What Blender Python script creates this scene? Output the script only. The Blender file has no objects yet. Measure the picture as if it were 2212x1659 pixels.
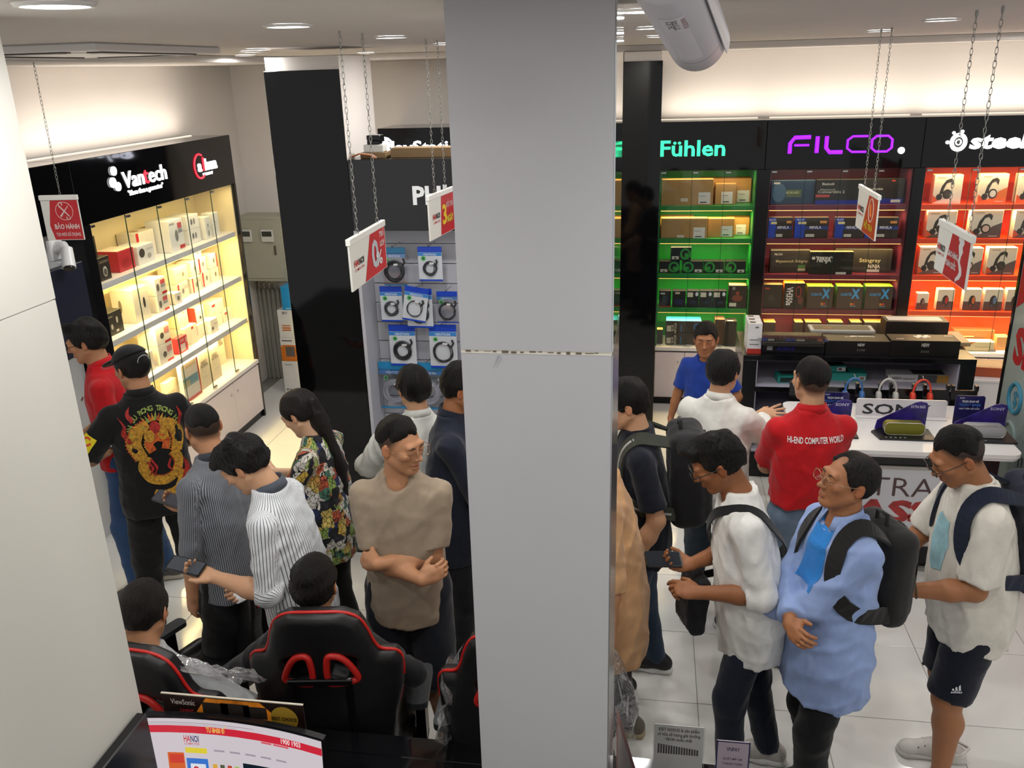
import bpy, bmesh, math, random
import numpy as np
from mathutils import Vector, Matrix
from mathutils.bvhtree import BVHTree
random.seed(7)
scene = bpy.context.scene
COL = scene.collection
# ------------------------------------------------------------------ camera
CAM_H = 3.07
FPX = 1889.5
YAW, PITCH, ROLL = (math.radians(a) for a in (-9.42, 19.83, -1.70))
_f = Vector((math.sin(YAW)*math.cos(PITCH), math.cos(YAW)*math.cos(PITCH), -math.sin(PITCH)))
_r = Vector((math.cos(YAW), -math.sin(YAW), 0))
_u = _r.cross(_f)
_R = math.cos(ROLL)*_r + math.sin(ROLL)*_u
_U = -math.sin(ROLL)*_r + math.cos(ROLL)*_u
cam_d = bpy.data.cameras.new('camera'); cam = bpy.data.objects.new('camera', cam_d); COL.objects.link(cam)
cam_d.sensor_fit = 'HORIZONTAL'; cam_d.sensor_width = 36.0; cam_d.lens = 36.0*FPX/2212
cam_d.clip_start = 0.02
m = Matrix((( _R.x, _U.x, -_f.x, 0), (_R.y, _U.y, -_f.y, 0), (_R.z, _U.z, -_f.z, CAM_H), (0, 0, 0, 1)))
cam.matrix_world = m
scene.camera = cam
# ------------------------------------------------------------------ world, exposure
w = bpy.data.worlds.new('world'); scene.world = w; w.use_nodes = True
w.node_tree.nodes['Background'].inputs[0].default_value = (1.0, 0.985, 0.97, 1)
w.node_tree.nodes['Background'].inputs[1].default_value = 0.56
vs = scene.view_settings
vs.view_transform = 'Standard'; vs.look = 'None'; vs.gamma = 1.0; vs.use_curve_mapping = False
vs.exposure = 0.12
scene.cycles.max_bounces = 6; scene.cycles.diffuse_bounces = 2; scene.cycles.glossy_bounces = 2; scene.cycles.adaptive_threshold = .03
scene.cycles.transparent_max_bounces = 12; scene.cycles.caustics_reflective = False; scene.cycles.caustics_refractive = False
scene.cycles.sample_clamp_indirect = 4.0
# ------------------------------------------------------------------ pixel -> place on a real plane
def ray(px, py):
    return _R*((px-1106)/FPX) - _U*((py-829.5)/FPX) + _f
def PX(px, py, X):
    d = ray(px, py); return Vector((0, 0, CAM_H)) + d*(X/d.x)
def PY(px, py, Y):
    d = ray(px, py); return Vector((0, 0, CAM_H)) + d*(Y/d.y)
def PZ(px, py, Z):
    d = ray(px, py); return Vector((0, 0, CAM_H)) + d*((Z-CAM_H)/d.z)
# ------------------------------------------------------------------ materials
def lin(c):
    if isinstance(c, str):
        c = c.lstrip('#'); c = tuple(int(c[i:i+2], 16)/255 for i in (0, 2, 4))
    return tuple((v/12.92 if v <= .04045 else ((v+.055)/1.055)**2.4) for v in c[:3]) + (1,)
MATS = {}
def mat(name, col='#808080', rough=.5, metal=0.0, emit=0.0, ecol=None, var=0.0, vscale=8.0, bump=0.0, bscale=60.0,
        spec=0.5, coat=0.0, sheen=0.0, alpha=1.0, attr=None, trans=0.0):
    if name in MATS: return MATS[name]
    mt = bpy.data.materials.new(name); mt.use_nodes = True; nt = mt.node_tree; N = nt.nodes; L = nt.links
    b = N['Principled BSDF']
    b.inputs['Base Color'].default_value = lin(col)
    b.inputs['Roughness'].default_value = rough; b.inputs['Metallic'].default_value = metal
    b.inputs['Specular IOR Level'].default_value = spec
    if coat: b.inputs['Coat Weight'].default_value = coat; b.inputs['Coat Roughness'].default_value = .05
    if sheen: b.inputs['Sheen Weight'].default_value = sheen; b.inputs['Sheen Roughness'].default_value = .5
    if emit:
        mt.cycles.emission_sampling = 'NONE'
        b.inputs['Emission Color'].default_value = lin(ecol or col); b.inputs['Emission Strength'].default_value = emit
    if alpha < 1: b.inputs['Alpha'].default_value = alpha
    if trans: b.inputs['Transmission Weight'].default_value = trans
    tc = None
    if var or bump:
        tc = N.new('ShaderNodeTexCoord')
    src = None
    if attr:
        at = N.new('ShaderNodeAttribute'); at.attribute_name = attr; src = at.outputs['Color']
    if var:
        nz = N.new('ShaderNodeTexNoise'); nz.inputs['Scale'].default_value = vscale; nz.inputs['Detail'].default_value = 4
        L.new(tc.outputs['Object'], nz.inputs['Vector'])
        mr = N.new('ShaderNodeMapRange'); mr.inputs['From Min'].default_value = .3; mr.inputs['From Max'].default_value = .7
        mr.inputs['To Min'].default_value = 1-var; mr.inputs['To Max'].default_value = 1+var
        L.new(nz.outputs['Fac'], mr.inputs['Value'])
        vm = N.new('ShaderNodeVectorMath'); vm.operation = 'SCALE'
        if src: L.new(src, vm.inputs[0])
        else: vm.inputs[0].default_value = lin(col)[:3]
        L.new(mr.outputs['Result'], vm.inputs['Scale']); src = vm.outputs['Vector']
    if src: L.new(src, b.inputs['Base Color'])
    if bump:
        nb = N.new('ShaderNodeTexNoise'); nb.inputs['Scale'].default_value = bscale; nb.inputs['Detail'].default_value = 3
        L.new(tc.outputs['Object'], nb.inputs['Vector'])
        bp = N.new('ShaderNodeBump'); bp.inputs['Strength'].default_value = bump; bp.inputs['Distance'].default_value = .004
        L.new(nb.outputs['Fac'], bp.inputs['Height']); L.new(bp.outputs['Normal'], b.inputs['Normal'])
    MATS[name] = mt
    return mt
def flat(c, rough=.45):                       # a plain printed / painted colour with slight unevenness
    return mat('print_'+c.lstrip('#')+('' if rough == .45 else '_%d' % int(rough*100)), c, rough, var=.04, vscale=14)
def glow(c, s):
    return mat('glow_%s_%g' % (c.lstrip('#'), s), c, .4, emit=s)
def glassy(name, tint=(1, 1, 1), refl=.9, base=.02):
    if name in MATS: return MATS[name]
    mt = bpy.data.materials.new(name); mt.use_nodes = True; nt = mt.node_tree; N = nt.nodes; L = nt.links
    N.remove(N['Principled BSDF']); out = N['Material Output']
    tr = N.new('ShaderNodeBsdfTransparent'); tr.inputs[0].default_value = (*tint, 1)
    gl = N.new('ShaderNodeBsdfGlossy'); gl.inputs['Roughness'].default_value = .03; gl.inputs['Color'].default_value = (refl, refl, refl, 1)
    lw = N.new('ShaderNodeLayerWeight'); pw = N.new('ShaderNodeMath'); pw.operation = 'POWER'; pw.inputs[1].default_value = 4.0
    ad = N.new('ShaderNodeMath'); ad.operation = 'MULTIPLY_ADD'; ad.inputs[1].default_value = .8; ad.inputs[2].default_value = base; ad.use_clamp = True
    mx = N.new('ShaderNodeMixShader')
    L.new(lw.outputs['Facing'], pw.inputs[0]); L.new(pw.outputs[0], ad.inputs[0]); L.new(ad.outputs[0], mx.inputs[0])
    L.new(tr.outputs[0], mx.inputs[1]); L.new(gl.outputs[0], mx.inputs[2])
    L.new(mx.outputs[0], out.inputs['Surface'])
    MATS[name] = mt
    return mt
# ------------------------------------------------------------------ objects
def tag(o, label=None, cat=None, group=None, kind=None):
    if label: o['label'] = label
    if cat: o['category'] = cat
    if group: o['group'] = group
    if kind: o['kind'] = kind
    return o
def empty(name, loc=(0, 0, 0), rz=0.0, label=None, cat=None, group=None, kind=None):
    o = bpy.data.objects.new(name, None); COL.objects.link(o)
    o.empty_display_size = .05
    o.location = loc; o.rotation_euler = (0, 0, rz)
    return tag(o, label, cat, group, kind)
def T(x=0, y=0, z=0): return np.array([[1, 0, 0, x], [0, 1, 0, y], [0, 0, 1, z], [0, 0, 0, 1.]])
def RX(a): c, s = math.cos(a), math.sin(a); return np.array([[1, 0, 0, 0], [0, c, -s, 0], [0, s, c, 0], [0, 0, 0, 1.]])
def RY(a): c, s = math.cos(a), math.sin(a); return np.array([[c, 0, s, 0], [0, 1, 0, 0], [-s, 0, c, 0], [0, 0, 0, 1.]])
def RZ(a): c, s = math.cos(a), math.sin(a); return np.array([[c, -s, 0, 0], [s, c, 0, 0], [0, 0, 1, 0], [0, 0, 0, 1.]])
def frame(o, x, y, z):
    m = np.eye(4); m[:3, 0] = x; m[:3, 1] = y; m[:3, 2] = z; m[:3, 3] = o; return m
def nrm(v): v = np.asarray(v, float); return v/np.linalg.norm(v)
def look(p0, p1, up=(0, 0, 1)):               # frame at p0 with z along p1-p0
    z = nrm(np.subtract(p1, p0)); u = np.array(up, float)
    if abs(z@u) > .97: u = np.array([0, 1., 0])
    x = nrm(np.cross(u, z)); return frame(p0, x, np.cross(z, x), z)
class MB:
    def __init__(s): s.v = []; s.f = []; s.mi = []; s.mats = []; s.n = 0; s.sm = []
    def slot(s, m):
        if m not in s.mats: s.mats.append(m)
        return s.mats.index(m)
    def add(s, v, f, m=None, M=None, smooth=False):
        v = np.asarray(v, float)
        if M is not None: v = v@M[:3, :3].T+M[:3, 3]
        k = s.slot(m)
        s.v.append(v); s.f += [tuple(i+s.n for i in q) for q in f]; s.mi += [k]*len(f); s.sm += [smooth]*len(f); s.n += len(v)
        return s
    def box(s, x0, x1, y0, y1, z0, z1, m=None, M=None, b=0.0):
        if b <= 0:
            v = [(x, y, z) for z in (z0, z1) for y in (y0, y1) for x in (x0, x1)]
            f = [(0, 2, 3, 1), (4, 5, 7, 6), (0, 1, 5, 4), (2, 6, 7, 3), (0, 4, 6, 2), (1, 3, 7, 5)]
            return s.add(v, f, m, M)
        b = min(b, (x1-x0)/2.01, (y1-y0)/2.01, (z1-z0)/2.01)
        v = []; idx = {}
        for iz in (0, 1):
            for iy in (0, 1):
                for ix in (0, 1):
                    X = (x0, x1)[ix]; Y = (y0, y1)[iy]; Z = (z0, z1)[iz]; dx = b if ix == 0 else -b; dy = b if iy == 0 else -b; dz = b if iz == 0 else -b
                    for a, p in enumerate(((X, Y+dy, Z+dz), (X+dx, Y, Z+dz), (X+dx, Y+dy, Z))): idx[ix, iy, iz, a] = len(v); v.append(p)
        f = []
        def face(a, lst): f.append([idx[i+(a,)] for i in lst])
        for k in (0, 1):
            q = [(k, 0, 0), (k, 1, 0), (k, 1, 1), (k, 0, 1)]; face(0, q if k else q[::-1])
            q = [(0, k, 0), (1, k, 0), (1, k, 1), (0, k, 1)]; face(1, q[::-1] if k else q)
            q = [(0, 0, k), (1, 0, k), (1, 1, k), (0, 1, k)]; face(2, q if k else q[::-1])
        for i in (0, 1):
            for j in (0, 1):
                A = [idx[0, i, j, 1], idx[1, i, j, 1], idx[1, i, j, 2], idx[0, i, j, 2]]; f.append(A if (i == j) == (i == 1) and False else A)
                f.append([idx[i, 0, j, 0], idx[i, 1, j, 0], idx[i, 1, j, 2], idx[i, 0, j, 2]])
                f.append([idx[i, j, 0, 0], idx[i, j, 1, 0], idx[i, j, 1, 1], idx[i, j, 0, 1]])
                for k in (0, 1): f.append([idx[i, j, k, 0], idx[i, j, k, 1], idx[i, j, k, 2]])
        c = np.array([(x0+x1)/2, (y0+y1)/2, (z0+z1)/2]); va = np.array(v); g = []
        for q in f:
            p = va[q]; n = np.cross(p[1]-p[0], p[2]-p[0])
            g.append(tuple(q) if n@(p.mean(0)-c) > 0 else tuple(q[::-1]))
        return s.add(v, g, m, M)
    def prism(s, pts, h0, h1, m=None, M=None, smooth=False):   # polygon in local xy, extruded along z
        n = len(pts); ar = sum(pts[i][0]*pts[(i+1) % n][1]-pts[(i+1) % n][0]*pts[i][1] for i in range(n))
        if ar < 0: pts = pts[::-1]
        v = [(x, y, h0) for x, y in pts]+[(x, y, h1) for x, y in pts]
        f = [tuple(range(n))[::-1], tuple(range(n, 2*n))]+[(i, (i+1) % n, n+(i+1) % n, n+i) for i in range(n)]
        return s.add(v, f, m, M, smooth)
    def cyl(s, p0, p1, r0, r1=None, m=None, n=16, M=None, cap=True):
        r1 = r0 if r1 is None else r1; F = look(p0, p1); L = np.linalg.norm(np.subtract(p1, p0))
        a = np.linspace(0, 2*math.pi, n, endpoint=False)
        v = np.concatenate([np.c_[r0*np.cos(a), r0*np.sin(a), 0*a], np.c_[r1*np.cos(a), r1*np.sin(a), 0*a+L]])@F[:3, :3].T+F[:3, 3]
        f = [(i, (i+1) % n, n+(i+1) % n, n+i) for i in range(n)]
        s.add(v, f, m, M, True)
        if cap: s.add(v, [tuple(range(n))[::-1], tuple(range(n, 2*n))], m, M)
        return s
    def lathe(s, prof, m=None, M=None, n=24):                 # profile (r, z) about local z
        a = np.linspace(0, 2*math.pi, n, endpoint=False); v = np.concatenate([np.c_[r*np.cos(a), r*np.sin(a), 0*a+z] for r, z in prof])
        f = [(k*n+i, k*n+(i+1) % n, (k+1)*n+(i+1) % n, (k+1)*n+i) for k in range(len(prof)-1) for i in range(n)]
        return s.add(v, f, m, M, True)
    def tube(s, pts, r, m=None, n=8, M=None, closed=False, flatten=1.0):
        P = np.asarray(pts, float); N = len(P); R = np.full(N, r) if np.isscalar(r) else np.asarray(r, float)
        v = []; px = None
        for i in range(N):
            if closed: d = P[(i+1) % N]-P[i-1]
            else: d = P[min(i+1, N-1)]-P[max(i-1, 0)]
            d = d/(np.linalg.norm(d)+1e-12)
            if px is None:
                u = np.array([0, 0, 1.]) if abs(d[2]) < .9 else np.array([0, 1., 0]); px = nrm(np.cross(u, d))
            px = nrm(px-d*(px@d)); py = np.cross(d, px)
            for a in np.linspace(0, 2*math.pi, n, endpoint=False): v.append(P[i]+R[i]*(math.cos(a)*px+flatten*math.sin(a)*py))
        f = [(k*n+i, k*n+(i+1) % n, ((k+1) % N)*n+(i+1) % n, ((k+1) % N)*n+i) for k in range(N if closed else N-1) for i in range(n)]
        s.add(v, f, m, M, True)
        if not closed: s.add(v[:n]+v[-n:], [tuple(range(n))[::-1], tuple(range(n, 2*n))], m, M)
        return s
    def ball(s, c, r, m=None, M=None, n=14, k=9):
        r = np.ones(3)*r; prof = []
        v = []; 
        for i in range(k+1):
            th = math.pi*i/k
            for a in np.linspace(0, 2*math.pi, n, endpoint=False): v.append((c[0]+r[0]*math.sin(th)*math.cos(a), c[1]+r[1]*math.sin(th)*math.sin(a), c[2]-r[2]*math.cos(th)))
        f = [(j*n+i, j*n+(i+1) % n, (j+1)*n+(i+1) % n, (j+1)*n+i) for j in range(k) for i in range(n)]
        return s.add(v, f, m, M, True)
    def quad(s, a, b, c, d, m=None, M=None): return s.add([a, b, c, d], [(0, 1, 2, 3)], m, M)
    def text(s, string, M, size=.1, m=None, bold=0.0, depth=0.0, align='CENTER', width=None, shear=0.0, spacing=1.0):
        v, f = text_geo(string, bold, depth/size if depth else 0.0, shear, spacing)
        if not len(v): return s
        v = v.copy(); x0, x1 = v[:, 0].min(), v[:, 0].max(); sx = size
        if width: sx = width/max(1e-6, x1-x0)
        v[:, 0] -= {'CENTER': (x0+x1)/2, 'LEFT': x0, 'RIGHT': x1}[align]
        v = v*np.array([sx, size, size])
        return s.add(v, f, m, M)
    def mesh(s, name):
        me = bpy.data.meshes.new(name)
        V = np.concatenate(s.v) if s.v else np.zeros((0, 3))
        me.from_pydata(V.tolist(), [], s.f)
        for mm in s.mats: me.materials.append(mm)
        me.polygons.foreach_set('material_index', s.mi); me.polygons.foreach_set('use_smooth', s.sm)
        me.update(); return me
    def build(s, name, parent=None, loc=None, label=None, cat=None, group=None, kind=None, world=None):
        # world: vertices are in world space; shift them so that the object's origin sits at `world`
        if world is not None:
            off = np.array(world, float); s.v = [v-off for v in s.v]
        me = s.mesh(name); o = bpy.data.objects.new(name, me); COL.objects.link(o)
        if parent: o.parent = parent
        if loc is not None: o.location = loc
        elif world is not None and not parent: o.location = world
        return tag(o, label, cat, group, kind)
_TX = {}
def text_geo(string, bold=0.0, depth=0.0, shear=0.0, spacing=1.0):
    key = (string, bold, depth, shear, spacing)
    if key in _TX: return _TX[key]
    c = bpy.data.curves.new('t', 'FONT'); c.body = string; c.size = 1.0; c.offset = bold; c.extrude = depth/2; c.resolution_u = 2; c.shear = shear
    c.space_character = spacing; c.fill_mode = 'FRONT' if not depth else 'BOTH'
    o = bpy.data.objects.new('t', c); COL.objects.link(o)
    dg = bpy.context.evaluated_depsgraph_get(); me = o.evaluated_get(dg).to_mesh()
    v = np.zeros(len(me.vertices)*3); me.vertices.foreach_get('co', v); v = v.reshape(-1, 3)
    f = [tuple(p.vertices) for p in me.polygons]
    o.evaluated_get(dg).to_mesh_clear(); bpy.data.objects.remove(o); bpy.data.curves.remove(c)
    if len(v): v = v/np.array([1, 1, 1.]); 
    _TX[key] = (v, f); return _TX[key]
def rrect(w, h, r, n=5, cx=0, cy=0):
    p = []
    for sx, sy, a0 in ((1, 1, 0), (-1, 1, 90), (-1, -1, 180), (1, -1, 270)):
        for i in range(n+1):
            a = math.radians(a0+90*i/n); p.append((cx+sx*(w/2-r)+r*math.cos(a), cy+sy*(h/2-r)+r*math.sin(a)))
    return p
def copy_tree(o, parent=None):
    c = o.copy(); COL.objects.link(c); c.parent = parent
    for ch in [q for q in bpy.data.objects if q.parent == o and q != c]: copy_tree(ch, c)
    return c
def area(name, parent, loc, sx, sy, power, col=(1, 1, 1), rot=(0, 0, 0), shape='RECTANGLE', spread=180):
    l = bpy.data.lights.new(name, 'AREA'); l.shape = shape; l.size = sx
    if shape in ('RECTANGLE', 'ELLIPSE'): l.size_y = sy
    l.energy = power; l.color = col; l.spread = math.radians(spread)
    o = bpy.data.objects.new(name, l); COL.objects.link(o); o.location = loc; o.rotation_euler = rot
    if parent: o.parent = parent
    return o
FRONT = frame((0, 0, 0), (1, 0, 0), (0, 0, 1), (0, -1, 0))      # text/print plane facing -Y
def at_front(x, y, z): return T(x, y, z)@FRONT
# ------------------------------------------------------------------ room shell
M_WALL = mat('wall_paint', '#f3ebe4', .6, var=.02, vscale=2, bump=.05, bscale=40)
M_CEIL = mat('ceiling_paint', '#e6dfda', .7, var=.02, vscale=1.5)
M_COLP = mat('column_panel', '#c2c1c6', .42, var=.03, vscale=1.2)
M_WPAN = mat('near_wall_panel', '#d3d1c8', .5, var=.02, vscale=1)
M_BLACK = mat('black_glass', '#09090b', .05, spec=.35)
M_BLKP = mat('black_panel', '#111114', .2, spec=.4)
M_WHITE = mat('white_laminate', '#f1ecec', .3, var=.015, vscale=3)
M_CHROME = mat('brushed_steel', '#b9bcc0', .22, metal=1.0)
M_MIRROR = mat('mirror_strip', '#c9cdd0', .06, metal=1.0)
def struct(name, mb, parent=None, **k):
    return mb.build(name, parent, kind='structure' if not parent else None, **k)
ZC = 3.215          # main ceiling
ZB = 3.167          # dropped edge along the walls
# floor with real tiles
M_GROUT = mat('grout', '#8f8d88', .8)
M_TILE = mat('floor_tile', '#e9e8e3', .12, var=.02, vscale=1.2, spec=.5)
fl = struct('floor', MB().box(-4.9, 6.4, -2.5, 9.2, -.12, -.004, M_GROUT))
tm = MB().box(-.2985, .2985, -.2985, .2985, -.0039, 0, M_TILE, b=.0012).mesh('tile')
for i in range(-7, 6):
    for j in range(-3, 9):
        o = bpy.data.objects.new('tile', tm); COL.objects.link(o); o.parent = fl
        o.location = (.29+.6*i+.3, 3.73+.6*j+.3, 0)
# ceiling and the dropped edge
struct('ceiling', MB().box(-4.9, 6.4, -2.5, 9.2, ZC, ZC+.1, M_CEIL))
struct('trim_1', MB().box(-4.9, 6.4, 7.35, 9.2, ZB, ZC-.0005, M_CEIL, b=.004))
struct('trim_2', MB().box(-4.9, -3.05, 1.0, 7.345, ZB, ZC-.0005, M_CEIL, b=.004))
# walls
XL, YBR, YBL = -4.06, 8.36, 8.42
struct('wall_left', MB().box(XL-.12, XL, 1.2, YBL, 0, ZB-.001, M_WALL))
struct('wall_back', MB().box(-.27, 6.4, YBR, YBR+.12, 0, ZB-.001, M_WALL))
struct('wall_back_left', MB().box(XL-.12, -.28, YBL, YBL+.12, 0, ZB-.001, M_WALL))
# foreground wall end at the left and its panel seam
wl = struct('wall_front_left', MB().box(-1.9, -1.5, -2.4, 1.965, 0, 2.548, M_WPAN).box(-1.9, -1.4995, -2.4, 1.966, 2.551, ZC-.001, M_WPAN).box(-1.89, -1.502, -2.4, 1.955, 2.54, 2.56, mat('seam_grey', '#b9b8b2', .7)))
# central column with cracked panel joint and a mirror-bright side strip
cx0, cx1, cy0, cy1 = PY(974.7, 345, 2.0).x, PY(1325.5, 345, 2.0).x, 2.0, 2.40
zs = PY(1150, 760, 2.0).z
mb = MB().box(cx0, cx1, cy0+.012, cy1, 0, ZC-.001, mat('column_core', '#efece2', .8))
mb.box(cx0, cx1, cy0+.003, cy0+.012, 0, zs-.006, M_COLP).box(cx0, cx1, cy0, cy0+.012, zs+.003, ZC-.001, M_COLP)
colm = struct('wall_column', mb)
sm = MB()
for k in range(15):
    a = cx0+.012+(cx1-cx0-.03)*k/15; b = a+(cx1-cx0)/15*random.uniform(.3, .95)
    sm.box(a, b, cy0+.0012, cy0+.0025, zs-.0035+.002*math.sin(k), zs+.001*math.cos(k*1.7), mat('crack_dark', '#6d6257', .9))
sm.box(cx0, cx1, cy0+.0022, cy0+.012, zs-.007, zs+.004, mat('filler_cream', '#e9e4d6', .8))
sm.build('joint_filler', colm)
ms = MB().box(cx1+.0005, cx1+.004, cy0+.004, cy1, zs+.003, ZC-.002, M_MIRROR).box(cx1+.0005, cx1+.003, cy0+.012, cy1, 0, zs-.01, mat('aluminium_strip', '#c4c8cb', .18, metal=1.0))
ms.build('side_strip', colm)
MB().cyl((cx0+.095, cy0+.001, zs-.012), (cx0+.079, cy0+.001, zs-.045), .0012, .0004, mat('scratch_grey', '#a5a3ae', .7), 6).build('scratch', colm)
# black glass pillars
def pillar(name, x0, x1, y0, y1, zt, right=True):
    mb = MB().box(x0+.01, x1-(.01 if right else .0005), y0+.012, y1, 0, ZB-.002, M_WALL)
    o = struct(name, mb)
    MB().box(x0, x1, y0, y0+.010, .0, zt, M_BLACK, b=.002).build('front_glass', o)
    if right: MB().box(x1-.009, x1, y0+.0105, y1, .0, zt, M_BLACK, b=.002).build('side_glass', o)
    MB().box(x0, x0+.009, y0+.0105, y1, .0, zt, M_BLACK, b=.002).build('side_glass', o)
    return o
pillar('wall_pillar_left', -2.2, -1.755, 4.98, 5.575, 3.093, False)
pillar('wall_pillar_back', -.262, .046, 7.30, 8.35, 3.095)
# ------------------------------------------------------------------ downlights
M_LAMP = mat('lamp_white', '#ffffff', .4, emit=14.0)
M_TRIM = mat('lamp_trim', '#f2f0ee', .35)
lamp_me = MB().lathe([(0, -.004), (.062, -.004), (.0625, -.001)], M_LAMP).mesh('lamp_disc')
ring_me = MB().lathe([(.063, -.001), (.064, -.008), (.072, -.009), (.078, -.001)], M_TRIM).mesh('trim_ring')
nl = [0]
def downlight(x, y, label, z=ZC, power=6.6):
    t = empty('downlight', (x, y, z), 0, label, 'ceiling light', 'round downlights set in the ceiling')
    for me, n in ((lamp_me, 'lamp_disc'), (ring_me, 'trim_ring')):
        o = bpy.data.objects.new(n, me); COL.objects.link(o); o.parent = t
    area('lamp_light', t, (0, 0, -.02), .11, .11, power, (1, .985, .96), shape='DISK')
    return t
for (px, py), lb in (((118, 6), 'round white downlight above the foreground white wall end'), ((622, 53), 'round white downlight by the pair of chains of the 0% sign'),
                     ((844, 78), 'round white downlight between the chains of the two left signs'), ((556, 105), 'round white downlight over the black glass pillar'),
                     ((963, 93), 'round downlight half hidden behind the grey column'), ((1391, 20), 'round downlight half behind the security camera, first of its row'),
                     ((1408, 58), 'round downlight behind the security camera, middle of its row'), ((1422, 77), 'round downlight beside the back black pillar'),
                     ((2034, 41), 'round white downlight by the chains of the map sign'), ((1900, 65), 'round white downlight behind the chains of the orange sign')):
    p = PZ(px, py, ZC); downlight(p.x, p.y, lb)
for k, (x, y) in enumerate(((-.9, .4), (.5, .3), (2.2, .6), (2.4, 2.2), (3.6, 3.6), (3.6, 5.6), (2.6, 7.0), (-2.4, .6), (-2.6, 2.2), (-2.45, 5.4), (.6, 1.6), (-.3, 6.2), (-2.9, 6.3), (-2.2, 6.9), (-3.0, 3.6))):
    downlight(x, y, 'round white downlight added to the ceiling rows to light the room' )  # rows continue unseen for light; last ones added to brighten the dim left side
# ------------------------------------------------------------------ ceiling air conditioner
t = empty('ceiling_air_conditioner', (-2.6, 3.95, ZC), 0, 'flat white ceiling air conditioner with dark louvre slots', 'air conditioner')
MB().box(-.40, .40, -.54, .54, -.032, -.0005, mat('ac_white', '#ece9e6', .4), b=.006).build('panel', t)
for x0, x1, y0, y1 in ((-.34, -.27, -.40, .40), (.27, .34, -.40, .40), (-.22, .22, -.49, -.43), (-.22, .22, .43, .49)):
    MB().box(x0, x1, y0, y1, -.0365, -.0315, mat('slot_dark', '#4c453e', .8)).build('louvre_slot', t)
    MB().box(x0+.012, x1-.012, y0+.012, y1-.012, -.040, -.0355, mat('ac_white', '#ece9e6', .4)).build('louvre_blade', t)
MB().box(-.20, .20, -.36, .36, -.0345, -.0315, mat('ac_white', '#ece9e6', .4), b=.001).build('grille', t)
# ------------------------------------------------------------------ product boxes
def box_item(name, label, cat, group, loc, w, d, h, rz=0.0, col='#f0ece4', top=None, side=None, prints=(), texts=(), rough=.4, rx=0.0, b=.002):
    while len(label.split()) > 16 and " the " in label: label = label.replace(" the ", " ", 1)
    """A printed carton: local x = width, front at y=-d/2 (faces -Y), base at z=0. prints: (face,u0,v0,u1,v1,colour|'o:colour' ellipse); texts: (face,u,v,string,height,colour,width,bold)"""
    mb = MB(); mc = flat(col, rough)
    mb.box(-w/2, w/2, -d/2, d/2, 0, h, mc, b=min(b, w/8, d/8, h/8))
    o = mb.build(name, None, loc, label, cat, group); o.rotation_euler = (rx, 0, rz)
    fr = {'f': (frame((-w/2, -d/2, 0), (1, 0, 0), (0, 0, 1), (0, -1, 0)), w, h), 't': (frame((-w/2, -d/2, h), (1, 0, 0), (0, 1, 0), (0, 0, 1)), w, d),
          'r': (frame((w/2, -d/2, 0), (0, 1, 0), (0, 0, 1), (1, 0, 0)), d, h), 'l': (frame((-w/2, d/2, 0), (0, -1, 0), (0, 0, 1), (-1, 0, 0)), d, h)}
    P = list(prints)
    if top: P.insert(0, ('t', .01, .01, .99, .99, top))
    if side: P = [('r', .01, .01, .99, .99, side), ('l', .01, .01, .99, .99, side)]+P
    if P or texts:
        pm = MB(); k = 0
        for p in P:
            F, W, Hh = fr[p[0]]; k += 1; e = .0006+.00025*k; c = p[5]
            if isinstance(c, str) and c.startswith('o:'):
                cx, cy, rx_, ry_ = (p[1]+p[3])/2*W, (p[2]+p[4])/2*Hh, abs(p[3]-p[1])/2*W, abs(p[4]-p[2])/2*Hh
                pts = [(cx+rx_*math.cos(a), cy+ry_*math.sin(a), e) for a in np.linspace(0, 2*math.pi, 14, endpoint=False)]
                pm.add(pts, [tuple(range(14))], flat(c[2:], rough), F)
            elif isinstance(c, str) and c.startswith('p:'):      # polygon: p[1] is a list of uv
                pm.add([(u*W, v*Hh, e) for u, v in p[1]], [tuple(range(len(p[1])))], flat(c[2:], rough), F)
            else:
                pm.quad((p[1]*W, p[2]*Hh, e), (p[3]*W, p[2]*Hh, e), (p[3]*W, p[4]*Hh, e), (p[1]*W, p[4]*Hh, e), flat(c, rough), F)
        for tx in texts:
            F, W, Hh = fr[tx[0]]; k += 1
            M = F@T(tx[1]*W, tx[2]*Hh, .0008+.00025*k)
            if len(tx) > 8: M = M@RZ(tx[8])
            pm.text(tx[3], M, tx[4]*1.38, flat(tx[5], rough), bold=tx[7] if len(tx) > 7 else .01, width=tx[6] if len(tx) > 6 else None)
        pm.build('print', o, kind='stuff')
    return o
M_GLASS = glassy('cabinet_glass', (.97, .985, .975), .75)
M_GEDGE = mat('glass_edge', '#1e3f35', .2)
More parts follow.
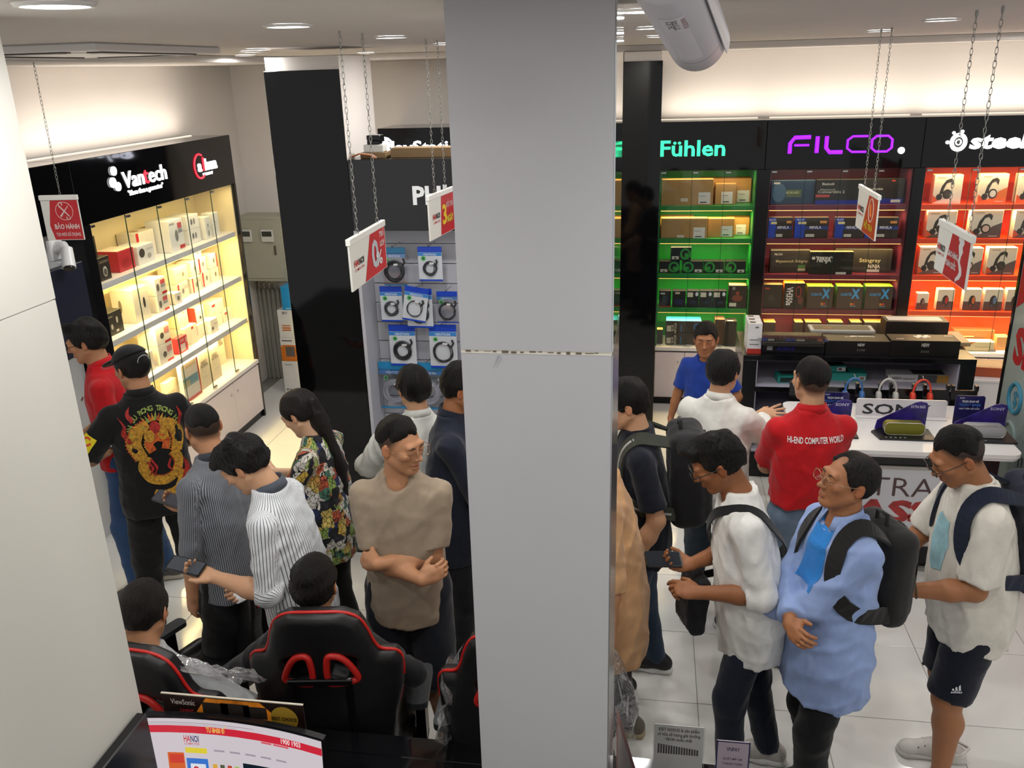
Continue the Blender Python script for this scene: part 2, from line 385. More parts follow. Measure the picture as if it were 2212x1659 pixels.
# ------------------------------------------------------------------ wall display cabinets
ZH0, ZH1, ZCT = 2.19, 2.60, .575
def cabinet(label, x0, x1, depth, shelf_z, col, led, letters=None, doors=2, frame_l=.05, frame_r=.05, power=7, loc=(0, 0, 0), rz=0.0, led_strength=6, base_doors=2, inner=None, cove=2.6, shelfm=None):
    """local: front plane y=0 facing -Y, cabinet goes back to y=depth"""
    t = empty('display_cabinet', loc, rz, label, 'cabinet')
    MI = mat('cab_inside_'+col.lstrip('#'), col, .35, var=.02, vscale=5)
    MB().box(x0, x1, 0, depth, ZH0, ZH1, M_BLACK, b=.003).build('header', t)
    if frame_l: MB().box(x0, x0+frame_l, 0, depth, 0, ZH0-.001, M_BLKP).build('side_frame', t)
    if frame_r: MB().box(x1-frame_r, x1, 0, depth, 0, ZH0-.001, M_BLKP).build('side_frame', t)
    a, b = x0+frame_l+.001, x1-frame_r-.001
    MB().box(a, b, depth-.02, depth-.001, ZCT, ZH0-.002, MI).build('back_panel', t)
    for q in (a, b-.012): MB().box(q, q+.012, .03, depth-.021, ZCT, ZH0-.002, MI).build('inner_side', t)
    MB().box(a, b, -.01, depth-.02, ZCT-.035, ZCT, M_WHITE, b=.002).build('counter', t)
    MB().box(a, b, .012, .03, ZCT-.05, ZCT-.036, M_BLKP).build('gap_strip', t)  # black strip between the counter and the base doors
    for k in range(base_doors):
        u, v = a+(b-a)*k/base_doors, a+(b-a)*(k+1)/base_doors
        dd = MB().box(u+.002, v-.002, .0, .018, .075, ZCT-.052, mat('base_door', '#ecdfe2', .35, var=.015), b=.002).build('base_door', t)
        MB().cyl((v-.06 if k % 2 == 0 else u+.06, -.001, .43), (v-.06 if k % 2 == 0 else u+.06, -.006, .43), .009, None, M_CHROME, 10).build('lock', dd)
    MB().box(a, b, .02, depth-.021, 0, .073, M_BLKP).build('plinth', t)
    for z in shelf_z:
        sh = MB().box(a+.0125, b-.0125, .045, depth-.021, z-.045, z, shelfm or MI, b=.002).build('shelf', t)
    for z in list(shelf_z)+[ZH0-.002]:
        if z != ZH0-.002:
            MB().box(a+.02, b-.02, .062, .078, z-.052, z-.0455, mat('led_'+'%02x%02x%02x' % tuple(int(255*c) for c in led), '#ffffff', .5, emit=led_strength, ecol='%02x%02x%02x' % tuple(int(255*c) for c in led))).build('led_strip', t)
            area('led_light', t, ((a+b)/2, .10, z-.056), (b-a)*.9, .03, power, led)
        else:
            area('led_light', t, ((a+b)/2, .06, z-.01), (b-a)*.9, .03, power*.45, led)
    wd = (b-a)/doors
    for k in range(doors):
        pn = MB().box(a+wd*k+.002, a+wd*(k+1)-.002, .012, .018, ZCT+.004, ZH0-.004, M_GLASS).build('glass_door', t)
        MB().box(a+wd*k-.0005, a+wd*k+.0025, .0115, .0185, ZCT+.004, ZH0-.004, M_GEDGE).build('edge', pn)
        for hz in (ZCT+.02, ZH0-.02):
            MB().box(a+wd*k+.01, a+wd*k+.055, .004, .022, hz-.008, hz+.008, M_CHROME, b=.002).build('hinge', pn)
    if cove: 
        MB().box(x0+.05, x1-.05, depth-.09, depth-.07, ZH1+.0005, ZH1+.006, mat('cove_strip', '#fff2dc', .5, emit=.8)).build('cove_strip', t)
        area('cove_light', t, ((x0+x1)/2, depth-.16, ZH1+.02), (x1-x0)*.95, .10, cove*(x1-x0), (1.0, .90, .76), rot=(math.pi-.1, 0, 0))
    if letters: letters(t)
    return t
# ------------------------------------------------------------------ left wall cabinet (front faces +X)
XC = -3.627
SHL = [1.775, 1.372, .978]
def left_letters(t):
    W = glow('#ffffff', 3.2); R = glow('#d82a3a', 2)
    # local x runs along +Y of the room after the 90 degree turn
    def fx(y, z): return T(y-5.19, -.002, z)@FRONT
    c1, c2 = PX(292, 392, XC), PX(440, 360, XC)
    MB().text('Van', fx(c1.y-.02, c1.z-.03), .16, W, bold=.004, depth=.012, width=.26).build('lettering', t)
    MB().text('ech', fx(c1.y+.30, c1.z-.03), .16, W, bold=.004, depth=.012, width=.24).build('lettering', t)
    MB().text('t', fx(c1.y+.142, c1.z-.03), .17, R, bold=.004, depth=.012).build('lettering', t)
    mb = MB()
    for a, r in ((100, .03), (200, .034), (290, .03)): mb.lathe([(0, .001), (r, .001), (r, .012), (0, .012)], W, fx(c1.y-.24+.04*math.cos(math.radians(a)), c1.z+.045+.055*math.sin(math.radians(a))), 14)
    mb.build('emblem', t)
    MB().text('"More than a guarantee"', fx(c1.y+.12, c1.z-.085), .05, W, bold=.008, depth=.006, width=.46).build('lettering', t)
    MB().text('hua', fx(c2.y+.12, c2.z-.03), .13, W, bold=.02, depth=.012, width=.2).build('lettering', t); MB().text('a', fx(c2.y-.07, c2.z-.03), .13, W, bold=.02, depth=.012).build('lettering', t)
    MB().text('TECHNOLOGY', fx(c2.y+.05, c2.z-.07), .03, W, bold=.01, depth=.006, width=.17).build('lettering', t)
    mb = MB().text('l', fx(c2.y-.005, c2.z-.03), .15, R, bold=.02, depth=.012)
    mb.tube([(c2.y-.07+.09*math.cos(a)-5.19, -.006, c2.z+.01+.095*math.sin(a)) for a in np.linspace(math.radians(60), math.radians(310), 14)], .008, R, 6)
    mb.build('emblem', t)
WARM = (1.0, .78, .36)
cab = cabinet('tall lit wall cabinet of camera boxes with glass doors under glowing white lettering', -.06, 2.165, .41, SHL, '#fbe7b8', WARM, left_letters, doors=5, frame_l=.10, frame_r=.03, power=12,
              loc=(XC, 5.19, 0), rz=math.pi/2, led_strength=10, base_doors=4, shelfm=M_WHITE)
# black header that continues towards the camera, and the white panel under it
hd = empty('black_header_panel', (XC-.2, 4.8, 2.19), 0, 'plain black header box behind the red repair sign', 'header panel')
MB().box(-.2, .2, -.75, .325, 0, .41, M_BLACK, b=.003).build('box', hd)
MB().box(-.2, .03, -.75, .32, -2.19, -.001, mat('grey_white_panel', '#d3d6da', .45, var=.02), b=.002).build('lower_panel', hd)
# ---- cartons. helper: place on the left cabinet; y along the wall, depth from the front
def lbox(py_, shelf, w, d, h, dep, col='#f6efe2', label='', group='boxes on the left cabinet shelves', rz=0.0, dz=0.0, **k):
    z = ([ZCT]+sorted(SHL))[shelf]+dz+.0005; dep = max(.005, min(dep, .325-d)); h = min(h, ([ZCT]+sorted(SHL)+[ZH0])[shelf+1]-.056-z)
    py_ = 5.42+(py_-5.42)*1.125
    return box_item('camera_box', label, 'box', group, (XC-.055-dep-d/2, py_, z), w, d, h, math.pi/2+rz, col, **k)
zs_ = [ZCT]+sorted(SHL)
RED = '#c8242c'; OR = '#e9e2d4'
# top shelf (3)
yk = lambda px, py, dep: PX(px, py, XC-.055-dep).y
S3 = 'on the lit top shelf'
lbox(5.42, 3, .13, .13, .16, .03, '#3a332c', 'dark brown bullet camera box, lower of the pair by the black frame '+S3, prints=[('f', .3, .15, .7, .6, 'o:#d8d2c4'), ('f', .35, .2, .65, .5, 'o:#6a6258'), ('f', .1, .75, .9, .85, '#7a6a58')])
lbox(5.35, 3, .12, .12, .15, .05, '#40382f', 'dark brown bullet camera box, upper of the pair by the black frame '+S3, dz=.162, prints=[('f', .35, .2, .65, .75, 'o:#e0dacb'), ('f', .42, .3, .58, .6, 'o:#5a5248')])
lbox(5.70, 3, .20, .17, .15, .06, '#c8323a', 'red-fronted flat dome camera box '+S3, top='#f2dcc0', prints=[('f', .2, .1, .8, .6, 'o:#b32630')])
lbox(5.93, 3, .22, .18, .135, .06, '#efeae4', 'white dome camera box with a dark half dome print '+S3, prints=[('f', .08, .35, .42, .85, 'o:#4b443e'), ('f', .55, .2, .8, .5, 'o:#b9b4ac'), ('f', .5, .7, .95, .78, '#d8d2c8')])
lbox(6.10, 3, .25, .16, .20, .21, '#f0e4d0', 'cream carton with a red end standing at the back '+S3, prints=[('f', 0.0, .0, .14, 1, RED), ('t', .3, .3, .6, .7, 'o:#c99a62')])
lbox(6.33, 3, .21, .20, .245, .05, '#f4f1ec', 'tall white box with grey camera print and red label '+S3, prints=[('f', .36, .3, .6, .68, 'o:#8b8a88'), ('f', .62, .7, .92, .88, '#d05a5e'), ('f', .62, .56, .92, .68, '#9a9a9c'), ('f', .6, .04, .98, .16, RED), ('f', .05, .88, .4, .92, '#b8b4ae')])
lbox(6.62, 3, .20, .18, .115, .08, '#f3f0eb', 'white twin camera box, lower of two '+S3, prints=[('f', .3, .3, .46, .75, 'o:#6c6c70'), ('f', .52, .3, .68, .75, 'o:#8a8a8e')])
lbox(6.62, 3, .20, .18, .115, .08, '#f3f0eb', 'white twin camera box, upper of two '+S3, dz=.117, prints=[('f', .3, .3, .46, .75, 'o:#6c6c70'), ('f', .52, .3, .68, .75, 'o:#8a8a8e')])
lbox(6.79, 3, .10, .10, .185, .05, '#f5f3ea', 'slim white upright box beside the twin camera boxes '+S3, prints=[('f', .3, .1, .6, .4, 'o:#a9aaa6'), ('f', .35, .55, .55, .7, 'o:#9fa09c')])
lbox(6.93, 3, .11, .10, .195, .06, '#f6f4ee', 'slim white upright box, last '+S3, prints=[('f', .45, .55, .55, .62, 'o:#8f8f8c')])
# second shelf (2)
S2 = 'on the lit second shelf'
lbox(5.45, 2, .21, .19, .165, .06, '#2b2925', 'black night-vision camera box with small white icons '+S2, prints=[('f', .3, .25, .42, .5, 'o:#c9c2b4'), ('f', .62, .45, .74, .75, 'o:#c9c2b4'), ('f', .15, .78, .45, .84, '#8d8578'), ('f', .55, .1, .7, .2, '#c9c2b4'), ('t', .3, .2, .45, .5, 'o:#f2ead8'), ('t', .6, .4, .75, .7, 'o:#f2ead8')])
lbox(5.78, 2, .20, .18, .25, .06, '#f7ecd2', 'tall cream box with one dark lens slot '+S2, prints=[('f', .6, .35, .75, .68, 'o:#3c3833'), ('l', .3, .3, .45, .7, 'o:#8a7a60')])
tri = [('f', .0, .0, .13, 1, RED), ('f', .35, .3, .55, .65, 'o:#8c8680'), ('f', .6, .62, .95, .8, '#e0d8cc')]
tri2 = [('f', .1, .25, .35, .7, 'o:#6f6a66'), ('f', .5, .6, .92, .85, '#d4575a'), ('f', .5, .42, .92, .56, '#a8a4a0'), ('f', .55, .0, 1, .14, RED)]
lbox(6.02, 2, .15, .15, .13, .05, '#fbf3e2', 'white box with red corner and dome lens, lower front one '+S2, prints=tri2)
lbox(6.02, 2, .15, .15, .13, .05, '#fbf3e2', 'white box with red corner and dome lens, stacked on the front one '+S2, dz=.132, prints=tri2)
lbox(6.15, 2, .13, .12, .13, .22, '#f9efd8', 'cream red-edged box standing behind the front stack '+S2, prints=tri)
lbox(6.22, 2, .10, .09, .09, .05, '#fbf4e4', 'small white lens box between the stacks '+S2, prints=[('f', .3, .25, .7, .7, 'o:#77726c')])
lbox(6.38, 2, .17, .14, .125, .10, '#fbf1dc', 'white red-edged dome box, bottom of the middle pyramid '+S2, prints=tri)
lbox(6.40, 2, .20, .15, .125, .11, '#f7e7c8', 'cream long box lying across the middle pyramid '+S2, dz=.127, prints=[('f', .55, .35, .68, .65, 'o:#8a7a66'), ('f', .1, .55, .4, .62, '#d9c8a8')])
lbox(6.58, 2, .15, .14, .125, .10, '#fbf1dc', 'white red-edged dome box next to the pyramid base '+S2, prints=tri)
lbox(6.62, 2, .13, .13, .12, .12, '#fbf2e0', 'white dome box with red side, on the second stack '+S2, dz=.127, prints=[('r', .0, .0, 1, 1, RED), ('f', .35, .35, .6, .7, 'o:#7e7872')])
lbox(6.72, 2, .12, .13, .12, .14, '#fbf2e0', 'white dome box with red side, top of the tallest stack '+S2, dz=.249, prints=[('r', .0, .0, 1, 1, RED), ('f', .35, .35, .6, .7, 'o:#7e7872')])
lbox(6.75, 2, .13, .13, .12, .13, '#fbf2e0', 'white dome box with red side, middle of the tallest stack '+S2, dz=.127, prints=[('f', .0, .0, .2, 1, RED), ('f', .45, .35, .7, .7, 'o:#7e7872')])
lbox(6.76, 2, .13, .13, .125, .12, '#fbf2e0', 'white dome box with red side, bottom of the tallest stack '+S2, prints=[('f', .0, .0, .2, 1, RED), ('f', .45, .35, .7, .7, 'o:#7e7872')])
lbox(6.91, 2, .12, .12, .12, .12, '#fdf6e6', 'white lens box, lower of the last two '+S2, prints=[('f', .4, .35, .65, .7, 'o:#7e7872')])
lbox(6.91, 2, .13, .12, .12, .12, '#fdf6e6', 'white lens box with red strip, upper of the last two '+S2, dz=.122, prints=[('f', .85, .0, 1, 1, RED), ('f', .4, .35, .65, .7, 'o:#7e7872')])
# third shelf (1)
S1 = 'on the lit third shelf'
lbox(5.72, 1, .19, .16, .15, .06, '#f6ead4', 'white mini dome box, bottom of the stack by the dark cap '+S1, prints=[('f', .35, .35, .65, .7, 'o:#5a5650'), ('f', .0, .0, .2, .2, RED)])
lbox(5.95, 1, .20, .16, .15, .05, '#fbf2e2', 'white mini dome box, bottom front '+S1, prints=[('f', .28, .3, .55, .62, 'o:#55514c'), ('f', .6, .5, .95, .82, '#d98a8a'), ('f', .55, .0, 1, .12, RED)])
lbox(5.95, 1, .20, .16, .15, .05, '#fbf2e2', 'white mini dome box stacked above the bottom front one '+S1, dz=.152, prints=[('f', .28, .3, .55, .62, 'o:#55514c'), ('f', .6, .5, .95, .82, '#d98a8a'), ('f', .55, .0, 1, .12, RED)])
lbox(5.83, 1, .18, .14, .12, .08, '#f9ecd0', 'cream mini dome box on top of the front stack '+S1, dz=.304, prints=[('f', .1, .3, .35, .6, 'o:#6a655e'), ('f', .5, .5, .95, .85, '#dfb8a8')])
lbox(6.18, 1, .15, .05, .13, .05, '#e2474e', 'flat red card box with a white window '+S1, prints=[('f', .25, .1, .72, .55, '#f6e8e2'), ('f', .3, .7, .65, .85, '#f0a0a0'), ('f', .82, .55, .92, .85, '#f6d8d4')])
lbox(6.12, 1, .17, .14, .15, .21, '#f8ecd6', 'cream open-top box standing behind the red one '+S1, prints=[('f', .0, .85, 1, 1, RED)])
lbox(6.36, 1, .20, .16, .16, .08, '#fbefd4', 'large cream box with a small red label '+S1, prints=[('f', .55, .8, .72, .92, RED), ('f', .1, .12, .3, .16, '#c8b28a')])
lbox(6.34, 1, .16, .13, .14, .12, '#f9e6b4', 'yellowish box resting on the large cream box '+S1, dz=.162, prints=[('f', .55, .75, .7, .85, '#c98a60')])
lbox(6.54, 1, .17, .14, .12, .10, '#f8ecd6', 'cream red-edged box below the red-sided one '+S1, prints=[('f', .0, .3, .12, 1, RED), ('f', .55, .15, .9, .2, '#b8a890')])
lbox(6.68, 1, .13, .12, .12, .06, '#fdf4e2', 'small white box with a black dot '+S1, prints=[('f', .1, .25, .38, .5, 'o:#35312d'), ('f', .5, .6, .9, .66, '#b8a890')])
lbox(6.60, 1, .15, .14, .135, .13, '#fbf1dc', 'white box with red side and black dot sitting higher '+S1, dz=.122, prints=[('f', .0, .0, .04, 1, RED), ('l', .0, .0, 1, 1, '#b8402c'), ('f', .4, .15, .62, .38, 'o:#35312d')])
lbox(6.83, 1, .20, .10, .10, .12, '#fdf2da', 'long cream box with red tag, lower left of the end pile '+S1, prints=[('f', .15, .65, .45, .85, RED)])
lbox(7.02, 1, .18, .10, .10, .12, '#fdf2da', 'long cream box with red tag, lower right of the end pile '+S1, prints=[('f', .15, .65, .45, .85, RED)])
lbox(6.88, 1, .24, .11, .12, .13, '#fdf0d2', 'long cream box with red tag on top of the end pile '+S1, dz=.102, prints=[('f', .1, .68, .35, .86, RED), ('f', .1, .2, .3, .24, '#c8b28a')])
# bottom (0)
S0 = 'on the lit bottom deck'
lbox(6.19, 0, .27, .04, .32, .03, '#fbeedd', 'leaning white folder box with a red border and harbour photo '+S0, prints=[('f', .93, 0, 1, 1, RED), ('f', 0, 0, .93, .08, RED), ('f', .0, .38, .9, .62, '#7fa7b4'), ('f', .0, .38, .4, .55, '#c9b890'), ('f', .25, .86, .85, .92, '#d9c9a4')])
lbox(6.02, 0, .16, .05, .22, .10, '#fbe9c8', 'low cream packet partly behind the folder box '+S0, prints=[('f', .1, .55, .7, .62, '#e2cf9c')])
for k, (y, dep, dd) in enumerate(((6.43, .05, 'nearest the red-bordered folder'), (6.62, .06, 'second from the red-bordered folder'), (6.77, .16, 'third, set back behind its neighbours'), (6.95, .20, 'last, by the warm lit end panel'))):
    lbox(y, 0, .16, .07, .34, dep, '#f6e7c6', 'upright cream VIDEO RECORDER carton, '+dd, 'video recorder cartons on the bottom deck',
         prints=[('f', .3, .98, .7, 1.0, '#c8a05a'), ('f', .15, .40, .6, .405, '#b8a890'), ('f', .15, .28, .7, .285, '#b8a890'), ('f', .2, .46, .3, .47, '#6a5a48')],
         texts=[('f', .42, .62, 'VIDEO', .030, '#6a5a48', .095, .02), ('f', .45, .54, 'RECORDER', .026, '#6a5a48', .12, .02)])
# ------------------------------------------------------------------ meter box and conduits on the back wall
M_BOXG = mat('meter_grey', '#b9b8a2', .5, var=.03)
t = empty('meter_cabinet', (-3.86, YBL, 1.13), 0, 'grey-green metal meter cabinet with two white controllers on its door', 'electrical cabinet')
MB().box(-.24, .27, -.30, -.0005, 0, .64, M_BOXG, b=.004).build('case', t)
d = MB().box(-.215, .245, -.308, -.3005, .03, .61, M_BOXG, b=.003).build('door', t)
MB().box(.175, .195, -.322, -.3085, .27, .36, mat('latch_brown', '#5f5a4a', .4), b=.003).build('latch', d)
for x in (-.165, .06):
    c = MB().box(x, x+.125, -.330, -.3085, .40, .52, mat('controller_white', '#e6e4da', .4), b=.004).build('controller', d)
    MB().box(x+.012, x+.113, -.3315, -.3302, .455, .505, mat('lcd_dark', '#46493f', .15)).build('display', c)
tt = empty('conduit_bundle', (-3.95, YBL, 0), 0, 'grey vertical cable conduits running down the wall under the meter cabinet', 'conduit')
for k in range(6): MB().cyl((-.085+.05*k, -.028, .001), (-.085+.05*k, -.028, .99), .019, None, mat('conduit_grey', '#a8a699', .5), 12).build('conduit', tt)
for k in range(4):
    a = -.08+.06*k
    MB().tube([(a, -.03, .99), (a, -.03, 1.05), (a+.05+.03*k, -.05, 1.085), (a+.16, -.05, 1.07), (a+.2, -.04, 1.11)], .012, mat('cable_cream', '#c9c5b2', .5), 8).build('cable', tt)
# slim stack of cartons beside the black pillar
CG = 'cartons stacked by the black pillar'
box_item('keyboard_carton', 'white carton with small icons standing upright on the floor beside the black pillar', 'box', CG, (-3.50, 8.05, .0005), .36, .2, .345, 0, '#e6e4df', prints=[('f', .06, .1, .12, .14, '#3a3a3a'), ('f', .16, .1, .2, .14, '#3a3a3a'), ('f', .24, .1, .3, .14, '#3a3a3a'), ('f', .1, .88, .3, .9, '#8a8a8a')])
box_item('orange_carton', 'white and orange phone carton with a dark device picture, second of its stack', 'box', CG, (-3.49, 8.05, .347), .36, .2, .245, 0, '#efece6', prints=[('f', .0, .0, 1, .62, '#d8792a'), ('f', .0, .62, .5, .7, 'o:#d8792a'), ('f', .14, .2, .4, .62, '#6a625c'), ('f', .05, .86, .35, .9, '#4a4a4a')])
box_item('white_carton', 'white carton with orange stripes, third of its stack', 'box', CG, (-3.485, 8.05, .594), .36, .2, .285, 0, '#eceae4', prints=[('f', .1, .25, .35, .3, '#d8792a'), ('f', .1, .33, .35, .38, '#d8792a'), ('f', .1, .42, .35, .46, '#d8792a')], texts=[('f', .22, .86, 'SKY', .025, '#333333')])
box_item('blue_carton', 'light blue carton on top of the stack by the black pillar', 'box', CG, (-3.43, 8.05, .881), .34, .2, .235, 0, '#2f9fdc', prints=[('f', .1, .04, .3, .1, '#8fd0f0')])
# white bullet camera on the panel and dark flat cabinet beneath it
t = empty('wall_camera', (-3.61, 4.86, 2.09), 0, 'small white bullet security camera on a square wall mount', 'security camera')
Mw = mat('camera_white', '#f2f3f3', .3)
MB().box(-.045, -.012, -.06, .06, -.06, .07, Mw, b=.008).build('mount_plate', t)
MB().tube([(-.02, 0, .02), (.04, -.01, .03), (.07, -.03, .01)], [.04, .032, .022], Mw, 14).build('arm', t)
MB().cyl((.075, -.035, .02), (.115, -.10, -.085), .034, .040, Mw, 18).build('camera_body', t)
MB().cyl((.1151, -.1002, -.0853), (.1175, -.104, -.0915), .033, .033, mat('lens_black', '#15171a', .1), 18).build('lens', t)
MB().box(.0, .004, -.045, .035, -.075, -.068, Mw, b=.001).build('bracket', t)
MB().box(-.03, .03, -.24, .125, -.56, .0, mat('navy_panel', '#26293a', .3, var=.05), b=.004).build('dark_panel', None, (-3.59, 4.86, 2.0), 'dark navy flat panel on the wall below the white bullet camera', 'panel')
# ------------------------------------------------------------------ console wall unit behind (only its header shows)
t = empty('console_unit', (-1.36, 7.8, 0), 0, 'black wall unit with a glowing white console brand name on its header', 'cabinet')
MB().box(-1.08, 1.08, 0, .55, ZH0, ZH1, M_BLACK, b=.003).build('header', t)
MB().box(-1.08, 1.08, .3, .55, 0, ZH0-.001, M_BLKP).build('lower_case', t)
MB().text('PlayStation', T(-.65, -.002, 2.385)@FRONT, .15, glow('#eef0ff', 7), bold=.015, depth=.012, width=.80).build('lettering', t)
e_ = MB()
e_.prism([(-.02, -.02), (.012, -.03), (.012, .13), (.05, .10), (.05, .04), (.065, .05), (.065, .11), (.02, .15), (-.02, .16)], 0, .01, glow('#eef0ff', 7), T(-1.0, -.004, 2.40)@FRONT@T(-.0, 0, 0)@np.diag([.8, .8, 1, 1]))
e_.tube([(-1.0+.06*math.cos(a), -.006, 2.40+.022*math.sin(a)) for a in np.linspace(.6, 5.7, 16)], .007, glow('#eef0ff', 7), 6)
e_.build('emblem', t)
# ------------------------------------------------------------------ accessory unit with slat wall
t = empty('accessory_unit', (-1.28, 4.98, 0), 0, 'accessory display unit with black header reading PHU and white slat wall', 'display unit')
U0, U1 = -.472, .62
MB().box(U0, U1, 0, .56, ZH0, ZH1, mat('header_black', '#1b1c20', .22, coat=.3), b=.003).build('header', t)
MB().text('PHỤ KIỆN', T(-.095, -.002, 2.345)@FRONT, .145, mat('white_letters', '#eceded', .4, emit=.25), bold=.03, depth=.006, align='LEFT').build('lettering', t)
MS = mat('slat_white', '#cfd0d8', .35, var=.02)
MB().box(U0, U0+.02, 0.001, .56, 0, ZH0-.001, MS).build('side_panel', t)
MB().box(U1-.02, U1, 0.001, .56, 0, ZH0-.001, MS).build('side_panel', t)
MB().box(U0+.021, U1-.021, .27, .29, 0, ZH0-.001, mat('slat_groove', '#6f7178', .5)).build('back_board', t)
MB().box(U0+.021, U1-.021, .24, .2695, 2.072, ZH0-.001, MS).build('top_board', t)
z = 2.068
while z > .35:
    MB().box(U0+.021, U1-.021, .24, .2695, z-.122, z, MS, b=.002).build('slat', t); z -= .1265
MB().box(U0+.021, U1-.021, .05, .2395, .0, .30, MS).build('bottom_shelf', t)
def hook_pos(): pass
# cable packs
M_BAG = glassy('clear_bag', (.93, .94, .96), .9, base=.14)
def cable_pack(x, zt, w, h, y, blue, cable, r_out, r_in, label, white=True, kind='VENTION', tilt=0.0, n=5, two=True):
    o = empty('cable_pack', (x, y, zt), 0, label, 'cable pack', 'cable packs hanging on the slat wall'); o.rotation_euler = (0, tilt, 0)
    MB().box(-w/2, w/2, -.004, .004, -h*.16, 0, mat('pack_'+blue.lstrip('#'), blue, .3, coat=.3), b=.002).build('header_card', o)
    MB().box(-w/2, w/2, -.004, .004, -h, -h*.955, mat('pack_'+blue.lstrip('#'), blue, .3, coat=.3), b=.002).build('bottom_seal', o)
    if white: MB().box(-w/2, w/2, -.003, .003, -h*.955, -h*.16, mat('pack_white', '#d9dee6', .35), b=.002).build('pouch', o)
    else: MB().box(-w/2, w/2, -.010, .004, -h*.955, -h*.16, M_BAG).build('pouch', o)
    pr = MB().box(-w/2+.001, w/2-.001, -.0055, -.0045, -h*.255, -h*.165, flat('#3a8ad8'))
    pr.text(kind, T(0, -.006, -h*.245)@FRONT, h*.075, flat('#e8eef6'), bold=.02, width=w*.55)
    pr.lathe([(0, 0), (.016, 0)], flat('#7fd08a'), T(-w*.27, -.0048, -h*.335)@FRONT, 16); pr.lathe([(0, 0), (.010, 0)], flat('#2f7a44'), T(-w*.27, -.0052, -h*.335)@FRONT, 16)
    pr.build('print', o, kind='stuff')
    cc = mat('cable_'+cable.lstrip('#'), cable, .45)
    rc = MB(); cz = -h*.62
    for i in range(n):
        rr = r_in+(r_out-r_in)*(i+.5)/n; th = (r_out-r_in)/n*.56
        ph = random.uniform(0, 6)
        rc.tube([(rr*math.cos(a)+.002*math.sin(3*a+ph), -.014+.004*math.sin(2*a+ph), cz+rr*1.06*math.sin(a)) for a in np.linspace(0, 2*math.pi, 26, endpoint=False)], th, cc, 6, closed=True)
    rc.build('coiled_cable', o, kind='stuff')
    MB().box(.0, w*.18, -.021, -.019, cz+r_in*1.02, cz+r_in*1.02+.012, flat('#e6e6e8')).build('cable_tag', o)
    if two: MB().tube([(r_out*.8, -.014, cz+r_out*.5), (r_out*1.05, -.016, cz+r_out*.9), (r_out*.9, -.016, cz+r_out*1.25)], .006, cc, 6).build('plug_end', o)
    MB().tube([(0, 5.219-y, .004), (0, -.02, .006), (0, -.03, .014)], .0028, M_CHROME, 6).build('peg_hook', o)
    return o
BK, GR = '#26282c', '#3c3f44'
YB = 5.10
packs = [(-1.542, 2.075, .145, .235, '#2d7aa8', BK, .065, .038, 'teal-topped clear pack with a thick black coil on the top row', False, 7),
         (-1.318, 2.08, .148, .21, '#1446c8', GR, .044, .026, 'blue-topped white pack with a small black coil on the top row', True, 4),
         (-1.587, 1.828, .142, .225, '#1446c8', GR, .046, .027, 'blue-topped white pack at the outer end of the second row', True, 4),
         (-1.41, 1.815, .165, .25, '#1446c8', GR, .060, .048, 'blue white pack partly hidden behind the tilted pack of the second row', True, 2),
         (-1.233, 1.80, .13, .20, '#1446c8', BK, .055, .040, 'clear pack with a thick black ring next to the column on the second row', False, 5),
         (-1.543, 1.575, .172, .27, '#1446c8', BK, .062, .034, 'large blue white pack behind the head of the man in the white collar', True, 6),
         (-1.28, 1.58, .176, .285, '#1446c8', BK, .066, .050, 'large blue white pack beside the grey column, third row', True, 3),
         (-1.625, 1.318, .20, .32, '#2a96d2', '#aeb0be', .078, .045, 'big sky-blue clear pack holding a coil of grey network cable', False, 8),
         (-1.40, 1.318, .20, .32, '#2a96d2', '#b4b6c4', .078, .045, 'sky-blue clear pack of grey cable behind the man in the white collar', False, 8),
         (-1.19, 1.30, .15, .26, '#1446c8', BK, .055, .03, 'blue-topped black cable pack by the dark-shirted man, fourth row', True, 5),
         (-1.17, 1.02, .16, .22, '#1446c8', GR, .058, .02, 'blue-topped pack with a dark disc coil, fifth row', True, 6),
         (-1.50, .985, .15, .22, '#1446c8', BK, .060, .045, 'black ring pack hanging low behind the short-haired man in the tan tee', False, 4)]
for x, zt, w, h, bl, cb, ro, ri, lb, wh, n in packs: cable_pack(x, zt, w, h, 5.065+.028*(0 if zt > 2 else 1 if zt > 1.7 else 2 if zt > 1.4 else 3 if zt > 1.1 else 4), bl, cb, ro, ri, lb, wh, n=n)
cable_pack(-1.405, 1.835, .15, .215, 5.045, '#1446c8', BK, .050, .042, 'tilted blue white pack in front of its neighbours with a thin black ring', True, tilt=math.radians(9), n=2)
box_item('cable_box', 'white and teal cable carton on the low shelf behind the tan tee', 'box', None, (-1.16, 5.10, .62), .16, .05, .17, 0, '#dfe2e2', prints=[('f', .72, .0, 1, 1, '#3aa8a0'), ('f', .3, .15, .34, .6, '#2a2a2a'), ('f', .45, .15, .49, .6, '#2a2a2a'), ('f', .5, .02, .66, .1, 'o:#5ab0b8')])
MB().box(-.17, .17, -.08, .08, -.02, 0, M_BLKP, b=.003).build('low_shelf', None, (-1.14, 5.12, .6195), 'narrow black shelf holding the white and teal cable carton', 'shelf')
